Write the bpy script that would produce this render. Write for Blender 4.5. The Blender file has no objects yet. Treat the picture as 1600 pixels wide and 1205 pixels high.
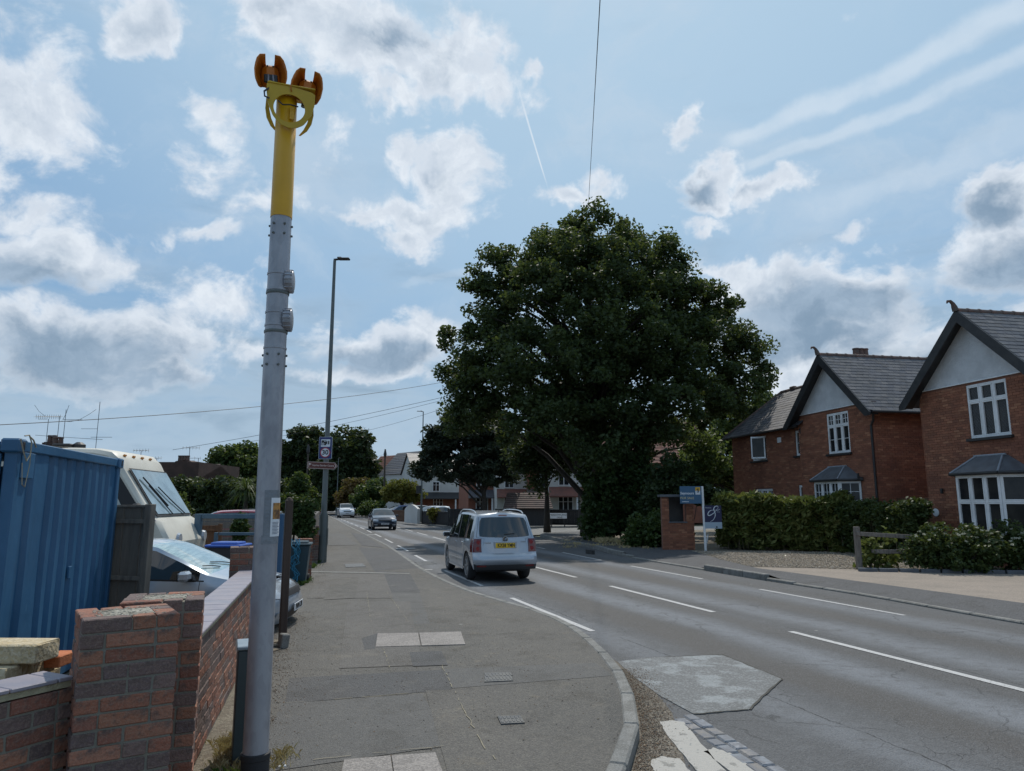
import bpy, math, random
import numpy as np
from mathutils import Matrix, Vector
rnd = random.Random(7)
nr = np.random.RandomState(5)
SC = bpy.context.scene
COL = SC.collection
PI = math.pi

# ---------------------------------------------------------------- camera, world, sun, exposure
F = 1110.0                      # focal length in pixels of the 1600 px wide photograph
TH = math.atan(183 / F)         # camera pitch
YAW = math.radians(17.9)        # camera looks 17.9 deg right of the road, which runs along +Y
EYE = 1.85
cam_d = bpy.data.cameras.new('camera'); cam = bpy.data.objects.new('camera', cam_d); COL.objects.link(cam)
cam.location = (0, 0, EYE); cam.rotation_euler = (PI / 2 + TH, 0, -YAW)
cam_d.sensor_width = 36; cam_d.lens = F / 1600 * 36; cam_d.clip_start = 0.05; cam_d.clip_end = 6000
SC.camera = cam

def ray(px, py):
    a = (px - 800) / F; b = (602.5 - py) / F
    fy = math.cos(TH) - b * math.sin(TH); fz = math.sin(TH) + b * math.cos(TH)
    return (a * math.cos(YAW) + fy * math.sin(YAW), -a * math.sin(YAW) + fy * math.cos(YAW), fz), fy
def W(px, py, z=0.0):           # survey: the spot of the plane at height z seen at a pixel of the photograph
    d, _ = ray(px, py); t = (z - EYE) / d[2]
    return Vector((d[0] * t, d[1] * t, z))
def D(px, py, depth):           # survey: the spot seen at a pixel, a given distance ahead
    d, fy = ray(px, py); t = depth / fy
    return Vector((d[0] * t, d[1] * t, d[2] * t + EYE))

SUN_EL = math.radians(56); SUN_AZ = math.radians(17.9 + 7)    # azimuth clockwise from +Y
sd = bpy.data.lights.new('sun', 'SUN'); sun = bpy.data.objects.new('sun', sd); COL.objects.link(sun)
sd.energy = 2.6; sd.angle = math.radians(0.8); sd.color = (1.0, 0.95, 0.87)
sv = Vector((math.sin(SUN_AZ) * math.cos(SUN_EL), math.cos(SUN_AZ) * math.cos(SUN_EL), math.sin(SUN_EL)))
sun.rotation_euler = sv.to_track_quat('Z', 'Y').to_euler(); sun.location = sv * 100

SC.view_settings.view_transform = 'Standard'; SC.view_settings.look = 'None'
SC.view_settings.exposure = 0.22; SC.view_settings.gamma = 1.0; SC.view_settings.use_curve_mapping = False

wd = bpy.data.worlds.new('World'); SC.world = wd; wd.use_nodes = True
wn = wd.node_tree; wn.nodes.clear()

class NG:
    """tiny helper to write node maths"""
    def __init__(s, tree): s.t = tree
    def n(s, typ, **kw):
        x = s.t.nodes.new(typ)
        for k, v in kw.items(): setattr(x, k, v)
        return x
    def setin(s, node, i, v):
        if v is None: return
        if hasattr(v, 'is_output'): s.t.links.new(v, node.inputs[i])
        else: node.inputs[i].default_value = v
    def m(s, op, a, b=None, c=None, clamp=False):
        x = s.n('ShaderNodeMath', operation=op, use_clamp=clamp)
        s.setin(x, 0, a); s.setin(x, 1, b); s.setin(x, 2, c); return x.outputs[0]
    def v(s, op, a, b=None, scale=None):
        x = s.n('ShaderNodeVectorMath', operation=op); s.setin(x, 0, a); s.setin(x, 1, b)
        if scale is not None: s.setin(x, 3, scale)
        return x.outputs['Value'] if op in ('LENGTH', 'DISTANCE', 'DOT_PRODUCT') else x.outputs[0]
    def noise(s, vec, scale, detail=4, rough=0.55, dist=0.0, out=0, lac=2.0):
        x = s.n('ShaderNodeTexNoise'); s.setin(x, 'Vector', vec)
        x.inputs['Scale'].default_value = scale; x.inputs['Detail'].default_value = detail
        x.inputs['Roughness'].default_value = rough; x.inputs['Distortion'].default_value = dist; x.inputs['Lacunarity'].default_value = lac
        return x.outputs[out]
    def vor(s, vec, scale, feature='F1', out='Distance'):
        x = s.n('ShaderNodeTexVoronoi', feature=feature); s.setin(x, 'Vector', vec); x.inputs['Scale'].default_value = scale
        return x.outputs[out]
    def mr(s, v, a, b, c=0.0, d=1.0, smooth=True):
        x = s.n('ShaderNodeMapRange'); x.interpolation_type = 'SMOOTHSTEP' if smooth else 'LINEAR'
        s.setin(x, 0, v); s.setin(x, 1, a); s.setin(x, 2, b); s.setin(x, 3, c); s.setin(x, 4, d); return x.outputs[0]
    def mix(s, f, a, b, typ='MIX'):
        x = s.n('ShaderNodeMix', data_type='RGBA', blend_type=typ)
        s.setin(x, 0, f); s.setin(x, 6, c4(a)); s.setin(x, 7, c4(b)); return x.outputs[2]
    def comb(s, x_, y_, z_):
        x = s.n('ShaderNodeCombineXYZ'); s.setin(x, 0, x_); s.setin(x, 1, y_); s.setin(x, 2, z_); return x.outputs[0]
    def sep(s, v_):
        x = s.n('ShaderNodeSeparateXYZ'); s.setin(x, 0, v_); return x.outputs
def c4(c):
    if hasattr(c, 'is_output'): return c
    if isinstance(c, (int, float)): return (c, c, c, 1)
    return tuple(c) + (1,) if len(c) == 3 else tuple(c)

def build_world():
    g = NG(wn)
    tc = g.n('ShaderNodeTexCoord'); dirv = tc.outputs['Generated']
    sky = g.n('ShaderNodeTexSky'); sky.sky_type = 'NISHITA'; sky.sun_disc = False
    sky.sun_elevation = SUN_EL; sky.sun_rotation = SUN_AZ
    sky.air_density = 1.0; sky.dust_density = 1.6; sky.ozone_density = 1.6
    x, y, z = g.sep(dirv)
    az = g.m('ARCTAN2', x, y); el = g.m('ARCSINE', z)
    uv = g.comb(az, el, 0.0)
    def ae(px, py):
        d, _ = ray(px, py); L = math.sqrt(sum(k * k for k in d))
        return math.atan2(d[0], d[1]), math.asin(d[2] / L)
    # ragged warp of the cloud plane
    nw = g.noise(uv, 7.0, 5, 0.6, out=1)
    wv = g.v('SCALE', g.v('SUBTRACT', nw, (0.5, 0.5, 0.5)), scale=0.14)
    wv = g.v('MULTIPLY', wv, (1, 1, 0))
    uvw = g.v('ADD', uv, wv)
    def blobs(lst):
        out = None
        for (px, py, rx, ry, w) in lst:
            a, e = ae(px, py)
            d = g.v('SUBTRACT', uvw, (a, e, 0))
            d = g.v('MULTIPLY', d, (F / rx * 1.15, F / ry * 1.1, 0))
            r = g.v('LENGTH', d)
            b = g.m('MULTIPLY_ADD', r, -0.75 * w, 0.9 * w)
            out = b if out is None else g.m('MAXIMUM', out, b)
        return g.m('MAXIMUM', out, -0.45)
    white = blobs([(235, 30, 58, 42, 1), (45, 155, 120, 80, .8), (440, 10, 120, 45, .9), (560, 50, 200, 80, 1.05), (665, 95, 170, 66, 1.05), (615, 140, 75, 38, .9),
                   (700, 110, 85, 45, 1), (822, 88, 20, 26, .7), (335, 172, 38, 30, .42), (515, 232, 26, 24, .4), (700, 262, 78, 62, 1), (640, 240, 36, 46, .8),
                   (650, 325, 110, 38, .95), (640, 370, 60, 26, .8), (560, 330, 60, 12, .5), (330, 262, 70, 40, .6), (400, 300, 80, 30, .45), (325, 358, 40, 16, .5),
                   (70, 400, 100, 50, 1.1), (30, 330, 90, 40, .6), (900, 300, 62, 22, .7), (945, 275, 45, 24, .8), (1105, 300, 62, 38, 1.0), (1200, 300, 62, 26, .9), (1100, 345, 56, 12, .7),
                   (1067, 195, 14, 32, .6), (1230, 430, 200, 46, 1.15), (1120, 402, 60, 20, .9), (1375, 430, 75, 34, 1.0), (1250, 500, 210, 60, 1.1), (1575, 285, 48, 42, 1.05), (1555, 405, 110, 56, .9), (1340, 350, 30, 12, .4),
                   (130, 545, 190, 60, 1.0), (230, 590, 110, 34, 1.0), (600, 545, 120, 42, 1.1), (660, 520, 60, 36, .9), (400, 545, 70, 22, .6), (560, 590, 110, 24, .9),
                   (1480, 560, 240, 70, .7), (1240, 590, 80, 60, .9), (340, 470, 90, 40, .45), (-160, 250, 140, 90, 1), (-260, 500, 200, 90, 1), (1850, 200, 150, 80, .9), (1900, 480, 220, 90, 1)])
    dark = blobs([(620, 55, 120, 36, .7), (55, 425, 95, 38, 1.1), (130, 560, 180, 50, 1.1), (235, 600, 110, 30, 1), (1088, 300, 42, 24, 1), (1260, 470, 210, 60, 1.2), (1240, 530, 160, 50, 1.1),
                  (1565, 305, 42, 30, 1), (1555, 425, 110, 50, .9), (575, 565, 110, 42, 1.1), (640, 550, 60, 30, .8), (690, 260, 26, 30, .55), (1450, 560, 170, 40, .9), (1180, 300, 22, 12, .5), (1380, 445, 60, 24, .8),
                  (-260, 520, 200, 70, 1), (1900, 500, 220, 80, 1)])
    uvs = g.v('MULTIPLY', uv, (1, 1.25, 1))
    fb = g.noise(uvs, 9.0, 9, 0.62, 0.3)
    fb2 = g.noise(g.v('ADD', uvs, (3.1, 7.7, 0)), 3.0, 6, 0.6)
    # outside the photographed quarter the same broken cloud goes on
    a0 = math.radians(17.9)
    off = g.m('ABSOLUTE', g.m('SUBTRACT', az, a0))
    outside = g.mr(off, 0.75, 1.0)
    above = g.mr(el, 0.75, 0.95)
    outside = g.m('MAXIMUM', outside, above)
    gen = g.m('MULTIPLY_ADD', g.noise(dirv, 3.2, 3, 0.5), 3.4, -1.85)
    M = g.m('ADD', g.m('MULTIPLY', white, g.m('SUBTRACT', 1.0, outside)), g.m('MULTIPLY', gen, outside))
    fbc = g.m('MULTIPLY', g.m('SUBTRACT', fb, 0.5), 2.3)
    base = g.m('ADD', M, fbc)
    dens = g.mr(base, -0.05, 0.42)
    # same field a little nearer the sun: thin side bright, thick side grey
    thick = g.mr(g.m('ADD', base, g.m('MULTIPLY', g.m('SUBTRACT', fb2, 0.5), 0.5)), 0.32, 1.25)
    drk = g.mr(g.m('ADD', dark, g.m('MULTIPLY', g.m('SUBTRACT', fb, 0.5), 2.0)), -0.05, 0.8)
    grey = g.m('MAXIMUM', g.m('MULTIPLY', thick, 0.62), drk)
    # soft bank of haze and layer cloud towards the horizon
    lay = g.noise(g.v('MULTIPLY', uv, (2.2, 9.0, 1)), 2.0, 6, 0.55, 0.4)
    low = g.mr(el, 0.02, 0.46, 1.0, 0.0)
    layd = g.m('MULTIPLY', g.mr(g.m('ADD', lay, g.m('MULTIPLY', low, 0.34)), 0.50, 0.86), g.m('MINIMUM', g.m('ADD', low, 0.18), 0.85))
    # high veil everywhere (milky sky), stronger towards the sun
    sdot = g.v('DOT_PRODUCT', dirv, tuple(sv))
    glow = g.mr(sdot, 0.50, 0.98)
    veil = g.m('ADD', 0.04, g.m('MULTIPLY', glow, 0.62))
    thin = g.m('MULTIPLY', g.mr(g.noise(g.v('ADD', g.v('MULTIPLY', uvw, (1, 1.6, 1)), (9.2, 1.3, 0)), 3.4, 8, 0.62, 0.5), 0.42, 0.74), 0.60)
    # contrail and streaks
    def streak(p, q, width, soft, amt, nsc=12):
        a, b = ae(*p), ae(*q)
        dx, dy = b[0] - a[0], b[1] - a[1]; L = math.hypot(dx, dy); ux, uy = dx / L, dy / L
        dd = g.v('SUBTRACT', g.v('ADD', uv, g.v('SCALE', wv, scale=soft)), (a[0], a[1], 0))
        al = g.v('DOT_PRODUCT', dd, (ux, uy, 0)); ac = g.m('ABSOLUTE', g.v('DOT_PRODUCT', dd, (-uy, ux, 0)))
        wdt = g.m('MULTIPLY_ADD', al, width * 0.5 / L, width * 0.6)
        lat = g.mr(g.m('DIVIDE', ac, wdt), 0.2, 1.0, 1.0, 0.0)
        lon = g.m('MULTIPLY', g.mr(al, -0.01, 0.03), g.mr(al, L - 0.04, L + 0.02, 1.0, 0.0))
        return g.m('MULTIPLY', g.m('MULTIPLY', lat, lon), g.m('MULTIPLY', g.mr(g.noise(uv, nsc, 4, .6), 0.2, 0.6, 0.5, 1.0), amt))
    st = streak((855, 290), (810, 138), 0.0022, 0.0, 0.75)
    for args in [((1120, 230), (1640, -10), 0.022, 0.35, 0.5), ((1150, 265), (1700, 40), 0.016, 0.3, 0.42), ((1250, 330), (1700, 160), 0.03, .5, .25), ((620, 440), (860, 385), 0.012, .5, .25), ((1330, 470), (1700, 330), 0.03, .5, .3)]:
        st = g.m('MAXIMUM', st, streak(*args))
    brightc = (8.2, 8.8, 9.5); greyc = (2.3, 3.3, 4.5)
    skyc = g.mix(0.75, sky.outputs[0], (1.65, 3.6, 6.2))
    skyc = g.mix(g.mr(el, 0.0, 0.35, 0.62, 0.0), skyc, (2.2, 3.7, 5.3))
    c = g.mix(veil, skyc, (5.4, 7.2, 8.5))
    c = g.mix(thin, c, (5.6, 6.7, 7.9))
    c = g.mix(g.m('MULTIPLY', st, 1.0), c, (7.6, 8.4, 9.2))
    c = g.mix(layd, c, g.mix(g.mr(lay, 0.45, 0.75), (4.4, 5.7, 7.0), (2.2, 3.3, 4.5)))
    gt = g.mix(g.mr(g.noise(uvw, 13.0, 7, 0.6), 0.35, 0.68), greyc, (3.7, 4.8, 6.1))
    cl = g.mix(grey, g.mix(g.mr(g.noise(uvw, 24.0, 5, 0.6), 0.40, 0.66), (6.9, 7.6, 8.5), brightc), gt)
    c = g.mix(g.m('MULTIPLY', dens, g.m('MULTIPLY_ADD', g.mr(el, 0.03, 0.2), 0.4, 0.55)), c, cl)
    bg = g.n('ShaderNodeBackground'); wn.links.new(c, bg.inputs[0]); bg.inputs[1].default_value = 0.085
    o = g.n('ShaderNodeOutputWorld'); wn.links.new(bg.outputs[0], o.inputs[0])
build_world()
try:
    wd.cycles.sampling_method = 'MANUAL'; wd.cycles.sample_map_resolution = 512
except Exception: pass

# ---------------------------------------------------------------- materials
MATS = {}
def mat(name, col, rough=0.7, metal=0.0, col2=None, nscale=3.0, nlo=0.35, nhi=0.65, bump=0.0, bscale=60, spec=0.5,
        rand=None, randcol=None, island=False, coords='Object', speck=None, coat=0.0, alpha=None, ndetail=5, rrough=0.0, stretch=None):
    if name in MATS: return MATS[name]
    M = bpy.data.materials.new(name); M.use_nodes = True; t = M.node_tree; t.nodes.clear(); g = NG(t)
    tc = g.n('ShaderNodeTexCoord'); vec = tc.outputs['Object' if coords == 'World' else coords]
    if coords == 'World':
        vec = g.n('ShaderNodeNewGeometry').outputs['Position']
    if stretch: vec = g.v('MULTIPLY', vec, stretch)
    c = c4(col); fac = None
    if randcol or rand is not None:
        if island: r = g.n('ShaderNodeNewGeometry').outputs['Random Per Island']
        else: r = g.n('ShaderNodeObjectInfo').outputs['Random']
        if randcol:
            cr = g.n('ShaderNodeValToRGB'); e = cr.color_ramp; e.interpolation = 'CONSTANT' if len(randcol) > 3 else 'LINEAR'
            while len(e.elements) > 1: e.elements.remove(e.elements[-1])
            e.elements[0].position = 0; e.elements[0].color = c4(randcol[0])
            for i, rc in enumerate(randcol[1:]):
                el = e.elements.new((i + 1) / (len(randcol) if len(randcol) > 3 else len(randcol) - 1)); el.color = c4(rc)
            t.links.new(r, cr.inputs[0]); c = cr.outputs[0]
        if rand is not None:
            r2 = g.m('FRACT', g.m('MULTIPLY', r, 37.7))
            v = g.m('MULTIPLY_ADD', r2, 2 * rand, 1 - rand)
            x = g.n('ShaderNodeHueSaturation'); g.setin(x, 'Value', v); g.setin(x, 'Color', c); c = x.outputs[0]
    if col2 is not None:
        nz = g.noise(vec, nscale, ndetail, 0.6); fac = g.mr(nz, nlo, nhi); c = g.mix(fac, c, col2)
    if speck:
        sc_, scol, amt = speck
        nz2 = g.vor(vec, sc_, out='Color'); sx = g.sep(nz2)[0]
        c = g.mix(g.m('MULTIPLY', g.m('GREATER_THAN', sx, 0.72), amt), c, scol)
        c = g.mix(g.m('MULTIPLY', g.m('LESS_THAN', sx, 0.22), amt), c, tuple(k * 0.35 for k in (scol if not hasattr(scol, 'is_output') else (.1, .1, .1))))
    b = g.n('ShaderNodeBsdfPrincipled'); g.setin(b, 'Base Color', c)
    b.inputs['Roughness'].default_value = rough; b.inputs['Metallic'].default_value = metal
    b.inputs['Specular IOR Level'].default_value = spec; b.inputs['Coat Weight'].default_value = coat
    if rrough and fac is not None: g.setin(b, 'Roughness', g.mr(fac, 0, 1, rough, rough + rrough, False))
    if bump:
        bm = g.n('ShaderNodeBump'); bm.inputs['Strength'].default_value = bump; bm.inputs['Distance'].default_value = 0.02
        g.setin(bm, 'Height', g.noise(vec, bscale, 4, 0.6)); t.links.new(bm.outputs[0], b.inputs['Normal'])
    o = g.n('ShaderNodeOutputMaterial'); sh = b.outputs[0]
    if alpha is not None:
        tr = g.n('ShaderNodeBsdfTransparent'); tr.inputs[0].default_value = c4(alpha[1])
        mx = g.n('ShaderNodeMixShader'); mx.inputs[0].default_value = alpha[0]
        t.links.new(tr.outputs[0], mx.inputs[1]); t.links.new(sh, mx.inputs[2]); sh = mx.outputs[0]
    t.links.new(sh, o.inputs[0]); MATS[name] = M; return M

def leafmat(name, cols, trans=0.35, rough=0.55):
    M = bpy.data.materials.new(name); M.use_nodes = True; t = M.node_tree; t.nodes.clear(); g = NG(t)
    r = g.n('ShaderNodeNewGeometry').outputs['Random Per Island']
    pos = g.n('ShaderNodeNewGeometry').outputs['Position']
    cr = g.n('ShaderNodeValToRGB'); e = cr.color_ramp
    e.elements[0].color = c4(cols[0]); e.elements[1].color = c4(cols[-1])
    for i, rc in enumerate(cols[1:-1]):
        el = e.elements.new((i + 1) / (len(cols) - 1)); el.color = c4(rc)
    f = g.m('MULTIPLY_ADD', g.noise(pos, 0.55, 3), 1.0, g.m('MULTIPLY_ADD', r, 0.7, -0.35))
    t.links.new(f, cr.inputs[0])
    b = g.n('ShaderNodeBsdfPrincipled'); t.links.new(cr.outputs[0], b.inputs['Base Color'])
    b.inputs['Roughness'].default_value = rough; b.inputs['Specular IOR Level'].default_value = 0.3
    tl = g.n('ShaderNodeBsdfTranslucent'); g.setin(tl, 0, g.mix(0.5, cr.outputs[0], (0.16, 0.20, 0.03), 'MIX'))
    mx = g.n('ShaderNodeMixShader'); mx.inputs[0].default_value = trans
    t.links.new(b.outputs[0], mx.inputs[1]); t.links.new(tl.outputs[0], mx.inputs[2])
    o = g.n('ShaderNodeOutputMaterial'); t.links.new(mx.outputs[0], o.inputs[0]); MATS[name] = M; return M

# ---------------------------------------------------------------- mesh building
def link(o, parent=None):
    COL.objects.link(o)
    if parent is not None: o.parent = parent
    return o
def mkmesh(name, verts, faces, mats, midx=None, smooth=False, sharp=35):
    me = bpy.data.meshes.new(name)
    me.from_pydata([tuple(v) for v in verts], [], [tuple(f) for f in faces])
    for m_ in (mats if isinstance(mats, (list, tuple)) else [mats]): me.materials.append(m_)
    if midx: me.polygons.foreach_set('material_index', midx)
    if smooth:
        me.polygons.foreach_set('use_smooth', [True] * len(me.polygons))
        if sharp: me.set_sharp_from_angle(angle=math.radians(sharp))
    me.update(); return me
def mesh_np(name, V, Q, m_):      # V (n,3), Q (k,4) or (k,3) index arrays
    me = bpy.data.meshes.new(name); k = Q.shape[1]
    me.vertices.add(len(V)); me.vertices.foreach_set('co', V.astype(np.float32).ravel())
    me.loops.add(Q.size); me.loops.foreach_set('vertex_index', Q.astype(np.int32).ravel())
    me.polygons.add(len(Q)); me.polygons.foreach_set('loop_start', np.arange(0, Q.size, k, dtype=np.int32))
    me.polygons.foreach_set('loop_total', np.full(len(Q), k, dtype=np.int32))
    me.materials.append(m_); me.update(calc_edges=True); return me

def tag(o, label=None, cat=None, group=None, kind=None):
    if label: o['label'] = label
    if cat: o['category'] = cat
    if group: o['group'] = group
    if kind: o['kind'] = kind
    return o
def empty(name, loc=(0, 0, 0), rz=0.0, parent=None, label=None, cat=None, group=None, kind=None):
    o = bpy.data.objects.new(name, None); o.empty_display_size = 0.2
    o.location = loc; o.rotation_euler = (0, 0, rz); link(o, parent); return tag(o, label, cat, group, kind)

class MB:
    def __init__(s): s.v = []; s.f = []; s.mi = []; s.cur = 0; s.M = Matrix.Identity(4)
    def add(s, vs, fs):
        n = len(s.v); s.v += [tuple(s.M @ Vector(v)) for v in vs]; s.f += [tuple(i + n for i in f) for f in fs]; s.mi += [s.cur] * len(fs); return s
    def box(s, c, size, rz=0.0, bev=0.0, R=None):
        hx, hy, hz = [k / 2 for k in size]; c = Vector(c)
        Rm = R if R is not None else Matrix.Rotation(rz, 3, 'Z')
        if bev <= 0:
            vs = [(sx * hx, sy * hy, sz * hz) for sz in (-1, 1) for sy in (-1, 1) for sx in (-1, 1)]
            fs = [(0, 2, 3, 1), (4, 5, 7, 6), (0, 1, 5, 4), (2, 6, 7, 3), (0, 4, 6, 2), (1, 3, 7, 5)]
        else:
            b = min(bev, hx * .9, hy * .9, hz * .9); vs = []; idx = {}
            for sx in (-1, 1):
                for sy in (-1, 1):
                    for sz in (-1, 1):
                        for ax in range(3):
                            p = [sx * hx, sy * hy, sz * hz]
                            for k in range(3):
                                if k != ax: p[k] -= (sx, sy, sz)[k] * b
                            idx[(sx, sy, sz, ax)] = len(vs); vs.append(tuple(p))
            fs = []
            def order(ids):
                P = [Vector(vs[i]) for i in ids]; cc = sum(P, Vector()) / len(P); n_ = cc.normalized()
                a = (P[0] - cc).normalized(); b_ = n_.cross(a)
                return [i for _, i in sorted(((math.atan2((Vector(vs[i]) - cc).dot(b_), (Vector(vs[i]) - cc).dot(a)), i) for i in ids))]
            for ax in range(3):
                for sg in (-1, 1):
                    fs.append(order([idx[k] for k in idx if k[3] == ax and k[ax] == sg]))
            for a in range(3):       # edges along axis a
                b1, b2 = [k for k in range(3) if k != a]
                for s1 in (-1, 1):
                    for s2 in (-1, 1):
                        fs.append(order([idx[k] for k in idx if k[3] in (b1, b2) and k[b1] == s1 and k[b2] == s2]))
            for sx in (-1, 1):
                for sy in (-1, 1):
                    for sz in (-1, 1): fs.append(order([idx[(sx, sy, sz, a)] for a in range(3)]))
        return s.add([Rm @ Vector(v) + c for v in vs], fs)
    def tube(s, pts, rad, n=8, caps=True):
        pts = [Vector(p) for p in pts]; rs = rad if isinstance(rad, (list, tuple)) else [rad] * len(pts)
        vs = []; fs = []; prev = None
        for i, p in enumerate(pts):
            d = (pts[min(i + 1, len(pts) - 1)] - pts[max(i - 1, 0)]).normalized()
            if prev is None:
                a = d.cross(Vector((0, 0, 1)) if abs(d.z) < .9 else Vector((1, 0, 0))).normalized()
            else: a = (prev - d * prev.dot(d)).normalized()
            prev = a; b = d.cross(a)
            for k in range(n):
                t = 2 * PI * k / n; vs.append(p + (a * math.cos(t) + b * math.sin(t)) * rs[i])
        for i in range(len(pts) - 1):
            for k in range(n):
                k2 = (k + 1) % n; fs.append((i * n + k, i * n + k2, (i + 1) * n + k2, (i + 1) * n + k))
        if caps: fs += [tuple(range(n))[::-1], tuple(range((len(pts) - 1) * n, len(pts) * n))]
        return s.add(vs, fs)
    def lathe(s, prof, c=(0, 0, 0), n=24, axis='Z'):
        vs = []; fs = []; c = Vector(c)
        for (r, h) in prof:
            for k in range(n):
                t = 2 * PI * k / n; p = Vector((r * math.cos(t), r * math.sin(t), h))
                if axis == 'Y': p = Vector((p.x, p.z, p.y))
                if axis == 'X': p = Vector((p.z, p.x, p.y))
                vs.append(p + c)
        for i in range(len(prof) - 1):
            for k in range(n):
                k2 = (k + 1) % n; fs.append((i * n + k, i * n + k2, (i + 1) * n + k2, (i + 1) * n + k))
        fs += [tuple(range(n))[::-1], tuple(range((len(prof) - 1) * n, len(prof) * n))]
        return s.add(vs, fs)
    def prism(s, poly, d0, d1, axis='Y'):       # poly in the plane normal to the axis
        n = len(poly); vs = []
        for d in (d0, d1):
            for (a, b) in poly:
                vs.append({'Y': (a, d, b), 'X': (d, a, b), 'Z': (a, b, d)}[axis])
        fs = [tuple(range(n))[::-1], tuple(range(n, 2 * n))] + [(i, (i + 1) % n, n + (i + 1) % n, n + i) for i in range(n)]
        return s.add(vs, fs)
    def quad(s, a, b, c, d): return s.add([a, b, c, d], [(0, 1, 2, 3)])
    def mesh(s, name, m_, smooth=False, sharp=35):
        return mkmesh(name, s.v, s.f, m_, s.mi if isinstance(m_, (list, tuple)) else None, smooth, sharp)
    def build(s, name, m_, parent=None, loc=(0, 0, 0), rz=0.0, smooth=False, sharp=35, **tg):
        o = bpy.data.objects.new(name, s.mesh(name, m_, smooth, sharp)); o.location = loc; o.rotation_euler = (0, 0, rz)
        link(o, parent); return tag(o, **tg)
def sheet(name, pts, z, m_, kind='structure', parent=None, **tg):
    b = MB(); b.add([(p[0], p[1], z) for p in pts], [tuple(range(len(pts)))])
    return b.build(name, m_, parent, kind=kind, **tg)
def copy_tree(o, parent=None):
    c = o.copy(); COL.objects.link(c)
    if parent is not None: c.parent = parent
    for ch in list(o.children): copy_tree(ch, c)
    return c
FONT_CACHE = {}
def text(name, s, size, m_, parent, loc, rot, align='CENTER', depth=0.002, sx=1.0, shear=0.0, bold=0.0):
    cu = bpy.data.curves.new('lettering', 'FONT'); cu.body = s; cu.size = size; cu.align_x = align; cu.align_y = 'CENTER'
    cu.extrude = depth; cu.resolution_u = 3; cu.shear = shear; cu.offset = bold
    t = bpy.data.objects.new('tmp', cu); COL.objects.link(t)
    me = bpy.data.meshes.new_from_object(t, depsgraph=None) if False else bpy.data.meshes.new_from_object(t.evaluated_get(bpy.context.evaluated_depsgraph_get()))
    bpy.data.objects.remove(t)
    me.materials.clear(); me.materials.append(m_); me.name = name
    o = bpy.data.objects.new(name, me); o.location = loc; o.rotation_euler = rot; o.scale = (sx, 1, 1); link(o, parent); return o

# common materials
brick_cols = [(.27, .105, .062), (.24, .09, .055), (.125, .085, .080), (.30, .13, .08), (.21, .08, .052), (.165, .105, .09), (.28, .12, .07), (.145, .095, .085)]
m_brick = mat('brick_face', (.3, .1, .06), .85, randcol=brick_cols, rand=.16, col2=(.10, .07, .06), nscale=16, nlo=.47, nhi=.74, bump=.6, bscale=38, speck=(150, (.30, .22, .16), .22))
m_mortar = mat('mortar', (.20, .18, .14), .95, col2=(.19, .18, .15), nscale=14, bump=.5, bscale=70)
m_housebrick = mat('house_brick', (.27, .085, .045), .88, randcol=[(.25, .102, .058), (.29, .122, .070), (.215, .09, .055), (.27, .108, .062), (.34, .155, .088), (.255, .10, .058), (.225, .093, .055), (.28, .115, .066)], rand=.14, island=False, coords='World', col2=(.15, .055, .035), nscale=.7, nlo=.5, nhi=.8, bump=.2, bscale=60)
m_housebrick_i = mat('house_brick_joined', (.27, .085, .045), .88, randcol=[(.25, .102, .058), (.29, .122, .070), (.215, .09, .055), (.27, .108, .062), (.34, .155, .088), (.255, .10, .058), (.225, .093, .055), (.28, .115, .066)], rand=.14, island=True, coords='World', col2=(.15, .055, .035), nscale=.7, nlo=.5, nhi=.8, bump=.2, bscale=60)
m_hmortar = mat('house_mortar', (.20, .095, .065), .95, bump=.3, bscale=50)
m_white = mat('white_paint', (.78, .79, .80), .45, col2=(.66, .67, .67), nscale=2)
m_black = mat('black_paint', (.018, .018, .02), .5, col2=(.03, .03, .03), nscale=4)
m_rubber = mat('rubber', (.022, .022, .024), .75)
m_pane = mat('window_glass', (.012, .014, .017), .05, spec=.32, coords='World', col2=(.035, .035, .034), nscale=1.5)
m_steelgrey = mat('grey_painted_steel', (.10, .115, .11), .5, col2=(.13, .14, .13), nscale=2)

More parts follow.
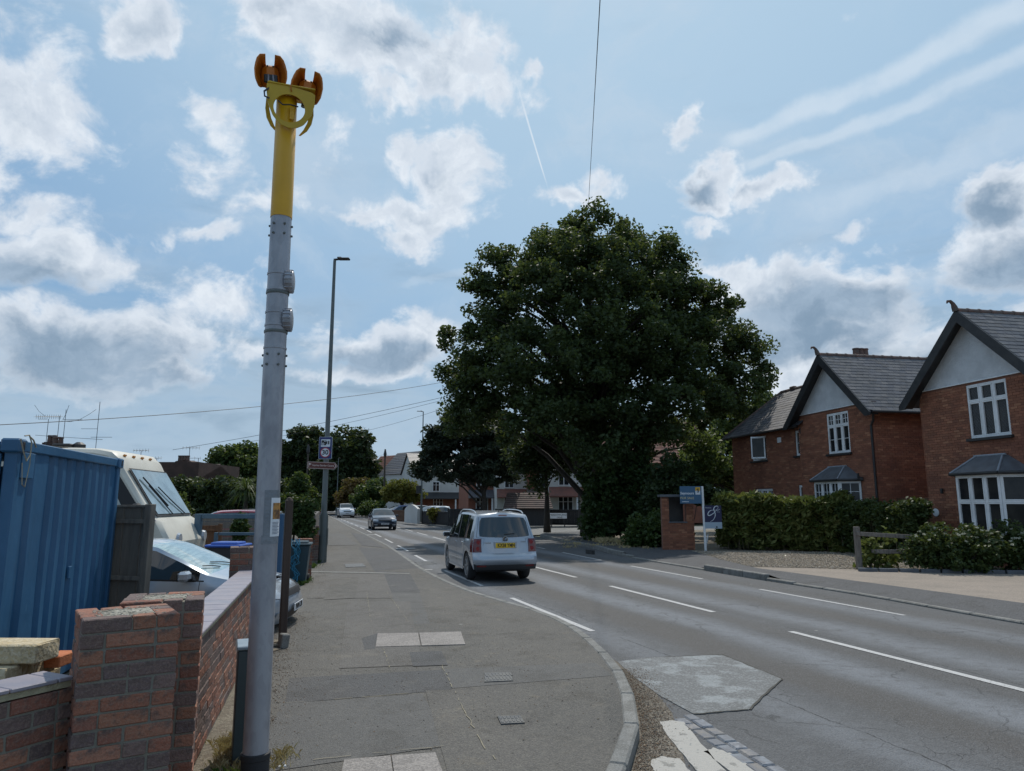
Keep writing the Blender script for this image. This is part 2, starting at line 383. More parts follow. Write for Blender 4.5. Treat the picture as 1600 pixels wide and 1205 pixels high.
# ================================================================ GROUND, ROAD, PAVEMENTS
def asphalt(name, col, dark, light, bandy=False, spk=0.5, rough=.8, sc=70, bump=.7):
    M = bpy.data.materials.new(name); M.use_nodes = True; t = M.node_tree; t.nodes.clear(); g = NG(t)
    pos = g.n('ShaderNodeNewGeometry').outputs['Position']
    x, y, z = g.sep(pos)
    big = g.noise(g.v('MULTIPLY', pos, (1, .35, 1)), .8, 5, .6)
    c = g.mix(g.mr(big, .3, .7), col, dark)
    mid = g.noise(pos, 5, 5, .7)
    c = g.mix(g.m('MULTIPLY', g.mr(mid, .5, .8), .4), c, light)
    bandf = None; rgh = rough
    if bandy:       # wheel tracks polished and darkened by tyres, rough aggregate with painted sky sheen between them
        xx = g.m('ADD', x, g.m('MULTIPLY_ADD', g.noise(g.v('MULTIPLY', pos, (0, .12, 0)), 1.0, 2), .5, -.25))
        xx = g.m('ADD', xx, g.m('MULTIPLY_ADD', g.noise(g.v('MULTIPLY', pos, (1, .4, 1)), .9, 4), .6, -.3))
        s = None
        for x0, w, a in [(5.45, .42, .85), (6.95, .25, .5), (8.85, .38, .75), (10.35, .4, .4)]:
            b = g.m('MULTIPLY', g.mr(g.m('ABSOLUTE', g.m('SUBTRACT', xx, x0)), w * .3, w * 1.35, 1, 0), a)
            s = b if s is None else g.m('MAXIMUM', s, b)
        bandf = s
        c = g.mix(s, c, (.056, .050, .045))
        worn_sheen = g.mr(g.m('ABSOLUTE', g.m('SUBTRACT', xx, 6.25)), .05, .55, .8, 0)  # pale bluish bands: sky reflected by the rough aggregate, put into the colour
        worn_sheen = g.m('MAXIMUM', worn_sheen, g.mr(g.m('ABSOLUTE', g.m('SUBTRACT', xx, 9.75)), .1, .5, .55, 0))
        worn_sheen = g.m('MAXIMUM', worn_sheen, g.mr(g.m('ABSOLUTE', g.m('SUBTRACT', xx, 7.95)), .05, .55, .7, 0))
        worn_sheen = g.m('MAXIMUM', worn_sheen, g.mr(g.m('ABSOLUTE', g.m('SUBTRACT', xx, 4.45)), .05, .45, .5, 0))
        c = g.mix(g.m('MULTIPLY', worn_sheen, g.mr(mid, .22, .55)), c, (.19, .20, .215))
        # open crack lines beside the edge marking and the centre joint
        wob = g.m('MULTIPLY_ADD', g.noise(pos, 2.5, 5, .7), .5, -.25)
        for x0, w, zone in [(4.62, .012, .35), (7.36, .010, .12)]:
            ca = g.m('ABSOLUTE', g.m('SUBTRACT', g.m('ADD', x, g.m('MULTIPLY', wob, zone)), x0))
            k = g.m('MULTIPLY', g.mr(ca, w * .4, w, .9, 0), g.mr(g.noise(g.v('MULTIPLY', pos, (0, .5, 0)), 1.1, 2), .42, .5))
            c = g.mix(k, c, (.012, .012, .012))
        ce = g.vor(g.v('ADD', pos, g.v('SCALE', g.noise(pos, 3, 3, out=1), scale=.25)), 3.2, 'DISTANCE_TO_EDGE')
        zone = g.m('MULTIPLY', g.mr(g.m('ABSOLUTE', g.m('SUBTRACT', x, 4.85)), .3, .7, 1, 0), g.mr(g.noise(pos, .45, 2), .42, .55))
        c = g.mix(g.m('MULTIPLY', g.mr(ce, .004, .014, .85, 0), zone), c, (.012, .012, .012))
        ce2 = g.vor(g.v('ADD', pos, g.v('SCALE', g.noise(pos, 2, 3, out=1), scale=.4)), .55, 'DISTANCE_TO_EDGE')
        c = g.mix(g.m('MULTIPLY', g.mr(ce2, .002, .008, .5, 0), g.mr(g.noise(pos, .8, 2), .45, .55)), c, (.02, .02, .02))
    if not bandy:
        stn = g.noise(g.v('ADD', pos, (4.2, 9.1, 0)), 1.7, 7, .68, .4)
        c = g.mix(g.mr(stn, .50, .66, 0, .55), c, tuple(k * f for k, f in zip(dark, (.62, .58, .52))))
        c = g.mix(g.mr(g.noise(g.v('ADD', pos, (1.7, 3.3, 0)), 2.6, 7, .7), .56, .72, 0, .5), c, tuple(k * f for k, f in zip(light, (.95, .88, .78))))
    ag = g.vor(pos, sc, out='Color'); ax = g.sep(ag)
    c = g.mix(g.m('MULTIPLY', g.m('GREATER_THAN', ax[0], .74), spk), c, light)
    c = g.mix(g.m('MULTIPLY', g.m('LESS_THAN', ax[0], .25), spk), c, tuple(k * .35 for k in col))
    c = g.mix(g.m('MULTIPLY', g.mr(g.vor(pos, 1.1, out='Distance'), .02, .035, 1, 0), .6), c, (.35, .34, .31))
    b = g.n('ShaderNodeBsdfPrincipled'); g.setin(b, 'Base Color', c)
    if bandf is not None: g.setin(b, 'Roughness', g.m('SUBTRACT', rough, g.m('MULTIPLY', bandf, .10)))
    else: b.inputs['Roughness'].default_value = rough
    b.inputs['Specular IOR Level'].default_value = .45
    bm = g.n('ShaderNodeBump'); bm.inputs['Strength'].default_value = bump; bm.inputs['Distance'].default_value = .012
    g.setin(bm, 'Height', g.m('ADD', g.vor(pos, sc * .8, out='Distance'), g.noise(pos, 22, 3))); t.links.new(bm.outputs[0], b.inputs['Normal'])
    o = g.n('ShaderNodeOutputMaterial'); t.links.new(b.outputs[0], o.inputs[0]); return M

m_road = asphalt('road_asphalt', (.098, .098, .099), (.078, .078, .079), (.18, .185, .19), True, .24, sc=95)
m_pave = asphalt('pavement_asphalt', (.115, .106, .094), (.090, .085, .077), (.21, .19, .155), False, .34, .85, 105, .6)
m_pave2 = asphalt('pavement_dark_repair', (.074, .070, .067), (.062, .062, .064), (.15, .15, .145), False, .32, .8, 105, .6)
m_pave3 = asphalt('pavement_pale_repair', (.122, .112, .10), (.104, .096, .087), (.22, .205, .18), False, .32, .85, 100, .6)
m_pave4 = asphalt('pavement_grey_repair', (.096, .092, .086), (.084, .082, .078), (.17, .16, .145), False, .28, .8, 105, .5)
m_paveR = asphalt('far_pavement_asphalt', (.072, .072, .075), (.062, .062, .066), (.13, .13, .13), False, .35, .8, 60, .6)
m_sideroad = asphalt('side_road_surface', (.17, .165, .155), (.14, .138, .13), (.25, .24, .22), False, .35)
m_patch = mat('concrete_patch', (.125, .128, .125), .8, coords='World', col2=(.235, .25, .25), nscale=2.2, nlo=.50, nhi=.60, bump=.6, bscale=40, speck=(70, (.30, .30, .30), .4), ndetail=9)
m_kerb = mat('kerb_concrete', (.21, .205, .19), .85, rand=.12, coords='World', col2=(.14, .135, .12), nscale=6, bump=.5, bscale=80, speck=(120, (.33, .32, .3), .3))
m_kerbjoint = mat('joint_dirt', (.06, .055, .045), .95)
m_paint = mat('road_paint', (.44, .43, .42), .7, coords='World', col2=(.22, .215, .205), nscale=22, nlo=.56, nhi=.66, bump=.3, bscale=60, speck=(80, (.6, .6, .58), .25))
m_paint2 = mat('worn_thick_paint', (.37, .35, .315), .7, coords='World', col2=(.22, .21, .19), nscale=9, nlo=.58, nhi=.64, bump=.6, bscale=40, ndetail=8)
m_grit = mat('gutter_grit', (.17, .145, .115), .95, coords='World', col2=(.12, .095, .07), nscale=4, bump=1, bscale=70, speck=(70, (.32, .28, .22), .6))
m_dirt = mat('dry_dirt', (.14, .115, .085), .95, coords='World', col2=(.20, .175, .13), nscale=5, bump=.9, bscale=50, speck=(60, (.3, .26, .2), .4))
m_ground = mat('far_ground', (.055, .07, .03), .95, coords='World', col2=(.11, .10, .06), nscale=.15, bump=.5, bscale=4)
m_tan = mat('tan_resin_drive', (.275, .228, .185), .9, coords='World', col2=(.225, .19, .155), nscale=1.3, bump=.4, bscale=60, speck=(60, (.4, .33, .27), .3))
m_gravel = mat('gravel_base', (.22, .185, .14), .95, coords='World', col2=(.16, .135, .10), nscale=8, bump=1, bscale=25)
m_setts = mat('granite_sett', (.20, .215, .235), .6, rand=.25, randcol=[(.17, .19, .215), (.22, .23, .25), (.15, .165, .19), (.23, .21, .19)], coords='World', col2=(.12, .125, .14), nscale=12, bump=.4, bscale=60)
m_iron = mat('cast_iron', (.065, .07, .075), .55, .2, coords='World', col2=(.10, .10, .095), nscale=12, bump=.4, bscale=60)
m_slab = mat('pale_paving_slab', (.26, .235, .215), .85, rand=.08, coords='World', col2=(.21, .19, .175), nscale=3, bump=.6, bscale=60, speck=(80, (.40, .36, .32), .45))

def interp(tab, y): 
    ys = [p[1] for p in tab]; xs = [p[0] for p in tab]; return float(np.interp(y, ys, xs))
KL = [(1.2, 3.2), (1.75, 3.85), (2.43, 4.82), (2.85, 5.48), (3.12, 6.04), (3.53, 7.11), (3.78, 8.0), (4.05, 9.3), (4.18, 10.4), (4.14, 11.7), (3.95, 12.9), (3.78, 14.4), (3.73, 16.5), (3.75, 18.5), (3.80, 20), (3.95, 22.5),
      (4.22, 27), (4.45, 32), (4.83, 46), (5.25, 60), (5.74, 74), (6.2, 90), (6.65, 106), (7.0, 130), (6.6, 160), (3.5, 200), (-3, 245), (-12, 285)]
KR = [(10.9, 2), (10.95, 8), (11.25, 12), (11.2, 15), (11.28, 18), (11.4, 22), (11.7, 24.5), (12.15, 26.5), (12.55, 29.6), (12.95, 33), (13.5, 37)]
KR2 = [(12.2, 51), (11.7, 56), (11.8, 62), (12.0, 72), (12.4, 87), (13.1, 106), (13.8, 130), (13.4, 160), (10.5, 200), (4, 248), (-5, 292)]
def smooth(tab, n=4):
    out = []
    for i in range(len(tab) - 1):
        p0 = Vector(tab[max(i - 1, 0)]); p1 = Vector(tab[i]); p2 = Vector(tab[i + 1]); p3 = Vector(tab[min(i + 2, len(tab) - 1)])
        for k in range(n):
            t = k / n
            q = .5 * ((2 * p1) + (p2 - p0) * t + (2 * p0 - 5 * p1 + 4 * p2 - p3) * t * t + (3 * p1 - p0 - 3 * p2 + p3) * t ** 3)
            out.append((q.x, q.y))
    out.append(tuple(tab[-1])); return out

g_ = MB(); N = 24; R_ = 2600
g_.add([(0, 0, -.06)] + [(R_ * math.cos(2 * PI * i / N), R_ * math.sin(2 * PI * i / N), -.06) for i in range(N)], [(0, i + 1, (i + 1) % N + 1) for i in range(N)])
g_.build('ground', m_ground, kind='structure')

# road sheet: from behind the camera to the bend, widened over the side road mouth
KLs = smooth(KL); KRs = smooth(KR); KR2s = smooth(KR2)
rb = MB()
ysr = [-14, -6, 0, 3.2] + [y for y in np.arange(4, 50, 1.0)] + list(np.arange(50, 290, 5.0))
L_, R2 = [], []
for y in ysr:
    xl = -16 if y < 3.3 else interp(KL, y) - .25
    xr = interp(KR + KR2, y) + .25
    L_.append((xl, y, 0)); R2.append((xr, y, 0))
rb.add(L_ + R2, [(i, i + len(ysr), i + 1 + len(ysr), i + 1) for i in range(len(ysr) - 1)])
rb.build('road', m_road, kind='structure')
sheet('side_road', [(12.6, 37.2), (14.2, 39.6), (17, 40.9), (21, 41.4), (60, 40.5), (60, 49.2), (24, 49.8), (16.5, 49.7), (13.6, 50.1), (12.2, 51)][::1], .005, m_sideroad)

# left pavement: one raised sheet with the kerb line as its edge
pl = [(x, y) for (x, y) in KLs]
pb = MB(); n_ = len(pl)
left = []
for (x, y) in pl: left.append((min(-16, x - 16), y))
pb.add([(x - .13, y, .1) for x, y in pl] + [(x, y, .1) for x, y in left], [(i, i + 1, i + 1 + n_, i + n_) for i in range(n_ - 1)])
pb.add([(x - .13, y, .1) for x, y in pl] + [(x - .13, y, -.02) for x, y in pl], [(i, i + n_, i + 1 + n_, i + 1) for i in range(n_ - 1)])
pb.build('pavement', m_pave, kind='structure')

def kerb_line(name, pts, ztop, base_z, length=.92, width=.13, near_n=40, side=1, outer_drop=.0):
    """kerbstones laid along a line; the near ones one by one, the rest joined"""
    root = empty(name, (pts[0][0], pts[0][1], 0), kind='structure')
    # resample
    P = [Vector(p) for p in pts]; seg = [(P[i + 1] - P[i]).length for i in range(len(P) - 1)]; tot = sum(seg)
    def at(s):
        for i, l in enumerate(seg):
            if s <= l: return P[i] + (P[i + 1] - P[i]) * (s / l)
            s -= l
        return P[-1]
    s = 0; k = 0; joined = MB(); meshes = []
    while s < tot - .3:
        a = at(s); b = at(min(s + length, tot)); mid = (a + b) / 2; d = (b - a); Lk = d.length - .012
        zt = ztop(mid) if callable(ztop) else ztop
        ang = math.atan2(d.y, d.x); nrm = Vector((-d.y, d.x)).normalized() * (width / 2) * side
        c = (mid.x + nrm.x, mid.y + nrm.y, (zt + base_z) / 2)
        if k < near_n:
            m_ = MB(); m_.box((0, 0, 0), (Lk, width, zt - base_z), bev=.018)
            m_.build('kerbstone', m_kerb, root, loc=(c[0] - pts[0][0], c[1] - pts[0][1], c[2]), rz=ang)
        else:
            joined.box((c[0] - pts[0][0], c[1] - pts[0][1], c[2]), (Lk, width, zt - base_z), rz=ang)
        s += length; k += 1
    if joined.v: joined.build('far_kerbstones', m_kerb, root, kind='stuff')
    return root
def zkl(p):      # dropped where cars cross
    y = p.y
    if 11.5 < y < 17.5: return .060
    if 22 < y < 40: return .085
    return .112
kerb_line('kerb', KLs, lambda p: .112 if not (10.8 < p.y < 18) else .107, -.03, side=1, near_n=48)

# right pavement with raised and dropped kerb
def zr(y):
    return float(np.interp(y, [0, 14.2, 15.0, 17.4, 18.0, 22.2, 23.4, 36, 60], [.035, .035, .15, .15, .035, .035, .15, .15, .13]))
mb = MB(); rows = []
KRp = [p for p in KRs] + [(14.6, 38.9), (16.6, 39.9), (19.5, 40.6), (24, 40.9)]
def back(y): return float(np.interp(y, [0, 8, 9.44, 11.35, 13.9, 16.5, 19.4, 21.3, 23, 30, 36, 41], [12.3, 12.35, 12.4, 12.36, 12.3, 12.2, 13.0, 13.7, 14.4, 15.3, 16.8, 24.2]))
for (x, y) in KRp:
    xb = max(back(y), x + .3)
    ze = zr(y)
    rows.append([(x + .12 + (xb - x - .12) * f, y, ze + (.13 - ze) * min(1, f * 1.6)) for f in (0, .15, .35, .6, .8, 1.0)])
nn = 6
mb.add([p for r in rows for p in r], [(i * nn + j, i * nn + j + 1, (i + 1) * nn + j + 1, (i + 1) * nn + j) for i in range(len(rows) - 1) for j in range(nn - 1)])
mb.build('far_side_pavement', m_paveR, kind='structure', smooth=True, sharp=0)
kerb_line('far_side_kerb', KRp, lambda p: zr(p.y) + .006, -.03, side=-1, near_n=36)
# pavement beyond the side road
P2_ = [(30, 50.0), (24, 50.0), (16.5, 49.9), (14.4, 50.1), (12.9, 50.7), (12.2, 52)] + [p for p in KR2s if p[1] > 53]
mb = MB(); nb = len(P2_)
bk = [(30, 53.5), (24, 53.5), (19, 53.5), (17.5, 54), (16.2, 55), (15.2, 56)] + [(x + 2.7, y) for (x, y) in P2_[6:]]
mb.add([(x, y, .125) for x, y in P2_] + [(x, y, .125) for x, y in bk], [(i, i + nb, i + nb + 1, i + 1) for i in range(nb - 1)])
mb.build('pavement_beyond_side_road', m_sideroad, kind='structure')
kerb_line('kerb_beyond_side_road', P2_, .13, -.03, side=-1, near_n=0)
# land behind the right pavements
sheet('front_garden_ground', [(12.2, -5), (12.3, 8), (12.4, 9.44), (12.3, 13.9), (12.2, 16.5), (13.0, 19.4), (13.7, 21.3), (14.4, 23), (15.3, 30), (16.8, 36), (24.2, 41), (60, 41), (60, -5)], .115, m_dirt)
sheet('drive', [(12.0, -5), (12.32, 8), (12.38, 9.44), (12.34, 11.35), (12.28, 13.9), (12.18, 16.5), (12.5, 17.6), (14.5, 15.6), (14.3, 15.1), (17.7, 13.3), (19.5, 12.4), (19.5, -5)], .122, m_tan)
gravel_area = [(12.3, 17.0), (13.0, 19.4), (13.7, 21.4), (14.2, 22.9), (24, 19.9), (24, 13.5), (17.8, 13.6), (14.5, 15.5)]
sheet('gravel_bed', gravel_area, .127, m_gravel)
# scattered loose stones
def in_poly(x, y, P):
    c = False; j = len(P) - 1
    for i in range(len(P)):
        if (P[i][1] > y) != (P[j][1] > y) and x < (P[j][0] - P[i][0]) * (y - P[i][1]) / (P[j][1] - P[i][1]) + P[i][0]: c = not c
        j = i
    return c
def stones(name, pts, size, m_, z, kind='stuff', **tg):
    n = len(pts); oct_ = np.array([(1, 0, 0), (-1, 0, 0), (0, 1, 0), (0, -1, 0), (0, 0, 1), (0, 0, -.4)], float)
    fc = np.array([(0, 2, 4), (2, 1, 4), (1, 3, 4), (3, 0, 4), (2, 0, 5), (1, 2, 5), (3, 1, 5), (0, 3, 5)])
    s = size * (0.5 + nr.rand(n, 1, 1)); sc = (0.7 + .6 * nr.rand(n, 6, 1)) * s * np.array([1, 1, .6])
    ang = nr.rand(n) * 6.28; c, sn = np.cos(ang)[:, None], np.sin(ang)[:, None]
    base = oct_[None] * sc; bx = base[..., 0] * c - base[..., 1] * sn; by = base[..., 0] * sn + base[..., 1] * c
    V = np.stack([bx, by, base[..., 2]], -1) + np.array(pts)[:, None, :]
    Q = fc[None] + (np.arange(n) * 6)[:, None, None]
    o = bpy.data.objects.new(name, mesh_np(name, V.reshape(-1, 3), Q.reshape(-1, 3), m_)); link(o); return tag(o, kind=kind, **tg)
m_stone = mat('gravel_stones', (.3, .25, .19), .9, randcol=[(.33, .27, .2), (.24, .2, .15), (.38, .33, .27), (.17, .145, .12), (.3, .235, .165)], island=True, rand=.2)
pts = []
while len(pts) < 26000:
    x, y = rnd.uniform(12.3, 24), rnd.uniform(13.5, 22.9)
    if in_poly(x, y, gravel_area): pts.append((x, y, .133))
stones('gravel', pts, .022, m_stone, 0, label='loose beige gravel on the drive in front of the bamboo hedge', cat='gravel')
# grit and debris in the near gutter and at the wall foot
m_debris = mat('debris', (.2, .15, .1), .95, randcol=[(.25, .2, .14), (.15, .1, .07), (.1, .09, .08), (.3, .26, .2), (.22, .13, .07)], island=True)
pts = []
for i in range(5200):
    t = rnd.random(); j = rnd.uniform(0, 1); y = rnd.uniform(4.3, 7.6); x = interp(KL, y) + abs(rnd.gauss(0, .16)) + .015; pts.append((x, y, .006 + rnd.random() * .004))
for i in range(5200):
    y = rnd.uniform(4.3, 12.5); x = -.42 + (y - 5.5) * .064 + abs(rnd.gauss(0, .2)) + .06; pts.append((x, y, .104))
for i in range(2500):
    y = rnd.uniform(14, 35); x = rnd.choice([interp(KR, y) - abs(rnd.gauss(0, .1)), interp(KL, y) + abs(rnd.gauss(0, .12)), .9 + (y - 17) * .05 + abs(rnd.gauss(0, .15))]); pts.append((x, y, .008 if x > 2.8 else .108))
for i in range(1200):
    x, y = rnd.uniform(0, 3.2), rnd.uniform(5, 12); pts.append((x, y, .104))
stones('grit', pts, .0055, m_debris, 0, label='loose grit and dead leaf bits along the kerb and wall foot', cat='grit')

E4 = .004
sheet('gutter', [(2.1, 3.9), (2.43, 4.82), (2.85, 5.48), (3.12, 6.04), (3.53, 7.11), (3.76, 8.0), (3.95, 8.6), (3.8, 7.4), (3.62, 6.6), (3.42, 5.95), (3.1, 5.3), (2.75, 4.6), (2.5, 3.9)], E4, m_grit)
mb = MB(); PT = [(3.87, 7.95), (4.3, 8.05), (5.28, 7.91), (5.16, 6.67), (4.13, 5.82), (3.58, 5.85), (3.6, 6.5), (3.72, 7.3)]
mb.prism(PT, -.02, 2 * E4, 'Z'); mb.build('concrete_patch', m_patch, kind='structure')
mb = MB()
for a, b in zip(PT[1:5], PT[2:6]):
    a, b = Vector(a), Vector(b); pp = [a + (b - a) * t + Vector((rnd.uniform(-.01, .01), rnd.uniform(-.01, .01))) for t in np.linspace(0, 1, 9)]
    for p, q in zip(pp[:-1], pp[1:]):
        d = (q - p); n2 = Vector((-d.y, d.x)).normalized() * rnd.uniform(.005, .014)
        mb.quad((p.x - n2.x, p.y - n2.y, .0093), (q.x - n2.x, q.y - n2.y, .0093), (q.x + n2.x, q.y + n2.y, .0093), (p.x + n2.x, p.y + n2.y, .0093))
mb.build('patch_joint', m_kerbjoint, kind='structure')
# granite setts: two rows running down to the lower edge of the view
sr = empty('sett_channel', (3.5, 5.9, 0), kind='structure')
a = Vector((3.52, 5.86)); d = (Vector((3.40, 4.45)) - a).normalized(); nrm = Vector((-d.y, d.x))
for row in (0, 1):
    s = 0.0 + .09 * row
    while s < 2.3:
        L1 = rnd.uniform(.15, .23); p = a + d * (s + L1 / 2) - nrm * (row * .125)
        m_ = MB(); m_.box((0, 0, 0), (L1 - .016, .108, .05), bev=.012)
        o = m_.build('sett', m_setts, sr, loc=(p.x - 3.5, p.y - 5.9, -.012 + rnd.uniform(-.003, .004)), rz=math.atan2(d.y, d.x) + rnd.uniform(-.05, .05)); s += L1
# thick give-way paint blocks at the junction
for P in ([(3.17, 5.73), (3.30, 5.74), (3.36, 5.66), (3.05, 4.62), (3.0, 4.2), (2.80, 4.2), (2.86, 4.68), (3.02, 5.3)], [(3.12, 4.98), (3.24, 5.03), (3.30, 4.9), (3.24, 4.45), (3.14, 4.1), (3.06, 4.1), (3.08, 4.6)],
          [(2.64, 4.93), (2.76, 4.99), (2.86, 4.9), (2.80, 4.60), (2.62, 4.2), (2.45, 4.2), (2.56, 4.72)]):
    mb = MB(); Q = []
    for i in range(len(P)):
        p, q = Vector(P[i]), Vector(P[(i + 1) % len(P)])
        for t in np.linspace(0, 1, 8, endpoint=False): w_ = p + (q - p) * t; Q.append((w_.x + rnd.uniform(-.008, .008), w_.y + rnd.uniform(-.008, .008)))
    mb.prism(Q, 0, .011, 'Z'); mb.build('give_way_marking', m_paint2, kind='structure')
# broken lines
def off(y): return float(np.interp(y, [0, 20, 25, 30, 40, 50, 75, 105, 130, 160, 200, 245], [0, 0, .22, .5, .95, 1.3, 2.1, 2.9, 3.3, 2.9, -.2, -7]))
mk = MB()
def dash(x0, y0, y1, w):
    ys = np.linspace(y0, y1, 9); vs = []
    for y in ys:
        for sg in (-1, 1): vs.append((x0 + off(y) + sg * w / 2 + rnd.uniform(-.004, .004), y, E4 * 1.3))
    mk.add(vs, [(2 * i, 2 * i + 1, 2 * i + 3, 2 * i + 2) for i in range(8)])
k = 0
while k < 24:
    y0 = 4.95 + 6 * k; dash(7.16, y0, y0 + 4.05, .11)
    if k != 0:
        dash(4.43, 9.9 + 6 * (k - 1), 13.75 + 6 * (k - 1), .10)
    if k != 0:
        if not 36 < y0 + 4.7 < 46: dash(9.97, 9.66 + 6 * (k - 1), 13.45 + 6 * (k - 1), .09)
    k += 1
mk.quad((3.75, 20.3, .006), (4.15, 20.05, .006), (4.17, 20.2, .006), (3.77, 20.45, .006))
for yy in (29.5, 42.5): mk.quad((4.6, yy, .006), (5.4, yy, .006), (5.4, yy + .3, .006), (4.6, yy + .3, .006))
mk.build('lane_markings', m_paint, kind='structure')
# dark joint beside the centre line and cracked trench along the edge line
# pavement repairs
PVN = [0]
def pv(name, pix, lvl, m_, z=.1): 
    PVN[0] += 1
    return sheet(name, [tuple(W(px, py, z))[:2] for px, py in pix], z + .0006 * PVN[0], m_)
pv('pavement_repair', [(605, 925), (655, 925), (672, 975), (640, 975)], 1, m_pave4)
pv('pavement_repair', [(560, 855), (612, 858), (655, 888), (585, 892)], 1, m_pave2)
pv('pavement_repair', [(585, 892), (640, 895), (657, 926), (607, 926)], 1, m_pave2)
pv('pavement_repair', [(690, 1046), (930, 1036), (957, 1056), (705, 1076)], 2, m_pave4)
pv('pavement_repair', [(452, 1060), (690, 1047), (706, 1078), (445, 1100)], 1, m_pave2)
pv('pavement_repair', [(440, 1100), (660, 1085), (706, 1165), (430, 1205), (420, 1300), (350, 1300)], 1, m_pave4)
pv('pavement_repair', [(665, 1080), (706, 1078), (790, 1210), (700, 1210)], 2, m_pave)
pv('pavement_repair', [(543, 940), (640, 940), (660, 1040), (530, 1045)], 1, m_pave3)
pv('pavement_repair', [(500, 897), (600, 897), (615, 935), (480, 935)], 1, m_pave3)
pv('pavement_repair', [(565, 998), (590, 990), (586, 1014), (570, 1016)], 3, m_pave2)
pv('pavement_repair', [(640, 1020), (690, 1018), (700, 1040), (645, 1042)], 3, m_pave2)
pv('pavement_repair', [(520, 905), (560, 903), (555, 935), (505, 938)], 2, m_pave)
pv('pavement_joint', [(480, 892.5), (640, 896), (640, 897.5), (480, 894.5)], 5, m_kerb)
pv('pavement_repair', [(500, 835), (535, 834), (560, 852), (505, 853)], 1, m_pave4)
pv('pavement_repair', [(548, 832), (570, 836), (600, 856), (566, 853)], 2, m_pave2)
# joints between the repairs, filled with pale grit
mb = MB()
def crack(pix, w=.0045, z=.1 + .0006 * 17):
    P = [W(px, py, .1) for px, py in pix]; Q = []
    for p, q in zip(P[:-1], P[1:]):
        n = max(3, int((q - p).length / .08))
        for t in np.linspace(0, 1, n, endpoint=False): w_ = p + (q - p) * t; Q.append(Vector((w_.x + rnd.uniform(-.009, .009), w_.y + rnd.uniform(-.009, .009))))
    for p, q in zip(Q[:-1], Q[1:]):
        if rnd.random() < .4: continue
        d = q - p; n2 = Vector((-d.y, d.x)).normalized() * w * rnd.uniform(.4, 1)
        mb.quad((p.x - n2.x, p.y - n2.y, z), (q.x - n2.x, q.y - n2.y, z), (q.x + n2.x, q.y + n2.y, z), (p.x + n2.x, p.y + n2.y, z))
for c_ in [[(690, 1040), (750, 1160), (790, 1210)], [(600, 1015), (610, 1050)], [(445, 1100), (665, 1083)], [(573, 925), (580, 975)], [(430, 1195), (710, 1166)], [(604, 925), (640, 975)]]: crack(c_)
mb.build('pavement_crack', mat('joint_sand', (.27, .235, .165), .95), kind='structure')
def prism_px(name, pix, z0, z1, m_, parent=None, **tg):
    P = [W(px, py, .1) for px, py in pix]; mb_ = MB(); mb_.prism([(p.x, p.y) for p in P], z0, z1, 'Z'); return mb_.build(name, m_, parent, **tg)
for pix in ([(590, 991), (653, 990), (657, 1010), (587, 1012)], [(655, 990), (720, 988), (727, 1008), (659, 1010)], [(538, 1189), (610, 1183), (618, 1240), (525, 1245)], [(612, 1183), (680, 1178), (702, 1235), (620, 1240)]):
    prism_px('paving_slab', pix, .09, .1112, m_slab, kind='structure')
# iron covers
def cover(pix, n, label, z=.1):
    P = [W(px, py, z) for px, py in pix]; root = empty('inspection_cover', (P[0].x, P[0].y, z - .004), label=label, cat='inspection cover')
    mb_ = MB(); mb_.prism([(p.x - P[0].x, p.y - P[0].y) for p in P], -.02, .0150 if z > 0 else .010, 'Z'); mb_.build('frame', m_iron, root)
    mb_ = MB(); u = P[1] - P[0]; v = P[3] - P[0]
    for i in range(n):
        for j in range(2):
            c = u * ((i + .5) / n) + v * (.28 + .44 * j); mb_.box((c.x, c.y, .0145 if z > 0 else .010), (u.length / n * .6, v.length * .34, .008), rz=math.atan2(u.y, u.x), bev=.002)
    mb_.build('raised_tread', m_iron, root, kind='stuff')
cover([(757, 1067), (802, 1065), (797, 1052), (757, 1053)], 8, 'larger ribbed iron cover set in the grey repair strip of the pavement')
cover([(783, 1133), (820, 1131), (813, 1120), (777, 1121)], 6, 'small square iron cover in the pavement near the curved kerb')
cover([(540, 887), (572, 886), (566, 881), (538, 882)], 5, 'distant iron cover in the pavement by the lamp post')
cover([(655, 884), (678, 882), (668, 877), (648, 878)], 5, 'iron drain cover sunk in the road ahead of the silver people carrier', z=0)
# gully in the far kerb
gm = MB(); p = W(915, 866, 0); gm.box((p.x + .18, p.y, .07), (.12, .55, .16)); gm.build('kerb_drain', m_black, kind=None, label='dark side-entry drain opening in the far kerb opposite the car', cat='drain')

# ================================================================ BRICKWORK
def brick_mesh(L, Dp, Hh, m_=m_brick, bev=.005, jit=.0025, nm='brick'):
    b = MB(); b.box((0, 0, 0), (L, Dp, Hh), bev=bev)
    b.v = [(x + rnd.uniform(-jit, jit), y + rnd.uniform(-jit, jit), z + rnd.uniform(-jit, jit) * .6) for x, y, z in b.v]
    return b.mesh(nm, m_)
BM = {'s': [brick_mesh(.215, .1025, .065) for _ in range(4)], 'h': [brick_mesh(.1025, .1025, .065) for _ in range(3)], 'q': [brick_mesh(.16, .1025, .065) for _ in range(2)]}
def put_brick(kind, parent, loc, rz, jit=.0025):
    o = bpy.data.objects.new('brick', rnd.choice(BM[kind])); o.location = (loc[0] + rnd.uniform(-jit, jit), loc[1] + rnd.uniform(-jit, jit), loc[2])
    o.rotation_euler = (0, 0, rz + rnd.choice((0, PI)) + rnd.uniform(-.006, .006)); link(o, parent); return o
m_infill = mat('mortar_infill', (.36, .34, .28), .95, col2=(.20, .18, .14), nscale=10, bump=1.0, bscale=40, speck=(90, (.5, .47, .4), .5))

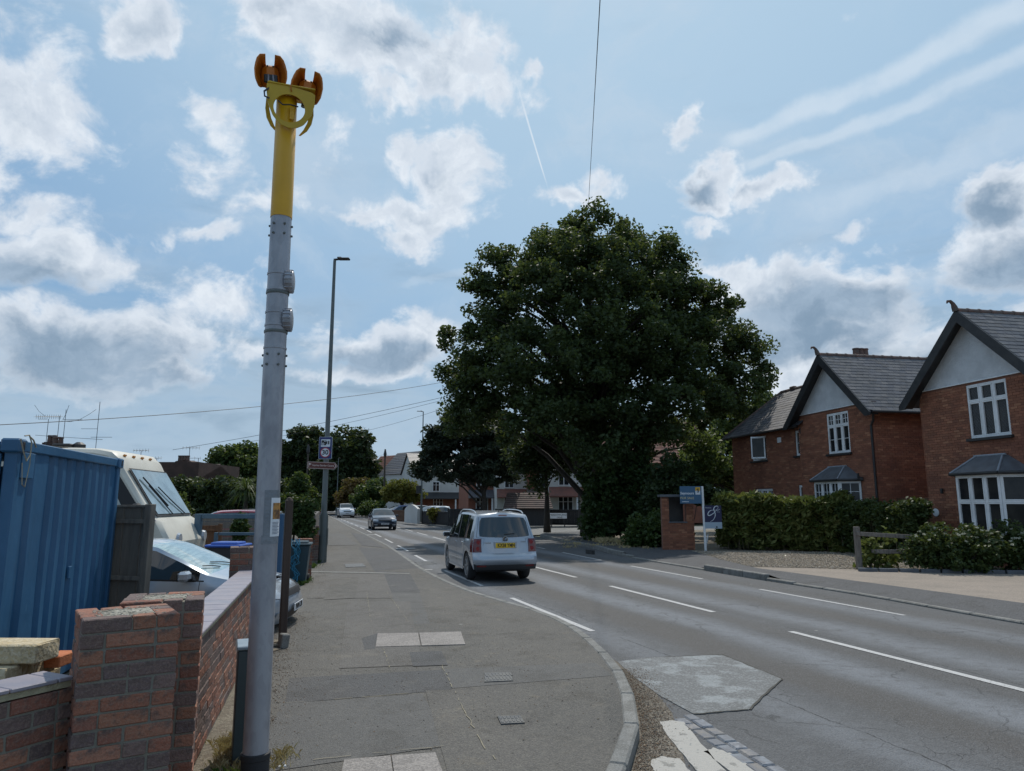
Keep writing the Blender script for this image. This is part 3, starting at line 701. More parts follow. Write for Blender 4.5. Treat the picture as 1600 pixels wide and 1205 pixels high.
def pillar(name, loc, rz, w, ztop, label, z0=.1, rows_visible=None, cap=True):
    root = empty(name, (loc[0], loc[1], z0), rz, label=label, cat='brick pillar', group='brick pillars of the front walls')
    H = ztop - z0; n = int(round(H / .075)); hw = w / 2
    core = MB(); core.box((0, 0, (H - .012) / 2), (w - .012, w - .012, H - .012)); core.build('mortar', m_mortar, root)
    inner = w - .1025 - .01
    for r in range(n):
        z = H - .0325 - .075 * r
        if z < .03: break
        for s in range(4):
            a = s * PI / 2; ex = Vector((math.cos(a), math.sin(a), 0)); ey = Vector((-math.sin(a), math.cos(a), 0))
            # run along ex on the side at -ey ; alternate direction every course
            flip = 1 if r % 2 == 0 else -1
            lens = (['s', 'h'] if r % 4 < 2 else ['h', 's']) if w > .4 else ['s']
            p = -hw if flip == 1 else -hw + .1025 + .01
            for kd in lens:
                L = .215 if kd == 's' else .1025
                if kd == 'h' and inner - .215 - .01 > .12: kd2 = 'h'
                c = ex * (p + L / 2) - ey * (hw - .05125); put_brick(kd, root, (c.x, c.y, z), a); p += L + .01
    if cap:
        mb = MB(); mb.box((0, 0, H - .028), (w - .2, w - .2, .05)); mb.build('mortar_infill', m_infill, root)
        cr = MB()
        for i in range(150):
            x, y = rnd.uniform(-hw + .06, hw - .06), rnd.uniform(-hw + .06, hw - .06); cr.box((x, y, H - .006 + (0 if abs(x) < hw - .1 and abs(y) < hw - .1 else .002)), (rnd.uniform(.005, .022), rnd.uniform(.005, .018), rnd.uniform(.006, .014)), rz=rnd.random() * 3, bev=.002)
        cr.build('mortar_crumbs', m_infill, root, kind='stuff')
    return root

pillar('brick_pillar', (-.735, 4.33), math.radians(16.5), .44, 1.285, 'nearest brick pillar with grey infill top at the splayed corner of the wall')
pillar('brick_pillar', (-.635, 4.925), math.radians(4), .44, 1.285, 'second brick pillar close behind the nearest one at the start of the tile topped wall')
pillar('brick_pillar', (-.405, 10.05), math.radians(3.7), .3275, 1.285, 'brick pillar at the far end of the tile topped wall beside the parked hatchback', cap=False)

def wall(name, a, b, ztop, label, z0=.1, coping=True, cw=.30, side=1, thick=.215, tilelen=.30, end=True):
    a = Vector(a); b = Vector(b); d = b - a; L = d.length; ang = math.atan2(d.y, d.x)
    root = empty(name, (a.x, a.y, z0), ang, label=label, cat='brick wall')
    H = ztop - z0; yb = thick * side / 2         # wall thickness towards +y*side of local frame
    core = MB(); core.box((L / 2, yb, H / 2 - .006), (L, thick - .012, H - .012)); core.build('mortar', m_mortar, root)
    n = int(H / .075)
    for r in range(n):
        z = H - .0325 - .01 - .075 * r
        if z < 0: break
        x = 0 if r % 2 == 0 else -.1125
        while x < L - .03:
            if x < -.01: c = x + .1125 + .05; kd = 'h'; cc = .05125; nx = .1125
            else:
                kd = 's' if x + .215 < L + .02 else 'h'; cc = x + (.1075 if kd == 's' else .05125); nx = x + (.225 if kd == 's' else .1125)
            put_brick(kd, root, (cc, .05125 * side, z), 0); x = nx
    if coping:
        bed = MB(); bed.box((L / 2, yb, H + .012), (L, cw - .035, .03)); bed.build('mortar_bed', m_bed, root)
        x = 0
        while x < L - .02:
            l = min(tilelen, L - x)
            t = MB(); t.box((0, 0, 0), (l - .006, cw, .02), bev=.004)
            o = t.build('coping_tile', m_tile, root, loc=(x + l / 2, yb, H + .040 + rnd.uniform(-.001, .001)), rz=rnd.uniform(-.004, .004)); x += l
    return root
m_bed = mat('mortar_bed', (.42, .38, .25), .95, col2=(.30, .27, .18), nscale=12, bump=.6, bscale=60)
m_tile = mat('coping_tile_face', (.26, .235, .275), .45, rand=.10, randcol=[(.245, .23, .275), (.28, .245, .275), (.235, .235, .28)], coords='World', col2=(.30, .265, .285), nscale=6, bump=.08, bscale=50)
wall('brick_wall', (-.475, 5.15), (-.195, 9.87), .955, 'long brick wall with lilac tile coping running along the pavement', side=1, cw=.27)
lw = wall('brick_wall', (-1.60, 3.52), (-.935, 4.205), .955, 'low brick wall with lilac tile coping at the lower left corner of the view', side=1, cw=.24, tilelen=.22)

# ---------------------------------------------------------------- stacked blocks behind the low wall
m_block = mat('pale_stone_block', (.48, .37, .21), .9, rand=.12, coords='World', col2=(.56, .46, .30), nscale=7, bump=.7, bscale=40, speck=(70, (.7, .63, .5), .3))
def block(corner, ex, ey, h, label):
    """block given by one top corner and two horizontal edge vectors"""
    c = Vector(corner); ex = Vector(ex); ey = Vector(ey); m_ = c + (ex + ey) / 2
    b = MB(); L1, L2 = ex.length, ey.length; b.box((0, 0, -h / 2), (L1, L2, h), bev=.008)
    b.v = [(x + rnd.uniform(-.005, .005), y + rnd.uniform(-.005, .005), z + rnd.uniform(-.004, .004)) for x, y, z in b.v]
    return b.build('stone_block', m_block, None, loc=(m_.x, m_.y, m_.z), rz=math.atan2(ex.y, ex.x), label=label, cat='stone block', group='pale stone blocks stacked behind the low wall')
YB = 4.7
def bl(px, py, z, L, Wd, h, label, rz=YAW):
    z = 1.85 - (1.85 - z) * 1.12; L *= 1.12; Wd *= 1.12; h *= 1.12; p = W(px, py, z)        # right front top corner
    ex = Vector((math.cos(-rz), math.sin(-rz), 0)); ey = Vector((-math.sin(-rz), math.cos(-rz), 0))
    return block(p - ex * L, ex * L, ey * Wd, h, label)
bl(58, 1008, 1.10, .44, .20, .10, 'pale stone block with the clean right end, topmost of its stack beside the blue container')
bl(54, 1032, .998, .46, .22, .10, 'pale stone block directly under the topmost one beside the blue container', rz=YAW - .08)
bl(50, 1056, .897, .5, .24, .10, 'lowest pale stone block in the stack under the topmost one', rz=YAW + .05)
bl(-22, 1010, 1.10, .44, .22, .10, 'pale stone block cut off by the left edge of the view')
bl(29, 1031, 1.02, .44, .12, .12, 'whitish stone block standing in front of the stack behind the tile coping')
bl(10, 1046, .995, .44, .13, .12, 'yellowish stone block nearest to the tile coping at the left edge')
mb = MB(); p = W(84, 1036, .86)
b_ = MB(); b_.box((0, 0, 0), (.11, .2, .07), bev=.006); o = b_.build('clay_brick', mat('new_clay_brick', (.50, .16, .06), .85, col2=(.42, .13, .05), nscale=8, bump=.3), None, loc=(p.x, p.y + .12, .86), rz=-.25, label='loose orange clay brick lying beside the pale stone blocks', cat='brick')
heap = MB(); heap.box((-1.75, 5.5, .40), (1.1, .7, .6), rz=-YAW, bev=.05); heap.build('rubble_heap', m_dirt, None, label='heap of dry earth under the stone blocks behind the low wall', cat='rubble')

# ---------------------------------------------------------------- blue shipping container
def m_contmat():
    M = bpy.data.materials.new('container_blue'); M.use_nodes = True; t = M.node_tree; t.nodes.clear(); g = NG(t)
    pos = g.n('ShaderNodeTexCoord').outputs['Object']
    c = g.mix(g.mr(g.noise(g.v('MULTIPLY', pos, (1, 1, .4)), 1.6, 5), .35, .7), (.022, .095, .195), (.038, .13, .25))
    dents = g.noise(g.v('MULTIPLY', pos, (1, 1, .25)), 3.0, 6, .7)
    c = g.mix(g.mr(dents, .63, .72, 0, .8), c, (.10, .20, .31))
    sc = g.noise(pos, 11, 6, .75); c = g.mix(g.mr(sc, .70, .74, 0, .9), c, (.10, .05, .035))
    c = g.mix(g.mr(g.noise(g.v('MULTIPLY', pos, (1, 1, .06)), 6, 4), .58, .8, 0, .5), c, (.015, .055, .115))
    b = g.n('ShaderNodeBsdfPrincipled'); g.setin(b, 'Base Color', c); b.inputs['Roughness'].default_value = .42
    bm = g.n('ShaderNodeBump'); bm.inputs['Strength'].default_value = .35; bm.inputs['Distance'].default_value = .03
    g.setin(bm, 'Height', g.noise(pos, 3.2, 3)); t.links.new(bm.outputs[0], b.inputs['Normal'])
    o = g.n('ShaderNodeOutputMaterial'); t.links.new(b.outputs[0], o.inputs[0]); return M
m_cont = m_contmat()
def container():
    a = W(28, 687, 2.38); b = W(188, 718, 2.38); d = (b - a); L = d.length; ang = math.atan2(d.y, d.x); zt = 2.38; zb = .12; H = zt - zb; Wd = 2.1
    r = empty('shipping_container', (a.x, a.y, zb), ang, label='blue corrugated steel shipping container behind the low wall', cat='shipping container')
    # corrugated long side (local y=0 faces the road), a few flat panels near the door end
    m_ = MB(); xs = []; x = .12; prof = [(.06, 0), (.06 + .0, 0)]
    pts = [(.08, 0)]
    x = .42
    pts += [(.30, 0), (.34, .036), (.42, .036), (.46, 0)]; x = .74
    while x < L - .2:
        pts += [(x, 0), (x + .035, .036), (x + .12, .036), (x + .155, 0)]; x += .245
    pts += [(L - .06, 0)]
    zz = np.linspace(.12, H - .09, 14)
    vs = []
    for zq in zz:
        for (px_, dep) in pts: vs.append((px_, .02 + dep + .006 * math.sin(px_ * 5 + zq * 2.1) * math.sin(zq * 1.7 + px_), zq))
    n = len(pts)
    m_.add(vs, [(i * n + j, i * n + j + 1, (i + 1) * n + j + 1, (i + 1) * n + j) for i in range(len(zz) - 1) for j in range(n - 1)])
    m_.build('corrugated_side', m_cont, r)
    m_ = MB(); m_.box((L / 2, .03, H - .045), (L - .1, .07, .09), bev=.008); m_.build('top_rail', m_cont, r)
    m_ = MB(); m_.box((L / 2, .03, .07), (L - .1, .07, .12), bev=.008); m_.build('bottom_rail', m_cont, r)
    for xq in (.04, L - .035):
        for yq in (.04, Wd - .04):
            m_ = MB(); m_.box((xq, yq, H / 2), (.09, .1, H - .2), bev=.01); m_.build('corner_post', m_cont, r)
            for zq in (H - .05, .06):
                m_ = MB(); m_.box((xq, yq, zq), (.16, .15, .12), bev=.015)
                m_.cur = 1; m_.box((xq, yq - .0735, zq), (.05, .008, .07), bev=.003); m_.build('corner_casting', [m_cont, m_black], r)
    m_ = MB(); m_.box((L / 2, Wd / 2, H - .03), (L - .1, Wd - .1, .03)); m_.build('roof', m_cont, r)
    m_ = MB(); m_.box((L / 2, Wd - .02, H / 2), (L - .1, .03, H - .2)); m_.build('rear_side', m_cont, r)
    for i in (0, 1):
        m_ = MB(); m_.box((-.01, Wd * (.27 + .46 * i), H / 2), (.04, Wd * .44, H - .24), bev=.006)
        for k in (-.25, .25): m_.tube([(-.045, Wd * (.27 + .46 * i) + k, .15), (-.045, Wd * (.27 + .46 * i) + k, H - .15)], .017)
        m_.build('door', m_cont, r)
    m_ = MB(); m_.box((L - .01, Wd / 2, H / 2), (.03, Wd - .2, H - .2)); m_.build('end_wall', m_cont, r)
    m_ = MB(); m_.box((.22, -.006, H - .21), (.26, .02, .22), bev=.004); m_.build('vent_plate', m_cont, r)
    m_ = MB(); m_.box((1.56, .012, 1.02), (.08, .02, .12), bev=.004); m_.build('lashing_plate', m_cont, r)
    rope = MB(); P0 = Vector((.02, -.05, H + .02)); 
    rope.tube([(-.03, -.06, H + .03), (.06, -.06, H + .045), (.10, -.07, H - .02), (.08, -.075, H - .12), (.02, -.075, H - .18), (-.05, -.07, H - .1), (-.1, -.06, H + .0)], .006, 5)
    rope.tube([(.08, -.06, H + .03), (.14, -.065, H + .01), (.2, -.07, H - .05)], .007, 5)
    rope.tube([(.09, -.07, H - .02), (.08, -.08, H - .2), (.03, -.08, H - .4), (-.03, -.08, H - .38), (-.06, -.075, H - .2)], .004, 5)
    rp = rope.build('frayed_rope', mat('rope', (.30, .27, .2), .9), None, smooth=True, label='frayed pale rope hanging over the near top corner of the blue container', cat='rope')
    rp.location = r.location; rp.rotation_euler = r.rotation_euler
container()

# ---------------------------------------------------------------- wooden fence panel beside the container
m_oldwood = mat('weathered_wood', (.22, .19, .155), .9, rand=.14, col2=(.16, .135, .11), nscale=3, stretch=(6, 6, .8), bump=.5, bscale=20)
m_brownwood = mat('brown_wood', (.15, .075, .038), .85, rand=.15, col2=(.10, .05, .027), nscale=3, stretch=(6, 6, .8), bump=.4, bscale=20)
m_greywood = mat('grey_wood', (.21, .19, .165), .9, rand=.12, col2=(.15, .135, .12), nscale=3, stretch=(6, 6, .8), bump=.4, bscale=20)
def fence_panel(name, a, b, z0, z1, label, m_, boardw=.12, post=True, rails=True, horiz=False, cat='fence', group=None, cap=False):
    a = Vector(a); b = Vector(b); d = b - a; L = d.length; ang = math.atan2(d.y, d.x)
    r = empty(name, (a.x, a.y, z0), ang, label=label, cat=cat, group=group); H = z1 - z0
    if horiz:
        n = int(H / boardw)
        for i in range(n):
            m2 = MB(); m2.box((L / 2, 0, (i + .5) * H / n), (L, .022, H / n - .012), bev=.003); m2.build('board', m_, r)
    else:
        n = max(2, int(L / boardw))
        me = MB(); me.box((0, 0, 0), (L / n - .006, .018, H), bev=.003); me = me.mesh('board', m_)
        for i in range(n):
            o = bpy.data.objects.new('board', me); o.location = ((i + .5) * L / n, (-1) ** i * .004, H / 2 + rnd.uniform(-.004, .004)); o.rotation_euler = (0, 0, .03); link(o, r)
    if rails:
        for zq in (.12, .5, .9):
            m2 = MB(); m2.box((L / 2, -.03, H * zq), (L, .035, .05), bev=.003); m2.build('rail', m_, r)
    if post:
        for xq in (0, L):
            m2 = MB(); m2.box((xq, -.02, H / 2 + .02), (.09, .09, H + .04), bev=.005); m2.build('post', m_, r)
    if cap:
        m2 = MB(); m2.box((L / 2, 0, H + .015), (L, .06, .03), bev=.003); m2.build('cap_rail', m_, r)
    return r
pa = D(168, 793, 9.0); pb_ = D(237, 793, 8.85)
fence_panel('fence_panel', (pa.x, pa.y), (pb_.x, pb_.y), .1, pb_.z, 'old grey brown wooden fence panel standing between the container and the silver hatchback', m_oldwood, cap=True)

# ---------------------------------------------------------------- brown post, kerb block, blue frame gate, steel cabinet
q = W(441, 1005, .1)
m_ = MB(); hpost = 1.80
m_.box((0, 0, hpost / 2), (.095, .095, hpost), bev=.012); m_.lathe([(.044, hpost - .002), (.03, hpost + .02), (.01, hpost + .03)], n=12)
m_.build('wooden_post', m_brownpost if 'm_brownpost' in globals() else mat('brown_post', (.075, .052, .04), .85, col2=(.055, .038, .03), nscale=2, stretch=(8, 8, .6), bump=.4, bscale=25), None, loc=(q.x, q.y, .09), rz=.1, label='dark brown square wooden gatepost at the end of the brick wall', cat='post')
q = W(443, 1009, .1)
m_ = MB(); m_.box((0, 0, .075), (.10, .13, .17), bev=.012, R=Matrix.Rotation(.12, 3, 'Y')); m_.build('concrete_block', m_kerb, None, loc=(q.x, q.y - .1, .1), rz=.3, label='small pale concrete block leaning at the foot of the brown gatepost', cat='concrete block')

# grey steel cabinet behind the camera pole
cb = Vector((-.155, 5.62)); m_ = MB(); r = empty('steel_cabinet', (cb.x, cb.y, .1), math.radians(3.7), label='narrow dark green grey steel cabinet between the wall and the camera pole', cat='cabinet')
m_cab = mat('cabinet_paint', (.035, .055, .06), .4, col2=(.05, .07, .075), nscale=3); m_cabtop = mat('cabinet_top', (.18, .23, .27), .35, col2=(.25, .29, .32), nscale=9)
m_ = MB(); m_.box((0, 0, .37), (.15, .30, .74), bev=.008); m_.build('body', m_cab, r)
m_ = MB(); m_.box((0, 0, .755), (.165, .32, .025), bev=.006); m_.build('lid', m_cabtop, r)
m_ = MB(); m_.box((.077, 0, .37), (.006, .24, .6), bev=.002); m_.box((.082, .09, .4), (.01, .02, .06), bev=.002); m_.build('door', m_cab, r)
P_ = []
for i in range(46):
    y = 4.4 + i * .125; P_.append((-.44 + (y - 5.5) * .064 + .04 + .20 * abs(math.sin(i * 1.3)) * rnd.uniform(.5, 1) + .12 * rnd.random(), y))
P_ = P_ + [(-.50 + (y - 5.5) * .064, y) for y in (10.1, 4.4)]
sheet('dirt_verge', P_[::1], .1110, m_dirt)
# straw like dead grass at the wall foot
def tufts(name, centers, n, h, spread, m_, **tg):
    V = []; Q = []; k = 0
    for (cx, cy, cz) in centers:
        for i in range(n):
            a = rnd.random() * 6.28; r0 = abs(rnd.gauss(0, spread)); x = cx + math.cos(a) * r0; y = cy + math.sin(a) * r0; l = h * rnd.uniform(.4, 1.1); lean = rnd.uniform(.1, .9); b = rnd.random() * 6.28
            w = rnd.uniform(.002, .005); dx, dy = math.cos(b), math.sin(b)
            V += [(x - dy * w, y + dx * w, cz), (x + dy * w, y - dx * w, cz), (x + dx * l * lean * .4 + dy * w * .7, y + dy * l * lean * .4 - dx * w * .7, cz + l * .6), (x + dx * l * lean, y + dy * l * lean, cz + l * (1 - .3 * lean))]
            Q.append((k, k + 1, k + 3, k + 2)); k += 4
    o = bpy.data.objects.new(name, mesh_np(name, np.array(V), np.array(Q), m_)); link(o); return tag(o, kind='stuff', **tg)
m_straw = leafmat('dead_grass', [(.42, .33, .16), (.50, .40, .22), (.34, .25, .12)], .2)
m_weed = leafmat('weed_leaves', [(.05, .09, .02), (.09, .15, .035), (.07, .11, .03)], .3)
tufts('dead_grass', [(-.24 + rnd.gauss(0, .05), 5.2 + rnd.random() * .9, .1) for _ in range(14)] + [(.06, 5.35, .1), (.1, 5.5, .1), (.13, 5.6, .1)], 60, .07, .06, m_straw, label='dry straw coloured grass at the foot of the wall around the cabinet', cat='grass')
tufts('weeds', [(-.22, 5.1, .1), (-.2, 5.05, .1), (.62, 17.0, .1), (.7, 17.2, .1), (.66, 16.8, .1), (.55, 16.4, .1), (.95, 20.5, .1), (1.0, 21, .1), (1.2, 22.2, .1)], 70, .13, .07, m_weed, label='green weeds growing along the foot of the front walls', cat='weeds')
# litter
q = W(441, 1199, .1); m_ = MB(); m_.box((0, 0, .006), (.05, .018, .012), rz=.2, bev=.003); m_.build('litter', m_white, None, loc=q, label='tiny white scrap of litter on the pavement beside the camera pole', cat='litter')

# ================================================================ SPEED CAMERA POLE
m_galv = mat('galvanised_steel', (.36, .365, .39), .40, .35, col2=(.22, .225, .25), nscale=3.2, nlo=.40, nhi=.72, bump=.06, bscale=12, stretch=(1, 1, .5), speck=(38, (.42, .43, .46), .12))
m_yellow = mat('yellow_paint', (.66, .345, .004), .38, col2=(.58, .30, .004), nscale=2)
m_yellow2 = mat('yellow_bracket', (.56, .36, .008), .42, col2=(.46, .29, .008), nscale=2)
m_orange = mat('orange_shroud', (.60, .19, .01), .5, col2=(.48, .14, .008), nscale=4, bump=.1)
m_tape = mat('duct_tape', (.17, .19, .21), .4, col2=(.22, .24, .26), nscale=8, bump=.5, bscale=40)
m_paper = mat('paper', (.70, .72, .74), .6)
PB = Vector((-.062, 5.03, .1))
def cam_pole():
    r = empty('camera_pole', PB, -YAW * .0, label='tall grey steel pole with yellow upper section carrying two enforcement cameras', cat='camera pole')
    tilt = Matrix.Rotation(math.radians(0.35), 3, 'Y')
    def zat(py, px=430): return D(px, py, PB.length if False else (PB.x * math.sin(YAW) + PB.y * math.cos(YAW))).z - .1
    z_y = zat(340); z_t = zat(176); R0, R1 = .078, .0695
    def R(z): return R0 + (R1 - R0) * z / z_t
    b = MB(); b.lathe([(.086, -.05), (.086, .17), (.090, .175), (.090, .205), (.079, .21)], n=40); b.build('base_sleeve', m_rubber, r, smooth=True)
    b = MB(); b.tube([(.09, -.06, .08), (.112, -.075, .08)], .012, 8); b.build('lock_bolt', m_black, r)
    # grey shaft in sections with visible rims
    joints = [zat(545), zat(510), zat(490), zat(455), zat(430)]
    prof = [(R(0) , .2)]; z = .2
    for j in sorted(joints):
        prof += [(R(j), j - .008), (R(j) + .004, j - .006), (R(j) + .004, j + .006), (R(j), j + .008)]
    prof += [(R(z_y), z_y)]
    b = MB(); b.lathe(prof, n=48); b.build('grey_shaft', m_galv, r, smooth=True, sharp=60)
    b = MB(); b.lathe([(R(z_y) + .003, z_y - .01), (R(z_y) + .003, z_y), (R(z_t) + .002, z_t + .09), (R(z_t) - .015, z_t + .10)], n=48); b.build('yellow_shaft', m_yellow, r, smooth=True, sharp=60)
    # bolts: rows of four near joints
    bolt = MB(); bolt.lathe([(.0085, 0), (.0085, .010), (.004, .013)], n=8, axis='X')
    bm = bolt.mesh('bolt', m_steelgrey)
    for z in (z_y - .07, z_y - .14, zat(556), zat(572)):
        for k in range(6):
            a = k * PI / 3 + PI / 2 + .35; o = bpy.data.objects.new('bolt', bm); o.location = (math.cos(a) * (R(z) - .001), math.sin(a) * (R(z) - .001), z); o.rotation_euler = (0, 0, a); link(o, r)
    # scratches/bands
    # radar detectors on the right side of the pole
    for py in (440, 500):
        z = zat(py); m2 = MB()
        a = Vector((math.cos(-YAW + .15), math.sin(-YAW + .15), 0))
        e = empty('radar_unit_mount', (0, 0, 0)) if False else None
        m2.M = Matrix.Translation((a.x * (R(z) + .004), a.y * (R(z) + .004), z)) @ Matrix.Rotation(math.atan2(a.y, a.x), 4, 'Z')
        m2.lathe([(.065, -.03), (.076, -.02), (.079, .012), (.072, .026), (.055, .030)], n=24, axis='X')
        for k in range(16):
            t = k * PI / 8; m2.box((.0, math.cos(t) * .077, math.sin(t) * .077), (.05, .012, .012), R=Matrix.Rotation(t, 3, 'X'), bev=.002)
        m2.build('sensor_drum', m_galv, r, smooth=True)
        m2 = MB(); m2.lathe([(R(z) + .004, z - .10), (R(z) + .006, z - .095), (R(z) + .006, z - .085), (R(z) + .004, z - .08)], n=40); m2.build('band_clamp', m_steelgrey, r, smooth=True)
    # taped notice on the road side
    def wrap(name, a0, a1, z0, z1, rr, m_, par=r):
        m2 = MB(); n = 12; vs = []
        for i in range(n + 1):
            a = a0 + (a1 - a0) * i / n
            for zq in (z0, z1): vs.append((math.cos(a) * (R(zq) + rr), math.sin(a) * (R(zq) + rr), zq))
        m2.add(vs, [(2 * i, 2 * i + 2, 2 * i + 3, 2 * i + 1) for i in range(n)]); return m2.build(name, m_, par, smooth=True, sharp=0)
    A = -PI / 2 - YAW      # towards the camera
    wrap('tape', A + .05, A + 1.85, zat(848), zat(766), .0022, m_tape); wrap('tape', A - .05, A + 1.7, zat(849), zat(836), .0034, m_tape)
    n_ = wrap('notice', A + .62, A + 1.75, zat(838), zat(778), .0046, m_paper)
    m_photo = mat('photo_print', (.12, .06, .03), .5, col2=(.45, .22, .05), nscale=22, nlo=.4, nhi=.6)
    wrap('picture', A + .78, A + 1.72, zat(811), zat(786), .006, m_photo, n_)
    m_ink = mat('print_ink', (.13, .15, .2), .7)
    for i in range(9):
        wrap('text_line', A + .78, A + 1.3 + .3 * rnd.random(), zat(834 - i * 2.2), zat(833.2 - i * 2.2), .006, m_ink, n_)
    # ---- head: bracket frame and two shrouded cameras. local frame facing the viewer
    hz = empty('camera_bracket', (0, 0, 0), -YAW, parent=r)   # local -y looks to the photographer
    bpy.data.objects.remove(hz)
    S = .00455           # metres per photograph pixel at the head
    def hp(px, py, y=0): return Vector(((px - 447) * S, y, z_t + (176 - py) * S * 1.13))
    HM = Matrix.Rotation(.02, 4, 'Z')
    # front plate: yoke with a big round hole in front of the shaft
    def yoke(yoff, name):
        outer = [(416, 144), (455, 148), (489, 153), (489, 170), (484, 188), (473, 203), (462, 209), (450, 210), (438, 206), (427, 195), (419, 178), (416, 160)]
        # resample by angle around hole centre
        c = hp(451, 181); rh = 23.5 * S
        O = [hp(*p) for p in outer]; n = 48; vs = []
        def hit(a):
            dx, dz = math.cos(a), math.sin(a); best = None
            for i in range(len(O)):
                p, q = O[i], O[(i + 1) % len(O)]; ex, ez = q.x - p.x, q.z - p.z; den = dx * ez - dz * ex
                if abs(den) < 1e-9: continue
                t = ((p.x - c.x) * ez - (p.z - c.z) * ex) / den; s_ = ((p.x - c.x) * dz - (p.z - c.z) * dx) / den
                if t > 0 and -1e-6 <= s_ <= 1 + 1e-6 and (best is None or t < best): best = t
            return best
        m2 = MB(); m2.M = HM; 
        for i in range(n):
            a = 2 * PI * i / n; t = max(hit(a), rh + .01); ch = (math.cos(a), math.sin(a))
            for (rr) in (rh, t):
                for y in (yoff - .004, yoff + .004): vs.append((c.x + ch[0] * rr, y, c.z + ch[1] * rr))
        fs = []
        for i in range(n):
            j = (i + 1) % n; a_, b_ = 4 * i, 4 * j
            fs += [(a_, a_ + 2, b_ + 2, b_), (a_ + 1, b_ + 1, b_ + 3, a_ + 3), (a_, b_, b_ + 1, a_ + 1), (a_ + 2, a_ + 3, b_ + 3, b_ + 2)]
        m2.add(vs, fs); return m2.build(name, m_yellow2, r)
    r.rotation_euler = (0, -math.radians(.4), 0)
    yoke(-R1 - .03, 'front_yoke')
    # rear hoop: open curved arms visible either side
    for sg in (-1, 1):
        m2 = MB(); m2.M = HM
        pts = [hp(452 + sg * 34, 156, .02), hp(452 + sg * 34, 172, .03), hp(452 + sg * 31, 185, .035), hp(452 + sg * 25, 196, .04), hp(452 + sg * 17, 204, .045)]
        vs = []
        for i, p in enumerate(pts):
            w_ = [.010, .014, .016, .014, .006][i]
            vs += [(p.x - w_, p.y, p.z), (p.x + w_, p.y, p.z), (p.x + w_, p.y + .008, p.z), (p.x - w_, p.y + .008, p.z)]
        m2.add(vs, [(4 * i + k, 4 * i + (k + 1) % 4, 4 * i + 4 + (k + 1) % 4, 4 * i + 4 + k) for i in range(4) for k in range(4)] + [(3, 2, 1, 0), (16, 17, 18, 19)])
        m2.build('rear_hoop', m_yellow2, r)
    m2 = MB(); m2.M = HM
    p = hp(453, 146); m2.box((p.x, 0.0, p.z - .005), (72 * S, .22, .012), bev=.003); m2.build('top_plate', m_yellow2, r)
    m2 = MB(); m2.M = HM; m2.box((hp(451, 186).x + .02, -R1 - .012, hp(451, 186).z), (.03, .01, .09)); m2.build('cable_slot', m_yellow, r)
    m2 = MB(); m2.M = HM
    m2.tube([hp(425, 147, -.05), hp(419, 156, -.10), hp(413, 165, -.13), hp(414, 172, -.13), hp(421, 173, -.12)], .0065, 6)
    m2.tube([hp(434, 172, -.10), hp(441, 177, -.10), hp(452, 178, -.125), hp(464, 177, -.105)], .005, 6)
    m2.build('cable', m_black, r, smooth=True)
    # cameras
    def head(px, py, lean, label):
        e = empty('enforcement_camera', r.location + Vector((-.03, 0, 0)), .02, label=label, cat='traffic camera', group='orange shrouded cameras on the yellow pole')
        c = hp(px, py); w = 26 * S; h = 30 * S
        Mx = Matrix.Translation(c) @ Matrix.Rotation(lean, 4, 'Y') @ Matrix.Rotation(math.radians(-4), 4, 'X')
        IN = [(12, -22), (14, -14), (15, -5), (14.5, 3), (12.5, 8), (10, 10), (5, 8)]; OUT = [(21, -29), (23.5, -22), (23.8, -12), (22, -3), (19.5, 5), (15, 11), (7, 12)]
        kx, kz = S, S * 1.13; vs = []; fs = []
        for sg in (-1, 1):
            base = len(vs); MN = 5
            for (a_, b_) in zip(IN, OUT):
                for q in range(MN):
                    t = q / (MN - 1); bul = math.sin(t * PI / 2); x = a_[0] + (b_[0] - a_[0]) * bul; z = a_[1] + (b_[1] - a_[1]) * (t * .4 + bul * .6)
                    vs.append((sg * x * kx, .03 - .125 * (1 - math.cos(t * PI / 2)) - .01 * t, z * kz))
            for i_ in range(len(IN) - 1):
                for q in range(MN - 1):
                    f = (base + i_ * MN + q, base + i_ * MN + q + 1, base + (i_ + 1) * MN + q + 1, base + (i_ + 1) * MN + q); fs.append(f if sg > 0 else f[::-1])
        n0 = len(vs); ring = [(x, z) for x, z in IN] + [(-x, z) for x, z in IN[::-1]]
        vs += [(x * kx, .03, z * kz) for x, z in ring]; fs.append(tuple(range(n0, n0 + len(ring))))
        m2 = MB(); m2.M = Mx; m2.add(vs, fs); so = m2.build('shroud', m_orange, e, smooth=True, sharp=50)
        md = so.modifiers.new('thickness', 'SOLIDIFY'); md.thickness = .007; md.offset = 0
        m2 = MB(); m2.M = Mx; m2.box((0, .03, -.03), (w * .95, .12, h * 1.15), bev=.03); m2.build('camera_body', m_orange, e, smooth=True)
        m2 = MB(); m2.M = Mx; m2.box((.0, -.034, -.085), (w * .8, .02, h * .5), bev=.006); m2.build('rear_panel', m_black, e)
        m2 = MB(); m2.M = Mx
        for sx in (-.016, .016):
            m2 = MB(); m2.M = Mx; m2.tube([(sx, -.045, -.06), (sx, -.055, -.085), (sx * 1.3, -.05, -.15)], .006, 6); m2.build('connector', m_galv, e, smooth=True)
            m2 = MB(); m2.M = Mx; m2.tube([(sx * 1.2, -.031, .02), (sx * 1.2, -.035, .02)], .006, 8); m2.build('screw_hole', m_black, e, smooth=True)
        m2 = MB(); m2.M = Mx; m2.tube([(.0, 0.0, -.12), (0, .01, -.175)], .02, 10); m2.build('mount', m_steelgrey, e)
        return e
    head(419, 119, math.radians(-5), 'left of the two orange shrouded enforcement cameras on the yellow bracket')
    head(477, 131, math.radians(7), 'right of the two orange shrouded enforcement cameras on the yellow bracket')
cam_pole()

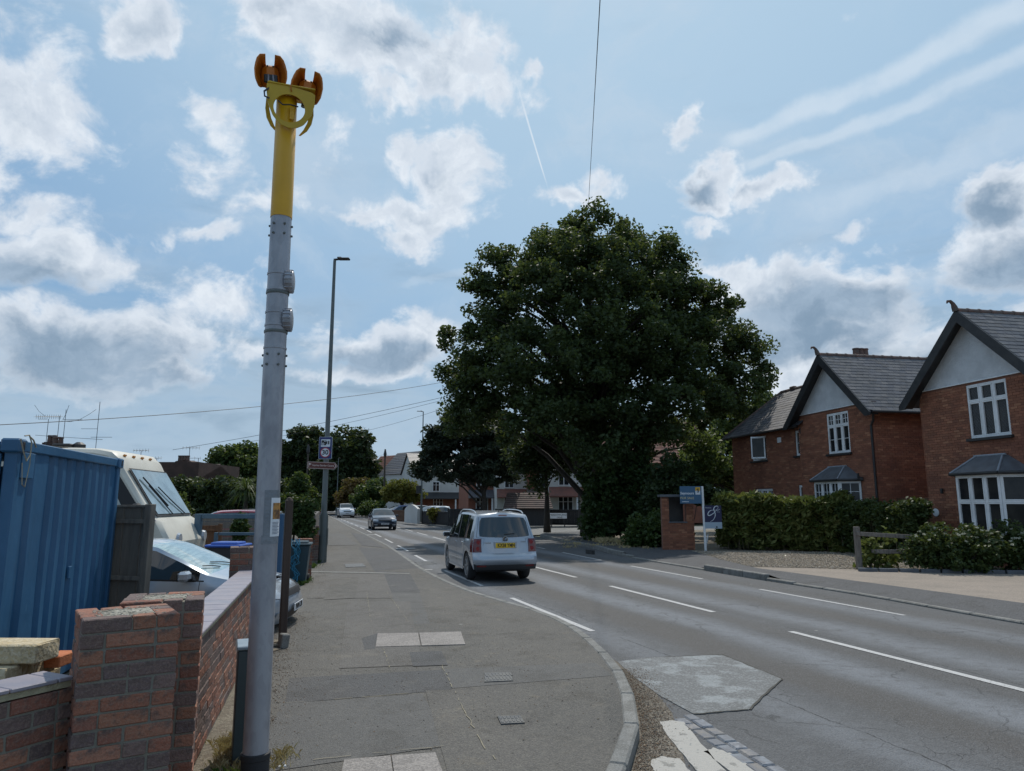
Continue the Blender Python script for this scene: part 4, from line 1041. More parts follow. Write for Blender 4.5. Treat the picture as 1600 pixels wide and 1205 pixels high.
# ================================================================ LAMP POSTS AND SIGNS
def lamp_post(px, pyb, py_top, label, arm=.45, r0=.085, r1=.045, base=1.35, rz=0.0, group='street lamps along the road', m_=m_steelgrey, depth=None, base_z=.1):
    b = W(px, pyb, base_z) if depth is None else D(px, pyb, depth)
    if depth is not None: b.z = base_z
    dep = b.x * math.sin(YAW) + b.y * math.cos(YAW)
    H = D(px, py_top, dep).z - b.z
    r = empty('street_lamp', b, rz, label=label, cat='street lamp', group=group)
    m2 = MB(); m2.lathe([(r0 * 1.55, 0), (r0 * 1.55, base), (r0 * 1.1, base + .12), (r0, base + .14), (r1, H - .05), (r1 * .5, H)], n=20); m2.build('column', m_, r, smooth=True, sharp=40)
    m2 = MB(); m2.box((r0 * 1.5, 0, .75), (.02, r0 * 1.4, .5), bev=.004); m2.build('access_door', m_, r)
    m2 = MB(); m2.tube([(-.03, 0, H - .02), (arm * .35, 0, H + .0)], r1 * .8, 8)
    m2.M = Matrix.Translation((arm * .62, 0, H + .005)) ; m2.box((0, 0, 0), (abs(arm) * .75, .2, .05), bev=.02); m2.box((-arm * .3, 0, .035), (.14, .12, .05), bev=.015); m2.build('lantern', m_black, r)
    return r, b, dep, H
m_lpcol = mat('lamp_column_paint', (.085, .10, .095), .5, col2=(.11, .12, .115), nscale=2)
LP, lb, ldep, LH = lamp_post(503, 879, 405, 'tall grey green street lamp on the pavement carrying the speed camera sign', arm=.48, m_=m_lpcol, rz=-YAW + .0)
lamp_post(658, 808, 643, 'distant street lamp behind the dark pine across the road', arm=-.6, depth=66, m_=m_lpcol)
lamp_post(526, 792, 716, 'far thin street lamp in front of the dark trees at the bend', arm=.3, depth=105, m_=m_lpcol, base=.8)

# --- blue camera sign with 30
m_signblue = mat('sign_blue', (.008, .022, .13), .35); m_signwhite = mat('sign_white', (.62, .66, .72), .35); m_signred = mat('sign_red', (.35, .02, .03), .35); m_signblack = mat('sign_black', (.01, .01, .012), .4)
m_signbrown = mat('sign_brown', (.10, .022, .016), .4)
def rrect(w, h, r, n=5):
    P = []
    for (cx, cy, a0) in ((w / 2 - r, h / 2 - r, 0), (-w / 2 + r, h / 2 - r, 90), (-w / 2 + r, -h / 2 + r, 180), (w / 2 - r, -h / 2 + r, 270)):
        for i in range(n + 1): a = math.radians(a0 + 90 * i / n); P.append((cx + r * math.cos(a), cy + r * math.sin(a)))
    return P
def disc(r, n=28, cx=0, cz=0): return [(cx + r * math.cos(2 * PI * i / n), cz + r * math.sin(2 * PI * i / n)) for i in range(n)]
c = D(508.5, 700, ldep - .11)
sg = empty('speed_camera_sign', c, -YAW - math.radians(2), label='blue sign with a white camera symbol and a 30 roundel high on the street lamp', cat='road sign')
pxm = (ldep - .11) / F / math.cos(TH) * 1.0
ws, hs = 20.5 * pxm, 34 * pxm
m2 = MB(); m2.prism(rrect(ws, hs, .03), 0, .012); m2.build('border', m_signwhite, sg)
m2 = MB(); m2.prism(rrect(ws - .016, hs - .016, .02), -.003, .0); m2.build('blue_panel', m_signblue, sg)
m2 = MB(); m2.prism([(a, b + hs * .22) for a, b in rrect(ws * .70, hs * .34, .012)], -.006, -.003); m2.build('camera_panel', m_signwhite, sg)
m2 = MB(); m2.prism([(-.125, .03 + .05), (.02, .08), (.02, .25 - .02), (-.125, .23)], -.008, -.006); m2.prism([(.02, .12), (.055, .115), (.055, .2), (.02, .195)], -.008, -.006); m2.prism([(.075, .10), (.115, .115), (.115, .20), (.075, .215)], -.008, -.006); m2.build('camera_symbol', m_signblack, sg)
m2 = MB(); m2.prism(disc(.036, 24, -.075, .12), -.010, -.008); m2.prism(disc(.018, 16, -.02, .205), -.010, -.008); m2.build('lens_ring', m_signwhite, sg)
m2 = MB(); m2.prism(disc(.020, 24, -.075, .12), -.012, -.010); m2.build('lens', m_signblack, sg)
cz = -hs * .21
m2 = MB(); m2.prism(disc(ws * .385, 36, 0, cz), -.006, -.003); m2.build('red_ring', m_signred, sg)
m2 = MB(); m2.prism(disc(ws * .31, 36, 0, cz), -.009, -.006); m2.build('white_disc', m_signwhite, sg)
text('numerals', '30', .20, m_signblack, sg, (0, -.011, cz), (PI / 2, 0, 0), bold=.005)
for z_ in (.12, -.12): m2 = MB(); m2.box((0, .05, z_), (.12, .09, .03)); m2.build('clamp', m_steelgrey, sg)
# --- brown direction sign
c = D(504, 727.5, ldep - .12)
bs = empty('direction_sign', c, -YAW + math.radians(3), label='brown arrow shaped tourist sign below the blue camera sign', cat='direction sign')
w_, h_ = 46 * pxm, 10.5 * pxm
tl = math.radians(2.2)
bs.rotation_euler = (0, tl, bs.rotation_euler.z)
def arrow(w, h): return [(-w / 2, -h / 2), (w / 2 - h * .45, -h / 2), (w / 2, 0), (w / 2 - h * .45, h / 2), (-w / 2, h / 2)]
m2 = MB(); m2.prism(arrow(w_, h_), 0, .012); m2.build('border', mat('sign_rim', (.35, .27, .25), .4), bs)
m2 = MB(); m2.prism(arrow(w_ - .045, h_ - .04), -.003, 0); m2.build('brown_panel', m_signbrown, bs)
text('lettering', 'Squires Garden Centre', .076, mat('sign_cream', (.55, .45, .42), .4), bs, (0.02, -.004, 0), (PI / 2, 0, 0), sx=.90, bold=.001)
m2 = MB(); m2.prism([(-w_ / 2 + .04, -.06), (-w_ / 2 + .055, -.06), (-w_ / 2 + .055, .0), (-w_ / 2 + .13, .03), (-w_ / 2 + .04, .07)], -.006, -.003); m2.build('flag_symbol', MATS['sign_cream'], bs); m2 = MB()
m2.prism([(w_ / 2 - .10, -.06), (w_ / 2 - .08, -.06), (w_ / 2 - .045, 0), (w_ / 2 - .08, .06), (w_ / 2 - .10, .06), (w_ / 2 - .065, 0)], -.006, -.003); m2.build('arrow_symbol', MATS['sign_cream'], bs)
m2 = MB(); m2.box((.0, .06, 0), (.12, .1, .04)); m2.build('clamp', m_steelgrey, bs)

# traffic signal seen from behind on the far lamp
c = D(654, 765, 64); ts = empty('traffic_signal', (c.x, c.y, .1), -YAW, label='black traffic signal head mounted beside the distant street lamp', cat='traffic light')
m2 = MB(); m2.box((0, 0, c.z - .1), (.42, .2, .9 * .62 * 1.3), bev=.03); m2.build('signal_head', m_black, ts)
m2 = MB(); m2.tube([(.26, 0, 0), (.26, 0, c.z + .3)], .06, 10); m2.build('pole', m_lpcol, ts)

# telegraph poles and overhead cables
m_wood = mat('telegraph_wood', (.09, .07, .055), .9, col2=(.06, .05, .04), nscale=3, stretch=(6, 6, .5))
def tpole(px, py_top, depth, label, r=.12, base_z=.1):
    t = D(px, py_top, depth); e = empty('telegraph_pole', (t.x, t.y, base_z), -YAW, label=label, cat='telegraph pole', group='wooden telegraph poles')
    m2 = MB(); H = t.z - base_z; m2.lathe([(r * 1.15, 0), (r * .8, H)], n=12); m2.build('pole', m_wood, e, smooth=True)
    m2 = MB(); m2.lathe([(r * .8, H - .1), (r * 1.6, H - .55), (r * 1.6, H - .75), (r * .9, H - 1.0)], n=10); m2.build('cable_ring', m_black, e); return t
t1 = tpole(602, 702, 88, 'wooden telegraph pole in front of the yellow green tree across the road')
t2 = tpole(482, 694, 70, 'leaning grey wooden pole behind the bush on the left', r=.1)
m_wire = mat('cable_black', (.03, .03, .035), .6)
def wire(a, b, sag, r, label, n=14):
    pts = []
    for i in range(n + 1):
        t = i / n; p = a.lerp(b, t); p.z -= sag * 4 * t * (1 - t); pts.append(p)
    m2 = MB(); m2.tube(pts, r, 4); m2.build('overhead_cable', m_wire, None, label=label, cat='cable', group='overhead cables')
wire(D(941, -60, 9), D(918, 345, 36), -.0, .008, 'single overhead cable dropping from the top of the view to the big oak')
wire(D(-20, 665, 30), D(720, 592, 60), .5, .016, 'longest overhead cable crossing the sky low from the left edge to the oak')
wire(D(270, 703, 60), D(780, 600, 60), .3, .016, 'lower overhead cable running up to the oak behind the street lamp')
wire(D(380, 692, 70), D(750, 610, 60), .3, .014, 'middle overhead cable between the grey pole and the oak')
wire(D(560, 676, 80), D(740, 622, 60), .2, .014, 'shortest overhead cable just above the dark trees')
wire(t1 - Vector((0, 0, .6)), D(694, 735, 100), .5, .014, 'thin cable from the telegraph pole down to the white houses')
wire(t1 - Vector((0, 0, .6)), D(560, 712, 120), .4, .014, 'thin cable from the telegraph pole to the dark trees')

# ================================================================ CARS
m_cglass = mat('car_glass', (.012, .016, .018), .03, spec=.9)
m_cglass2 = mat('car_glass_tinted', (.02, .026, .028), .03, spec=.9)
m_trim = mat('black_plastic', (.02, .02, .022), .55)
m_plate_y = mat('plate_yellow', (.72, .45, .015), .4); m_plate_w = mat('plate_white', (.65, .66, .68), .4)
m_lampred = mat('red_lens', (.11, .004, .007), .12, coat=.6); m_lampred2 = mat('red_lens_inner', (.24, .015, .018), .25); m_chrome = mat('chrome', (.62, .63, .65), .12, 1.0)
m_headlamp = mat('headlamp_glass', (.35, .38, .42), .08, coat=1.0); m_alloy = mat('alloy_wheel', (.26, .27, .28), .35, .7); m_amber = mat('amber_lens', (.5, .18, .01), .2)
def paint(nm, col, metal=.35, rough=.28): return mat(nm, col, rough, metal, coat=.8, col2=tuple(k * .85 for k in col), nscale=1.2)
def lerp(a, b, t): return a + (b - a) * t
def tab(t, x): return float(np.interp(x, [p[0] for p in t], [p[1] for p in t]))
PLATE = {}
def car(name, label, loc, heading, P, paint_m, group=None, cat='car', detail=2, plate_rear=None, plate_front=None, rails=False, badge=False, lights_on=False, glass=None):
    root = empty(name, loc, heading, label=label, cat=cat, group=group)
    L = P['L']; rw, fw, wr = P['rw'], P['fw'], P['wr']; rc = .09; gl = glass or m_cglass
    top, belt, hwb, hwr, xr, xf, low = (P[k] for k in ('top', 'belt', 'hwb', 'hwr', 'xr', 'xf', 'low'))
    def arch(x):
        z = tab(low, x)
        for xc in (rw, fw):
            r = wr + .055; d = abs(x - xc)
            if d < r: z = max(z, math.sqrt(r * r - d * d) + wr * .96)
        return z
    def sec(x, zl=None):
        zl = arch(x) if zl is None else zl; zb = tab(belt, x); zt = tab(top, x); hb = tab(hwb, x); ht = tab(hwr, x)
        zb = min(zb, zt - .035); g = max(0, min(1, (zt - zb - .04) / .40)); hh = zb - zl
        fl = .0
        for xc in (rw, fw): fl = max(fl, .018 * max(0, 1 - abs(x - xc) / (wr + .16)))
        pts = [(hb * .965 + fl, zl), (hb * .995 + fl, zl + .22 * hh), (hb + fl * .7, zl + .5 * hh), (hb * .992, zl + .8 * hh), (hb * .955, zb)]
        y5 = lerp(hb * .93, ht, g); z5 = max(zb + .01, zt - lerp(.02, .085, g))
        pts += [(y5, z5), (y5 * lerp(.9, .955, g), zt - lerp(.008, .035, g)), (y5 * .74, zt - .012 * g), (y5 * .4, zt + .004), (0, zt + .008)]
        return pts
    def yat(x, z):
        s = sec(x); zs = [p[1] for p in s]; return float(np.interp(z, zs, [p[0] for p in s]))
    rear = sec(P['rx'], zl=tab(low, 0)); front = sec(L - P['fx'], zl=tab(low, L))
    xs = sorted(set([round(v, 3) for v in list(np.linspace(P['rx'] + .06, L - P['fx'] - .06, P.get('ns', 44)))] + [x_ for w_ in P['win'] for x_ in w_] + list(P['ws'])
                    + [xc + s_ * (wr + .055) * k_ for xc in (rw, fw) for s_ in (-1, 1) for k_ in (.999, .9, .7)]))
    xs = [x for x in xs if P['rx'] + .03 < x < L - P['fx'] - .03]
    def rearx(z, f): return tab(xr, z) + rc * abs(f) ** 4
    def frontx(z, f): return L - tab(xf, z) - rc * 1.6 * abs(f) ** 3
    rings = [[(rearx(z, 1), y, z) for y, z in rear]] + [[(x, y, z) for y, z in sec(x)] for x in xs] + [[(frontx(z, 1), y, z) for y, z in front]]
    nj = 10; V = []; idx = {}
    for i, r in enumerate(rings):
        for j, (x, y, z) in enumerate(r):
            idx[(i, j, 1)] = len(V); V.append((x - L / 2, y, z))
            idx[(i, j, -1)] = len(V); V.append((x - L / 2, -y, z))
    B, G1, G2, PL_ = [], [], [], []; wmin, wmax = min(a for a, b in P['win']), max(b for a, b in P['win'])
    ws0, ws1 = P['ws']
    for i in range(len(rings) - 1):
        xm = (rings[i][4][0] + rings[i + 1][4][0]) / 2
        for j in range(nj - 1):
            for s in (1, -1):
                f = (idx[(i, j, s)], idx[(i, j + 1, s)], idx[(i + 1, j + 1, s)], idx[(i + 1, j, s)])
                if s == 1: f = f[::-1]
                if j == 4 and any(a < xm < b for a, b in P['win']): G1.append((f, s, [k for k, (a, b) in enumerate(P['win']) if a < xm < b][0]))
                elif j == 4 and wmin < xm < wmax: PL_.append(f)
                elif j >= 6 and ws0 < xm < ws1: G2.append(f)
                else: B.append(f)
    # end caps
    for end in ('r', 'f'):
        prof = rear if end == 'r' else front; K = 12; g = {}
        for j, (y, z) in enumerate(prof[:9]):
            for k in range(K + 1):
                f = 1 - 2 * k / K; x = rearx(z, f) if end == 'r' else frontx(z, f)
                g[(j, k)] = len(V); V.append((x - L / 2, f * y, z + (.012 * (1 - f * f) if j > 6 else 0)))
        for j in range(8):
            for k in range(K):
                f = (g[(j, k)], g[(j, k + 1)], g[(j + 1, k + 1)], g[(j + 1, k)]); B.append(f if end == 'f' else f[::-1])
    me = mkmesh('body', V, B, [paint_m], smooth=True, sharp=38); link(bpy.data.objects.new('body', me), root)
    def sub(faces, nm, m_):
        used = sorted({i for f in faces for i in f}); mp = {i: k for k, i in enumerate(used)}
        o = bpy.data.objects.new(nm, mkmesh(nm, [V[i] for i in used], [tuple(mp[i] for i in f) for f in faces], [m_], smooth=True, sharp=50)); return link(o, root)
    sub(G2, 'windscreen', P.get('wsmat', gl)); sub(PL_, 'window_pillars', m_trim)['kind'] = 'stuff'
    for s in (1, -1):
        for k in range(len(P['win'])):
            ff = [f for f, s_, k_ in G1 if s_ == s and k_ == k]
            if ff: sub(ff, 'side_window', gl)
    # conformal patches
    def patch(nm, fn, m_, par=root, nx=8, nz=5):
        vs = [fn(i / nx, k / nz) for i in range(nx + 1) for k in range(nz + 1)]
        fs = [(i * (nz + 1) + k, (i + 1) * (nz + 1) + k, (i + 1) * (nz + 1) + k + 1, i * (nz + 1) + k + 1) for i in range(nx) for k in range(nz)]
        o = bpy.data.objects.new(nm, mkmesh(nm, vs, fs, [m_], smooth=True, sharp=0)); return link(o, par)
    hwrear = lambda z: float(np.interp(z, [p[1] for p in rear], [p[0] for p in rear])); hwfront = lambda z: float(np.interp(z, [p[1] for p in front], [p[0] for p in front]))
    def rp(f, z, o=.006): return (rearx(z, f) - L / 2 - o, f * hwrear(z), z)
    def fp(f, z, o=.006): return (frontx(z, f) - L / 2 + o, f * hwfront(z), z)
    def sp(x, z, s, o=.003): return (x - L / 2, s * (yat(x, z) + o), z)
    z0, z1 = P['rwin']; curve = P.get('rwcurve', .03)
    patch('rear_window', lambda a, b: rp((2 * a - 1) * (.90 - .02 * b - .06 * (1 - b) ** 2 - (.05 if b > .95 else 0)), lerp(z0 + curve * abs(2 * a - 1) ** 2, z1 - .02 * abs(2 * a - 1) ** 4, b), .008), m_cglass2 if glass is None else gl, nx=14)
    # tail lamps wrap the corner
    tz0, tz1, tf = P['tail']
    for s in (1, -1):
        lp = patch('tail_lamp', lambda a, b: rp(s * lerp(tf + .04 * b, .995, a), lerp(tz0, tz1, b), .014), m_lampred)
        patch('lamp_side', lambda a, b: (lambda z: (lerp(rearx(z, 1) - L / 2 - .012, rearx(z, 1) - L / 2 + .17 - .05 * b, a), s * (hwrear(z) + .010 + .02 * a), z))(lerp(tz0, tz1, b)), m_lampred, par=lp, nx=4)
        if detail > 1:
            for zz in (.28, .74):
                m2 = MB(); cc = rp(s * lerp(tf + .02, .98, .45), lerp(tz0, tz1, zz), .022); m2.lathe([(.048, -.004), (.048, .0), (.03, .004)], c=cc, n=16, axis='X'); m2.build('lamp_ring', m_lampred2, lp, smooth=True)
    # bumper lower trim, headlamps, grille
    patch('rear_lower_trim', lambda a, b: rp((2 * a - 1) * .985, lerp(tab(low, 0) - .01, tab(low, 0) + P.get('trimh', .1), b), .008), m_trim, nx=12, nz=2)
    hz0, hz1, hf = P['head']
    for s in (1, -1):
        hl = patch('headlamp', lambda a, b: fp(s * lerp(hf, 1.0, a), lerp(hz0 + .03 * a, hz1 + .045 * a, b), .010), m_headlamp if not lights_on else mat('lit_headlamp', (.9, .92, .95), .1), nx=6)
        patch('fog_lamp', lambda a, b: fp(s * lerp(hf + .05, .9, a), lerp(.33, .40, b), .010), m_headlamp, nx=3, nz=2)
    patch('grille', lambda a, b: fp((2 * a - 1) * (hf - .06), lerp(hz0 + .02, hz1 - .01, b), .009), m_trim, nx=8)
    patch('lower_grille', lambda a, b: fp((2 * a - 1) * .62, lerp(.26, .38, b), .009), m_trim, nx=8)
    # underside and wheel housings
    m2 = MB(); m2.box((0, 0, .30), (L * .82, tab(hwb, L / 2) * 1.55, .16))
    for xc in (rw, fw): m2.box((xc - L / 2, 0, .52), (wr * 2.25, tab(hwb, L / 2) * 1.86, .44))
    m2.build('underbody', m_rubber, root)
    # wheels
    for xc in (rw, fw):
        for s in (1, -1):
            yo = s * (tab(hwb, xc) - .125)
            w_ = MB(); ty = [(wr * .66, -.10), (wr * .93, -.105), (wr * .99, -.075), (wr, -.03), (wr, .03), (wr * .99, .075), (wr * .93, .105), (wr * .66, .10)]
            w_.lathe([(wr * .3, -.09)] + ty + [(wr * .3, .04)], n=30, axis='Y'); wo = w_.build('wheel', m_rubber, root, loc=(xc - L / 2, yo, wr), smooth=True, sharp=50)
            r_ = MB(); r_.lathe([(wr * .68, .085), (wr * .70, .104), (wr * .64, .104), (wr * .61, .07), (wr * .1, .055)], n=30, axis='Y')
            if s < 0: r_.v = [(x, -y, z) for x, y, z in r_.v]
            n0 = len(r_.v); ns = P.get('spokes', 7)
            for k in range(ns):
                a = 2 * PI * k / ns; Rr = Matrix.Rotation(-a, 3, 'Y')
                r_.box(Rr @ Vector((wr * .37, s * .088, 0)), (wr * .56, .02, wr * .17), R=Rr, bev=.006)
            r_.lathe([(wr * .15, s * .10), (wr * .12, s * .107)] if s > 0 else [(wr * .15, -.10), (wr * .12, -.107)], n=12, axis='Y')
            rm = MB(); rm.v = r_.v; rm.f = r_.f; rm.mi = r_.mi; rm.build('rim', m_alloy, wo, smooth=True, sharp=40)
            hd = MB(); hd.lathe([(wr * .6, s * .060), (wr * .55, s * .061)], n=20, axis='Y'); hd.build('wheel_recess', m_rubber, wo)
    if detail > 0:
        # door shut lines, handles, rub strip, mirrors
        for s in (1, -1):
            for dx in P['doors']:
                o_ = patch('shut_line', lambda a, b: sp(dx + .008 * (a - .5) + P.get('dcurve', .0) * (b - .5), lerp(arch(dx) + .05, tab(belt, dx) - .004, b), s, .0025), m_trim, nx=1, nz=8)
            for hx in P['handles']:
                m2 = MB(); z = tab(belt, hx) - .10; m2.box(sp(hx, z, s, .015), (.17, .03, .028), bev=.008); m2.build('door_handle', paint_m if detail < 2 else m_chrome, root)
            x0, x1 = P['strip']
            patch('rub_strip', lambda a, b: sp(lerp(x0, x1, a), lerp(P['stripz'] - .02, P['stripz'] + .02, b), s, .012), mat(paint_m.name + '_strip', (.25, .27, .29), .4), nx=12, nz=2)
            patch('belt_trim', lambda a, b: (lambda x: (x - L / 2, s * (sec(x)[4][0] + .004), sec(x)[4][1] + lerp(-.012, .012, b)))(lerp(P['win'][0][0] if P['win'][0][0] < P['win'][-1][0] else P['win'][-1][0], ws1 - .05, a)), m_trim, nx=16, nz=1)
            patch('sill', lambda a, b: sp(lerp(rw + wr + .07, fw - wr - .07, a), lerp(arch(L / 2), arch(L / 2) + .05, b), s, .010), m_trim if P.get('blacksill') else paint_m, nx=8, nz=1)
            mx = P['mirror']; m2 = MB(); zb = tab(belt, mx); yb = yat(mx, zb)
            m2.box((mx - L / 2 - .01, s * (yb + .11), zb + .075), (.13, .22, .14), bev=.035); mo = m2.build('door_mirror', paint_m, root, smooth=True)
            m2 = MB(); m2.box((mx - L / 2 + .0, s * (yb + .02), zb + .035), (.09, .12, .06), bev=.015); m2.box((mx - L / 2 - .077, s * (yb + .115), zb + .075), (.004, .17, .10)); m2.build('mirror_foot', m_trim, mo)
        # wipers
    def plate(txt, where, m_):
        zc = P['plate_r'] if where == 'r' else P.get('plate_f', .42)
        a = rp(0, zc, .022) if where == 'r' else fp(0, zc, .022)
        m2 = MB(); m2.box(a, (.012, .52, .111), bev=.003); po = m2.build('number_plate', m_, root)
        rz = -PI / 2 if where == 'r' else PI / 2
        text('plate_characters', txt, .112, m_signblack, po, (a[0] + (-.008 if where == 'r' else .008), 0 if where == 'f' else -.02, a[2]), (PI / 2, 0, rz), sx=.86, bold=.0025)
    if plate_rear: plate(plate_rear, 'r', m_plate_y)
    if plate_front: plate(plate_front, 'f', m_plate_w)
    if rails:
        for s in (1, -1):
            m2 = MB(); x0, x1 = P['railx']; pts = []
            for i in range(15):
                t = i / 14; x = lerp(x0, x1, t); h = .055 * (1 - (2 * t - 1) ** 8); pts.append((x - L / 2, s * (tab(hwr, x) * .93), tab(top, x) - .02 + h))
            m2.tube(pts, .016, 8); m2.build('roof_rail', m_chrome, root, smooth=True)
    if detail > 1:
        m2 = MB(); pts = [rp(f, z0 + .03 + .04 * (1 - f), .02) for f in (0.02, -.15, -.33)]; m2.tube(pts, .008, 6); m2.build('rear_wiper', m_trim, root)
        xa = P.get('antx', .7); m2 = MB(); m2.tube([(xa - L / 2, 0, tab(top, xa)), (xa - L / 2 - .05, 0, tab(top, xa) + .05)], [.015, .008], 6); m2.build('aerial', m_trim, root)
        patch('brake_light', lambda a, b: rp((2 * a - 1) * .17, lerp(z1 + .03, z1 + .055, b), .012), mat('high_brake_lens', (.13, .05, .05), .3), nx=4, nz=1)
        # tailgate shut lines
        def ln(pts, nm='tailgate_line'):
            m2 = MB(); m2.tube(pts, .0035, 4); m2.build(nm, m_trim, root)
        zb_ = P['gate_low']
        ln([rp(-.93, z1, .004), rp(-.93, z0, .003), rp(-tf + .05, tz1, .003), rp(-tf + .03, tz0, .003), rp(-tf + .05, zb_ + .03, .003), rp(-tf + .1, zb_, .003), rp(0, zb_ - .005, .003), rp(tf - .1, zb_, .003), rp(tf - .05, zb_ + .03, .003), rp(tf - .03, tz0, .003), rp(tf - .05, tz1, .003), rp(.93, z0, .003), rp(.93, z1, .004)])
    root['L'] = L
    return root, dict(rp=rp, fp=fp, sp=sp, patch=patch, L=L, sec=sec)

MPV = dict(L=4.39, rw=.90, fw=3.56, wr=.325, rx=.50, fx=.30,
    top=[(.3, 1.565), (.6, 1.60), (1.3, 1.635), (2.2, 1.635), (2.75, 1.59), (3.05, 1.46), (3.55, 1.11), (3.72, 1.04), (4.0, .95), (4.15, .88), (4.39, .80)],
    belt=[(0, .98), (.5, .985), (1.2, .98), (2.2, .95), (3.3, .92), (3.6, .93), (4.39, .8)],
    hwb=[(0, .82), (.5, .85), (1.2, .862), (3.3, .862), (3.9, .83), (4.2, .77), (4.39, .68)],
    hwr=[(0, .66), (.5, .685), (1.0, .70), (2.2, .695), (2.9, .665), (3.5, .71), (4.39, .62)],
    xr=[(.2, .06), (.36, .01), (.52, .0), (.62, .03), (.66, .075), (.95, .10), (1.05, .125), (1.5, .33), (1.6, .42), (1.7, .5)],
    xf=[(.2, .10), (.4, .0), (.55, .01), (.7, .08), (.85, .2), (.95, .35)], low=[(0, .30), (.4, .29), (1.2, .22), (3.3, .22), (3.9, .24), (4.39, .24)],
    win=[(.62, 1.10), (1.18, 1.98), (2.08, 3.42)], ws=(2.80, 3.58), rwin=(1.035, 1.50), rwcurve=.03, tail=(.69, 1.0, .73), head=(.62, .76, .62), doors=[1.15, 2.05, 3.28],
    handles=[1.32, 2.25], strip=(1.3, 3.15), stripz=.56, mirror=3.18, plate_r=.845, railx=(.62, 2.7), gate_low=.52, trimh=.125, antx=.75)
HATCH = dict(L=4.15, rw=.78, fw=3.30, wr=.31, rx=.48, fx=.32,
    top=[(.3, 1.36), (.7, 1.42), (1.5, 1.445), (2.1, 1.42), (2.35, 1.37), (2.7, 1.20), (3.10, .98), (3.3, .93), (3.8, .83), (4.15, .72)],
    belt=[(0, .95), (1.2, .94), (2.2, .90), (3.1, .87), (4.15, .72)], hwb=[(0, .80), (.5, .845), (1.2, .865), (3.0, .865), (3.6, .84), (3.95, .77), (4.15, .68)],
    hwr=[(0, .60), (.5, .64), (1.5, .655), (2.3, .64), (3.1, .72), (4.15, .6)], xr=[(.2, .06), (.5, 0), (.65, .05), (.95, .10), (1.35, .38), (1.5, .46)],
    xf=[(.2, .12), (.4, .0), (.55, .01), (.68, .08), (.8, .25)], low=[(0, .28), (1.1, .21), (3, .21), (4.15, .22)], win=[(.62, 1.15), (1.22, 1.95), (2.02, 3.0)], ws=(2.25, 3.12),
    rwin=(1.0, 1.32), tail=(.66, .92, .76), head=(.58, .70, .58), doors=[1.18, 1.98, 3.02], handles=[1.3, 2.15], strip=(1.1, 3.0), stripz=.52, mirror=2.86, plate_r=.5, railx=(.6, 2.1), gate_low=.5)
SUV = dict(L=4.7, rw=.95, fw=3.82, wr=.36, rx=.5, fx=.32,
    top=[(.3, 1.66), (.8, 1.72), (2.4, 1.74), (2.9, 1.66), (3.5, 1.22), (3.7, 1.13), (4.3, 1.03), (4.7, .92)], belt=[(0, 1.08), (2.5, 1.04), (3.5, 1.02), (4.7, .9)],
    hwb=[(0, .86), (.5, .92), (1.2, .945), (3.6, .945), (4.2, .9), (4.7, .74)], hwr=[(0, .68), (.6, .73), (2.6, .72), (3.5, .78), (4.7, .68)], xr=[(.2, .06), (.5, 0), (.7, .05), (1.05, .10), (1.6, .34), (1.8, .44)],
    xf=[(.2, .12), (.45, .0), (.6, .01), (.8, .05), (.95, .2)], low=[(0, .34), (1.2, .27), (3.4, .27), (4.7, .28)], win=[(.65, 1.2), (1.28, 2.1), (2.2, 3.38)], ws=(2.85, 3.52),
    rwin=(1.12, 1.6), tail=(.75, 1.3, .84), head=(.70, .84, .58), doors=[1.24, 2.15, 3.35], handles=[1.4, 2.35], strip=(1.3, 3.3), stripz=.62, mirror=3.28, plate_r=.85, plate_f=.55, railx=(.7, 2.6), gate_low=.6, blacksill=True)

p_silver = paint('silver_paint', (.40, .435, .48)); p_silver2 = paint('light_silver_paint', (.47, .51, .56)); p_navy = paint('navy_paint', (.02, .032, .055), .3); p_white = paint('white_car_paint', (.72, .73, .74), 0)
p_red = paint('red_paint', (.38, .03, .035), .1); p_blue = paint('blue_paint', (.04, .10, .28), .2); p_grey = paint('grey_paint', (.16, .18, .2))
# people carrier: wheels at (4.51,17.26) and (6.15,17.7): heading slightly right of the road axis
hd = math.radians(90 - 2.6)
cx, cy = 5.24, 18.55
van, K = car('people_carrier', 'silver people carrier driving away in the near lane with yellow rear number plate', (cx, cy, .005), hd, MPV, p_silver, group='cars driving on the road', plate_rear='KX58 YMN', rails=True)
van.scale = (1, .92, 1.0)
K['patch']('rear_bumper', lambda a_, b_: K['rp']((2 * a_ - 1) * .995, lerp(.405, .675, b_), .006 + .050 * math.sin(PI * min(1, b_ * 1.05)) ** .6 * (1 - abs(2 * a_ - 1) ** 10)), p_silver, nx=20, nz=8)
# badge and small lettering on the tailgate
a = K['rp'](0, .985, .014)
m2 = MB(); m2.lathe([(.070, .0), (.070, -.010), (.060, -.010), (.060, -.004)], c=a, n=28, axis='X'); bd = m2.build('badge', m_chrome, van, smooth=True, sharp=30)
m2 = MB(); m2.lathe([(.062, .0), (.060, -.005)], c=a, n=24, axis='X'); m2.build('badge_ground', m_trim, bd)
vw = MB(); x_ = a[0] - .009
for pts in ([(-.030, .042), (-.010, -.004), (0, .012)], [(.030, .042), (.010, -.004), (0, .012)], [(-.044, .022), (-.022, -.042), (0, .0)], [(.044, .022), (.022, -.042), (0, .0)]):
    vw.tube([(x_, -p[0], a[2] + p[1]) for p in pts], .0075, 4)
vw.build('badge_letters', m_chrome, bd)
text('model_lettering', 'TOURAN', .042, m_chrome, van, (K['rp'](.52, .905, .010)[0], K['rp'](.56, .905)[1], .905), (PI / 2, 0, -PI / 2), bold=.001)
text('trim_lettering', '1.9 TDI', .042, m_chrome, van, (K['rp'](-.58, .925, .010)[0], K['rp'](-.58, .925)[1], .925), (PI / 2, 0, -PI / 2), bold=.001)
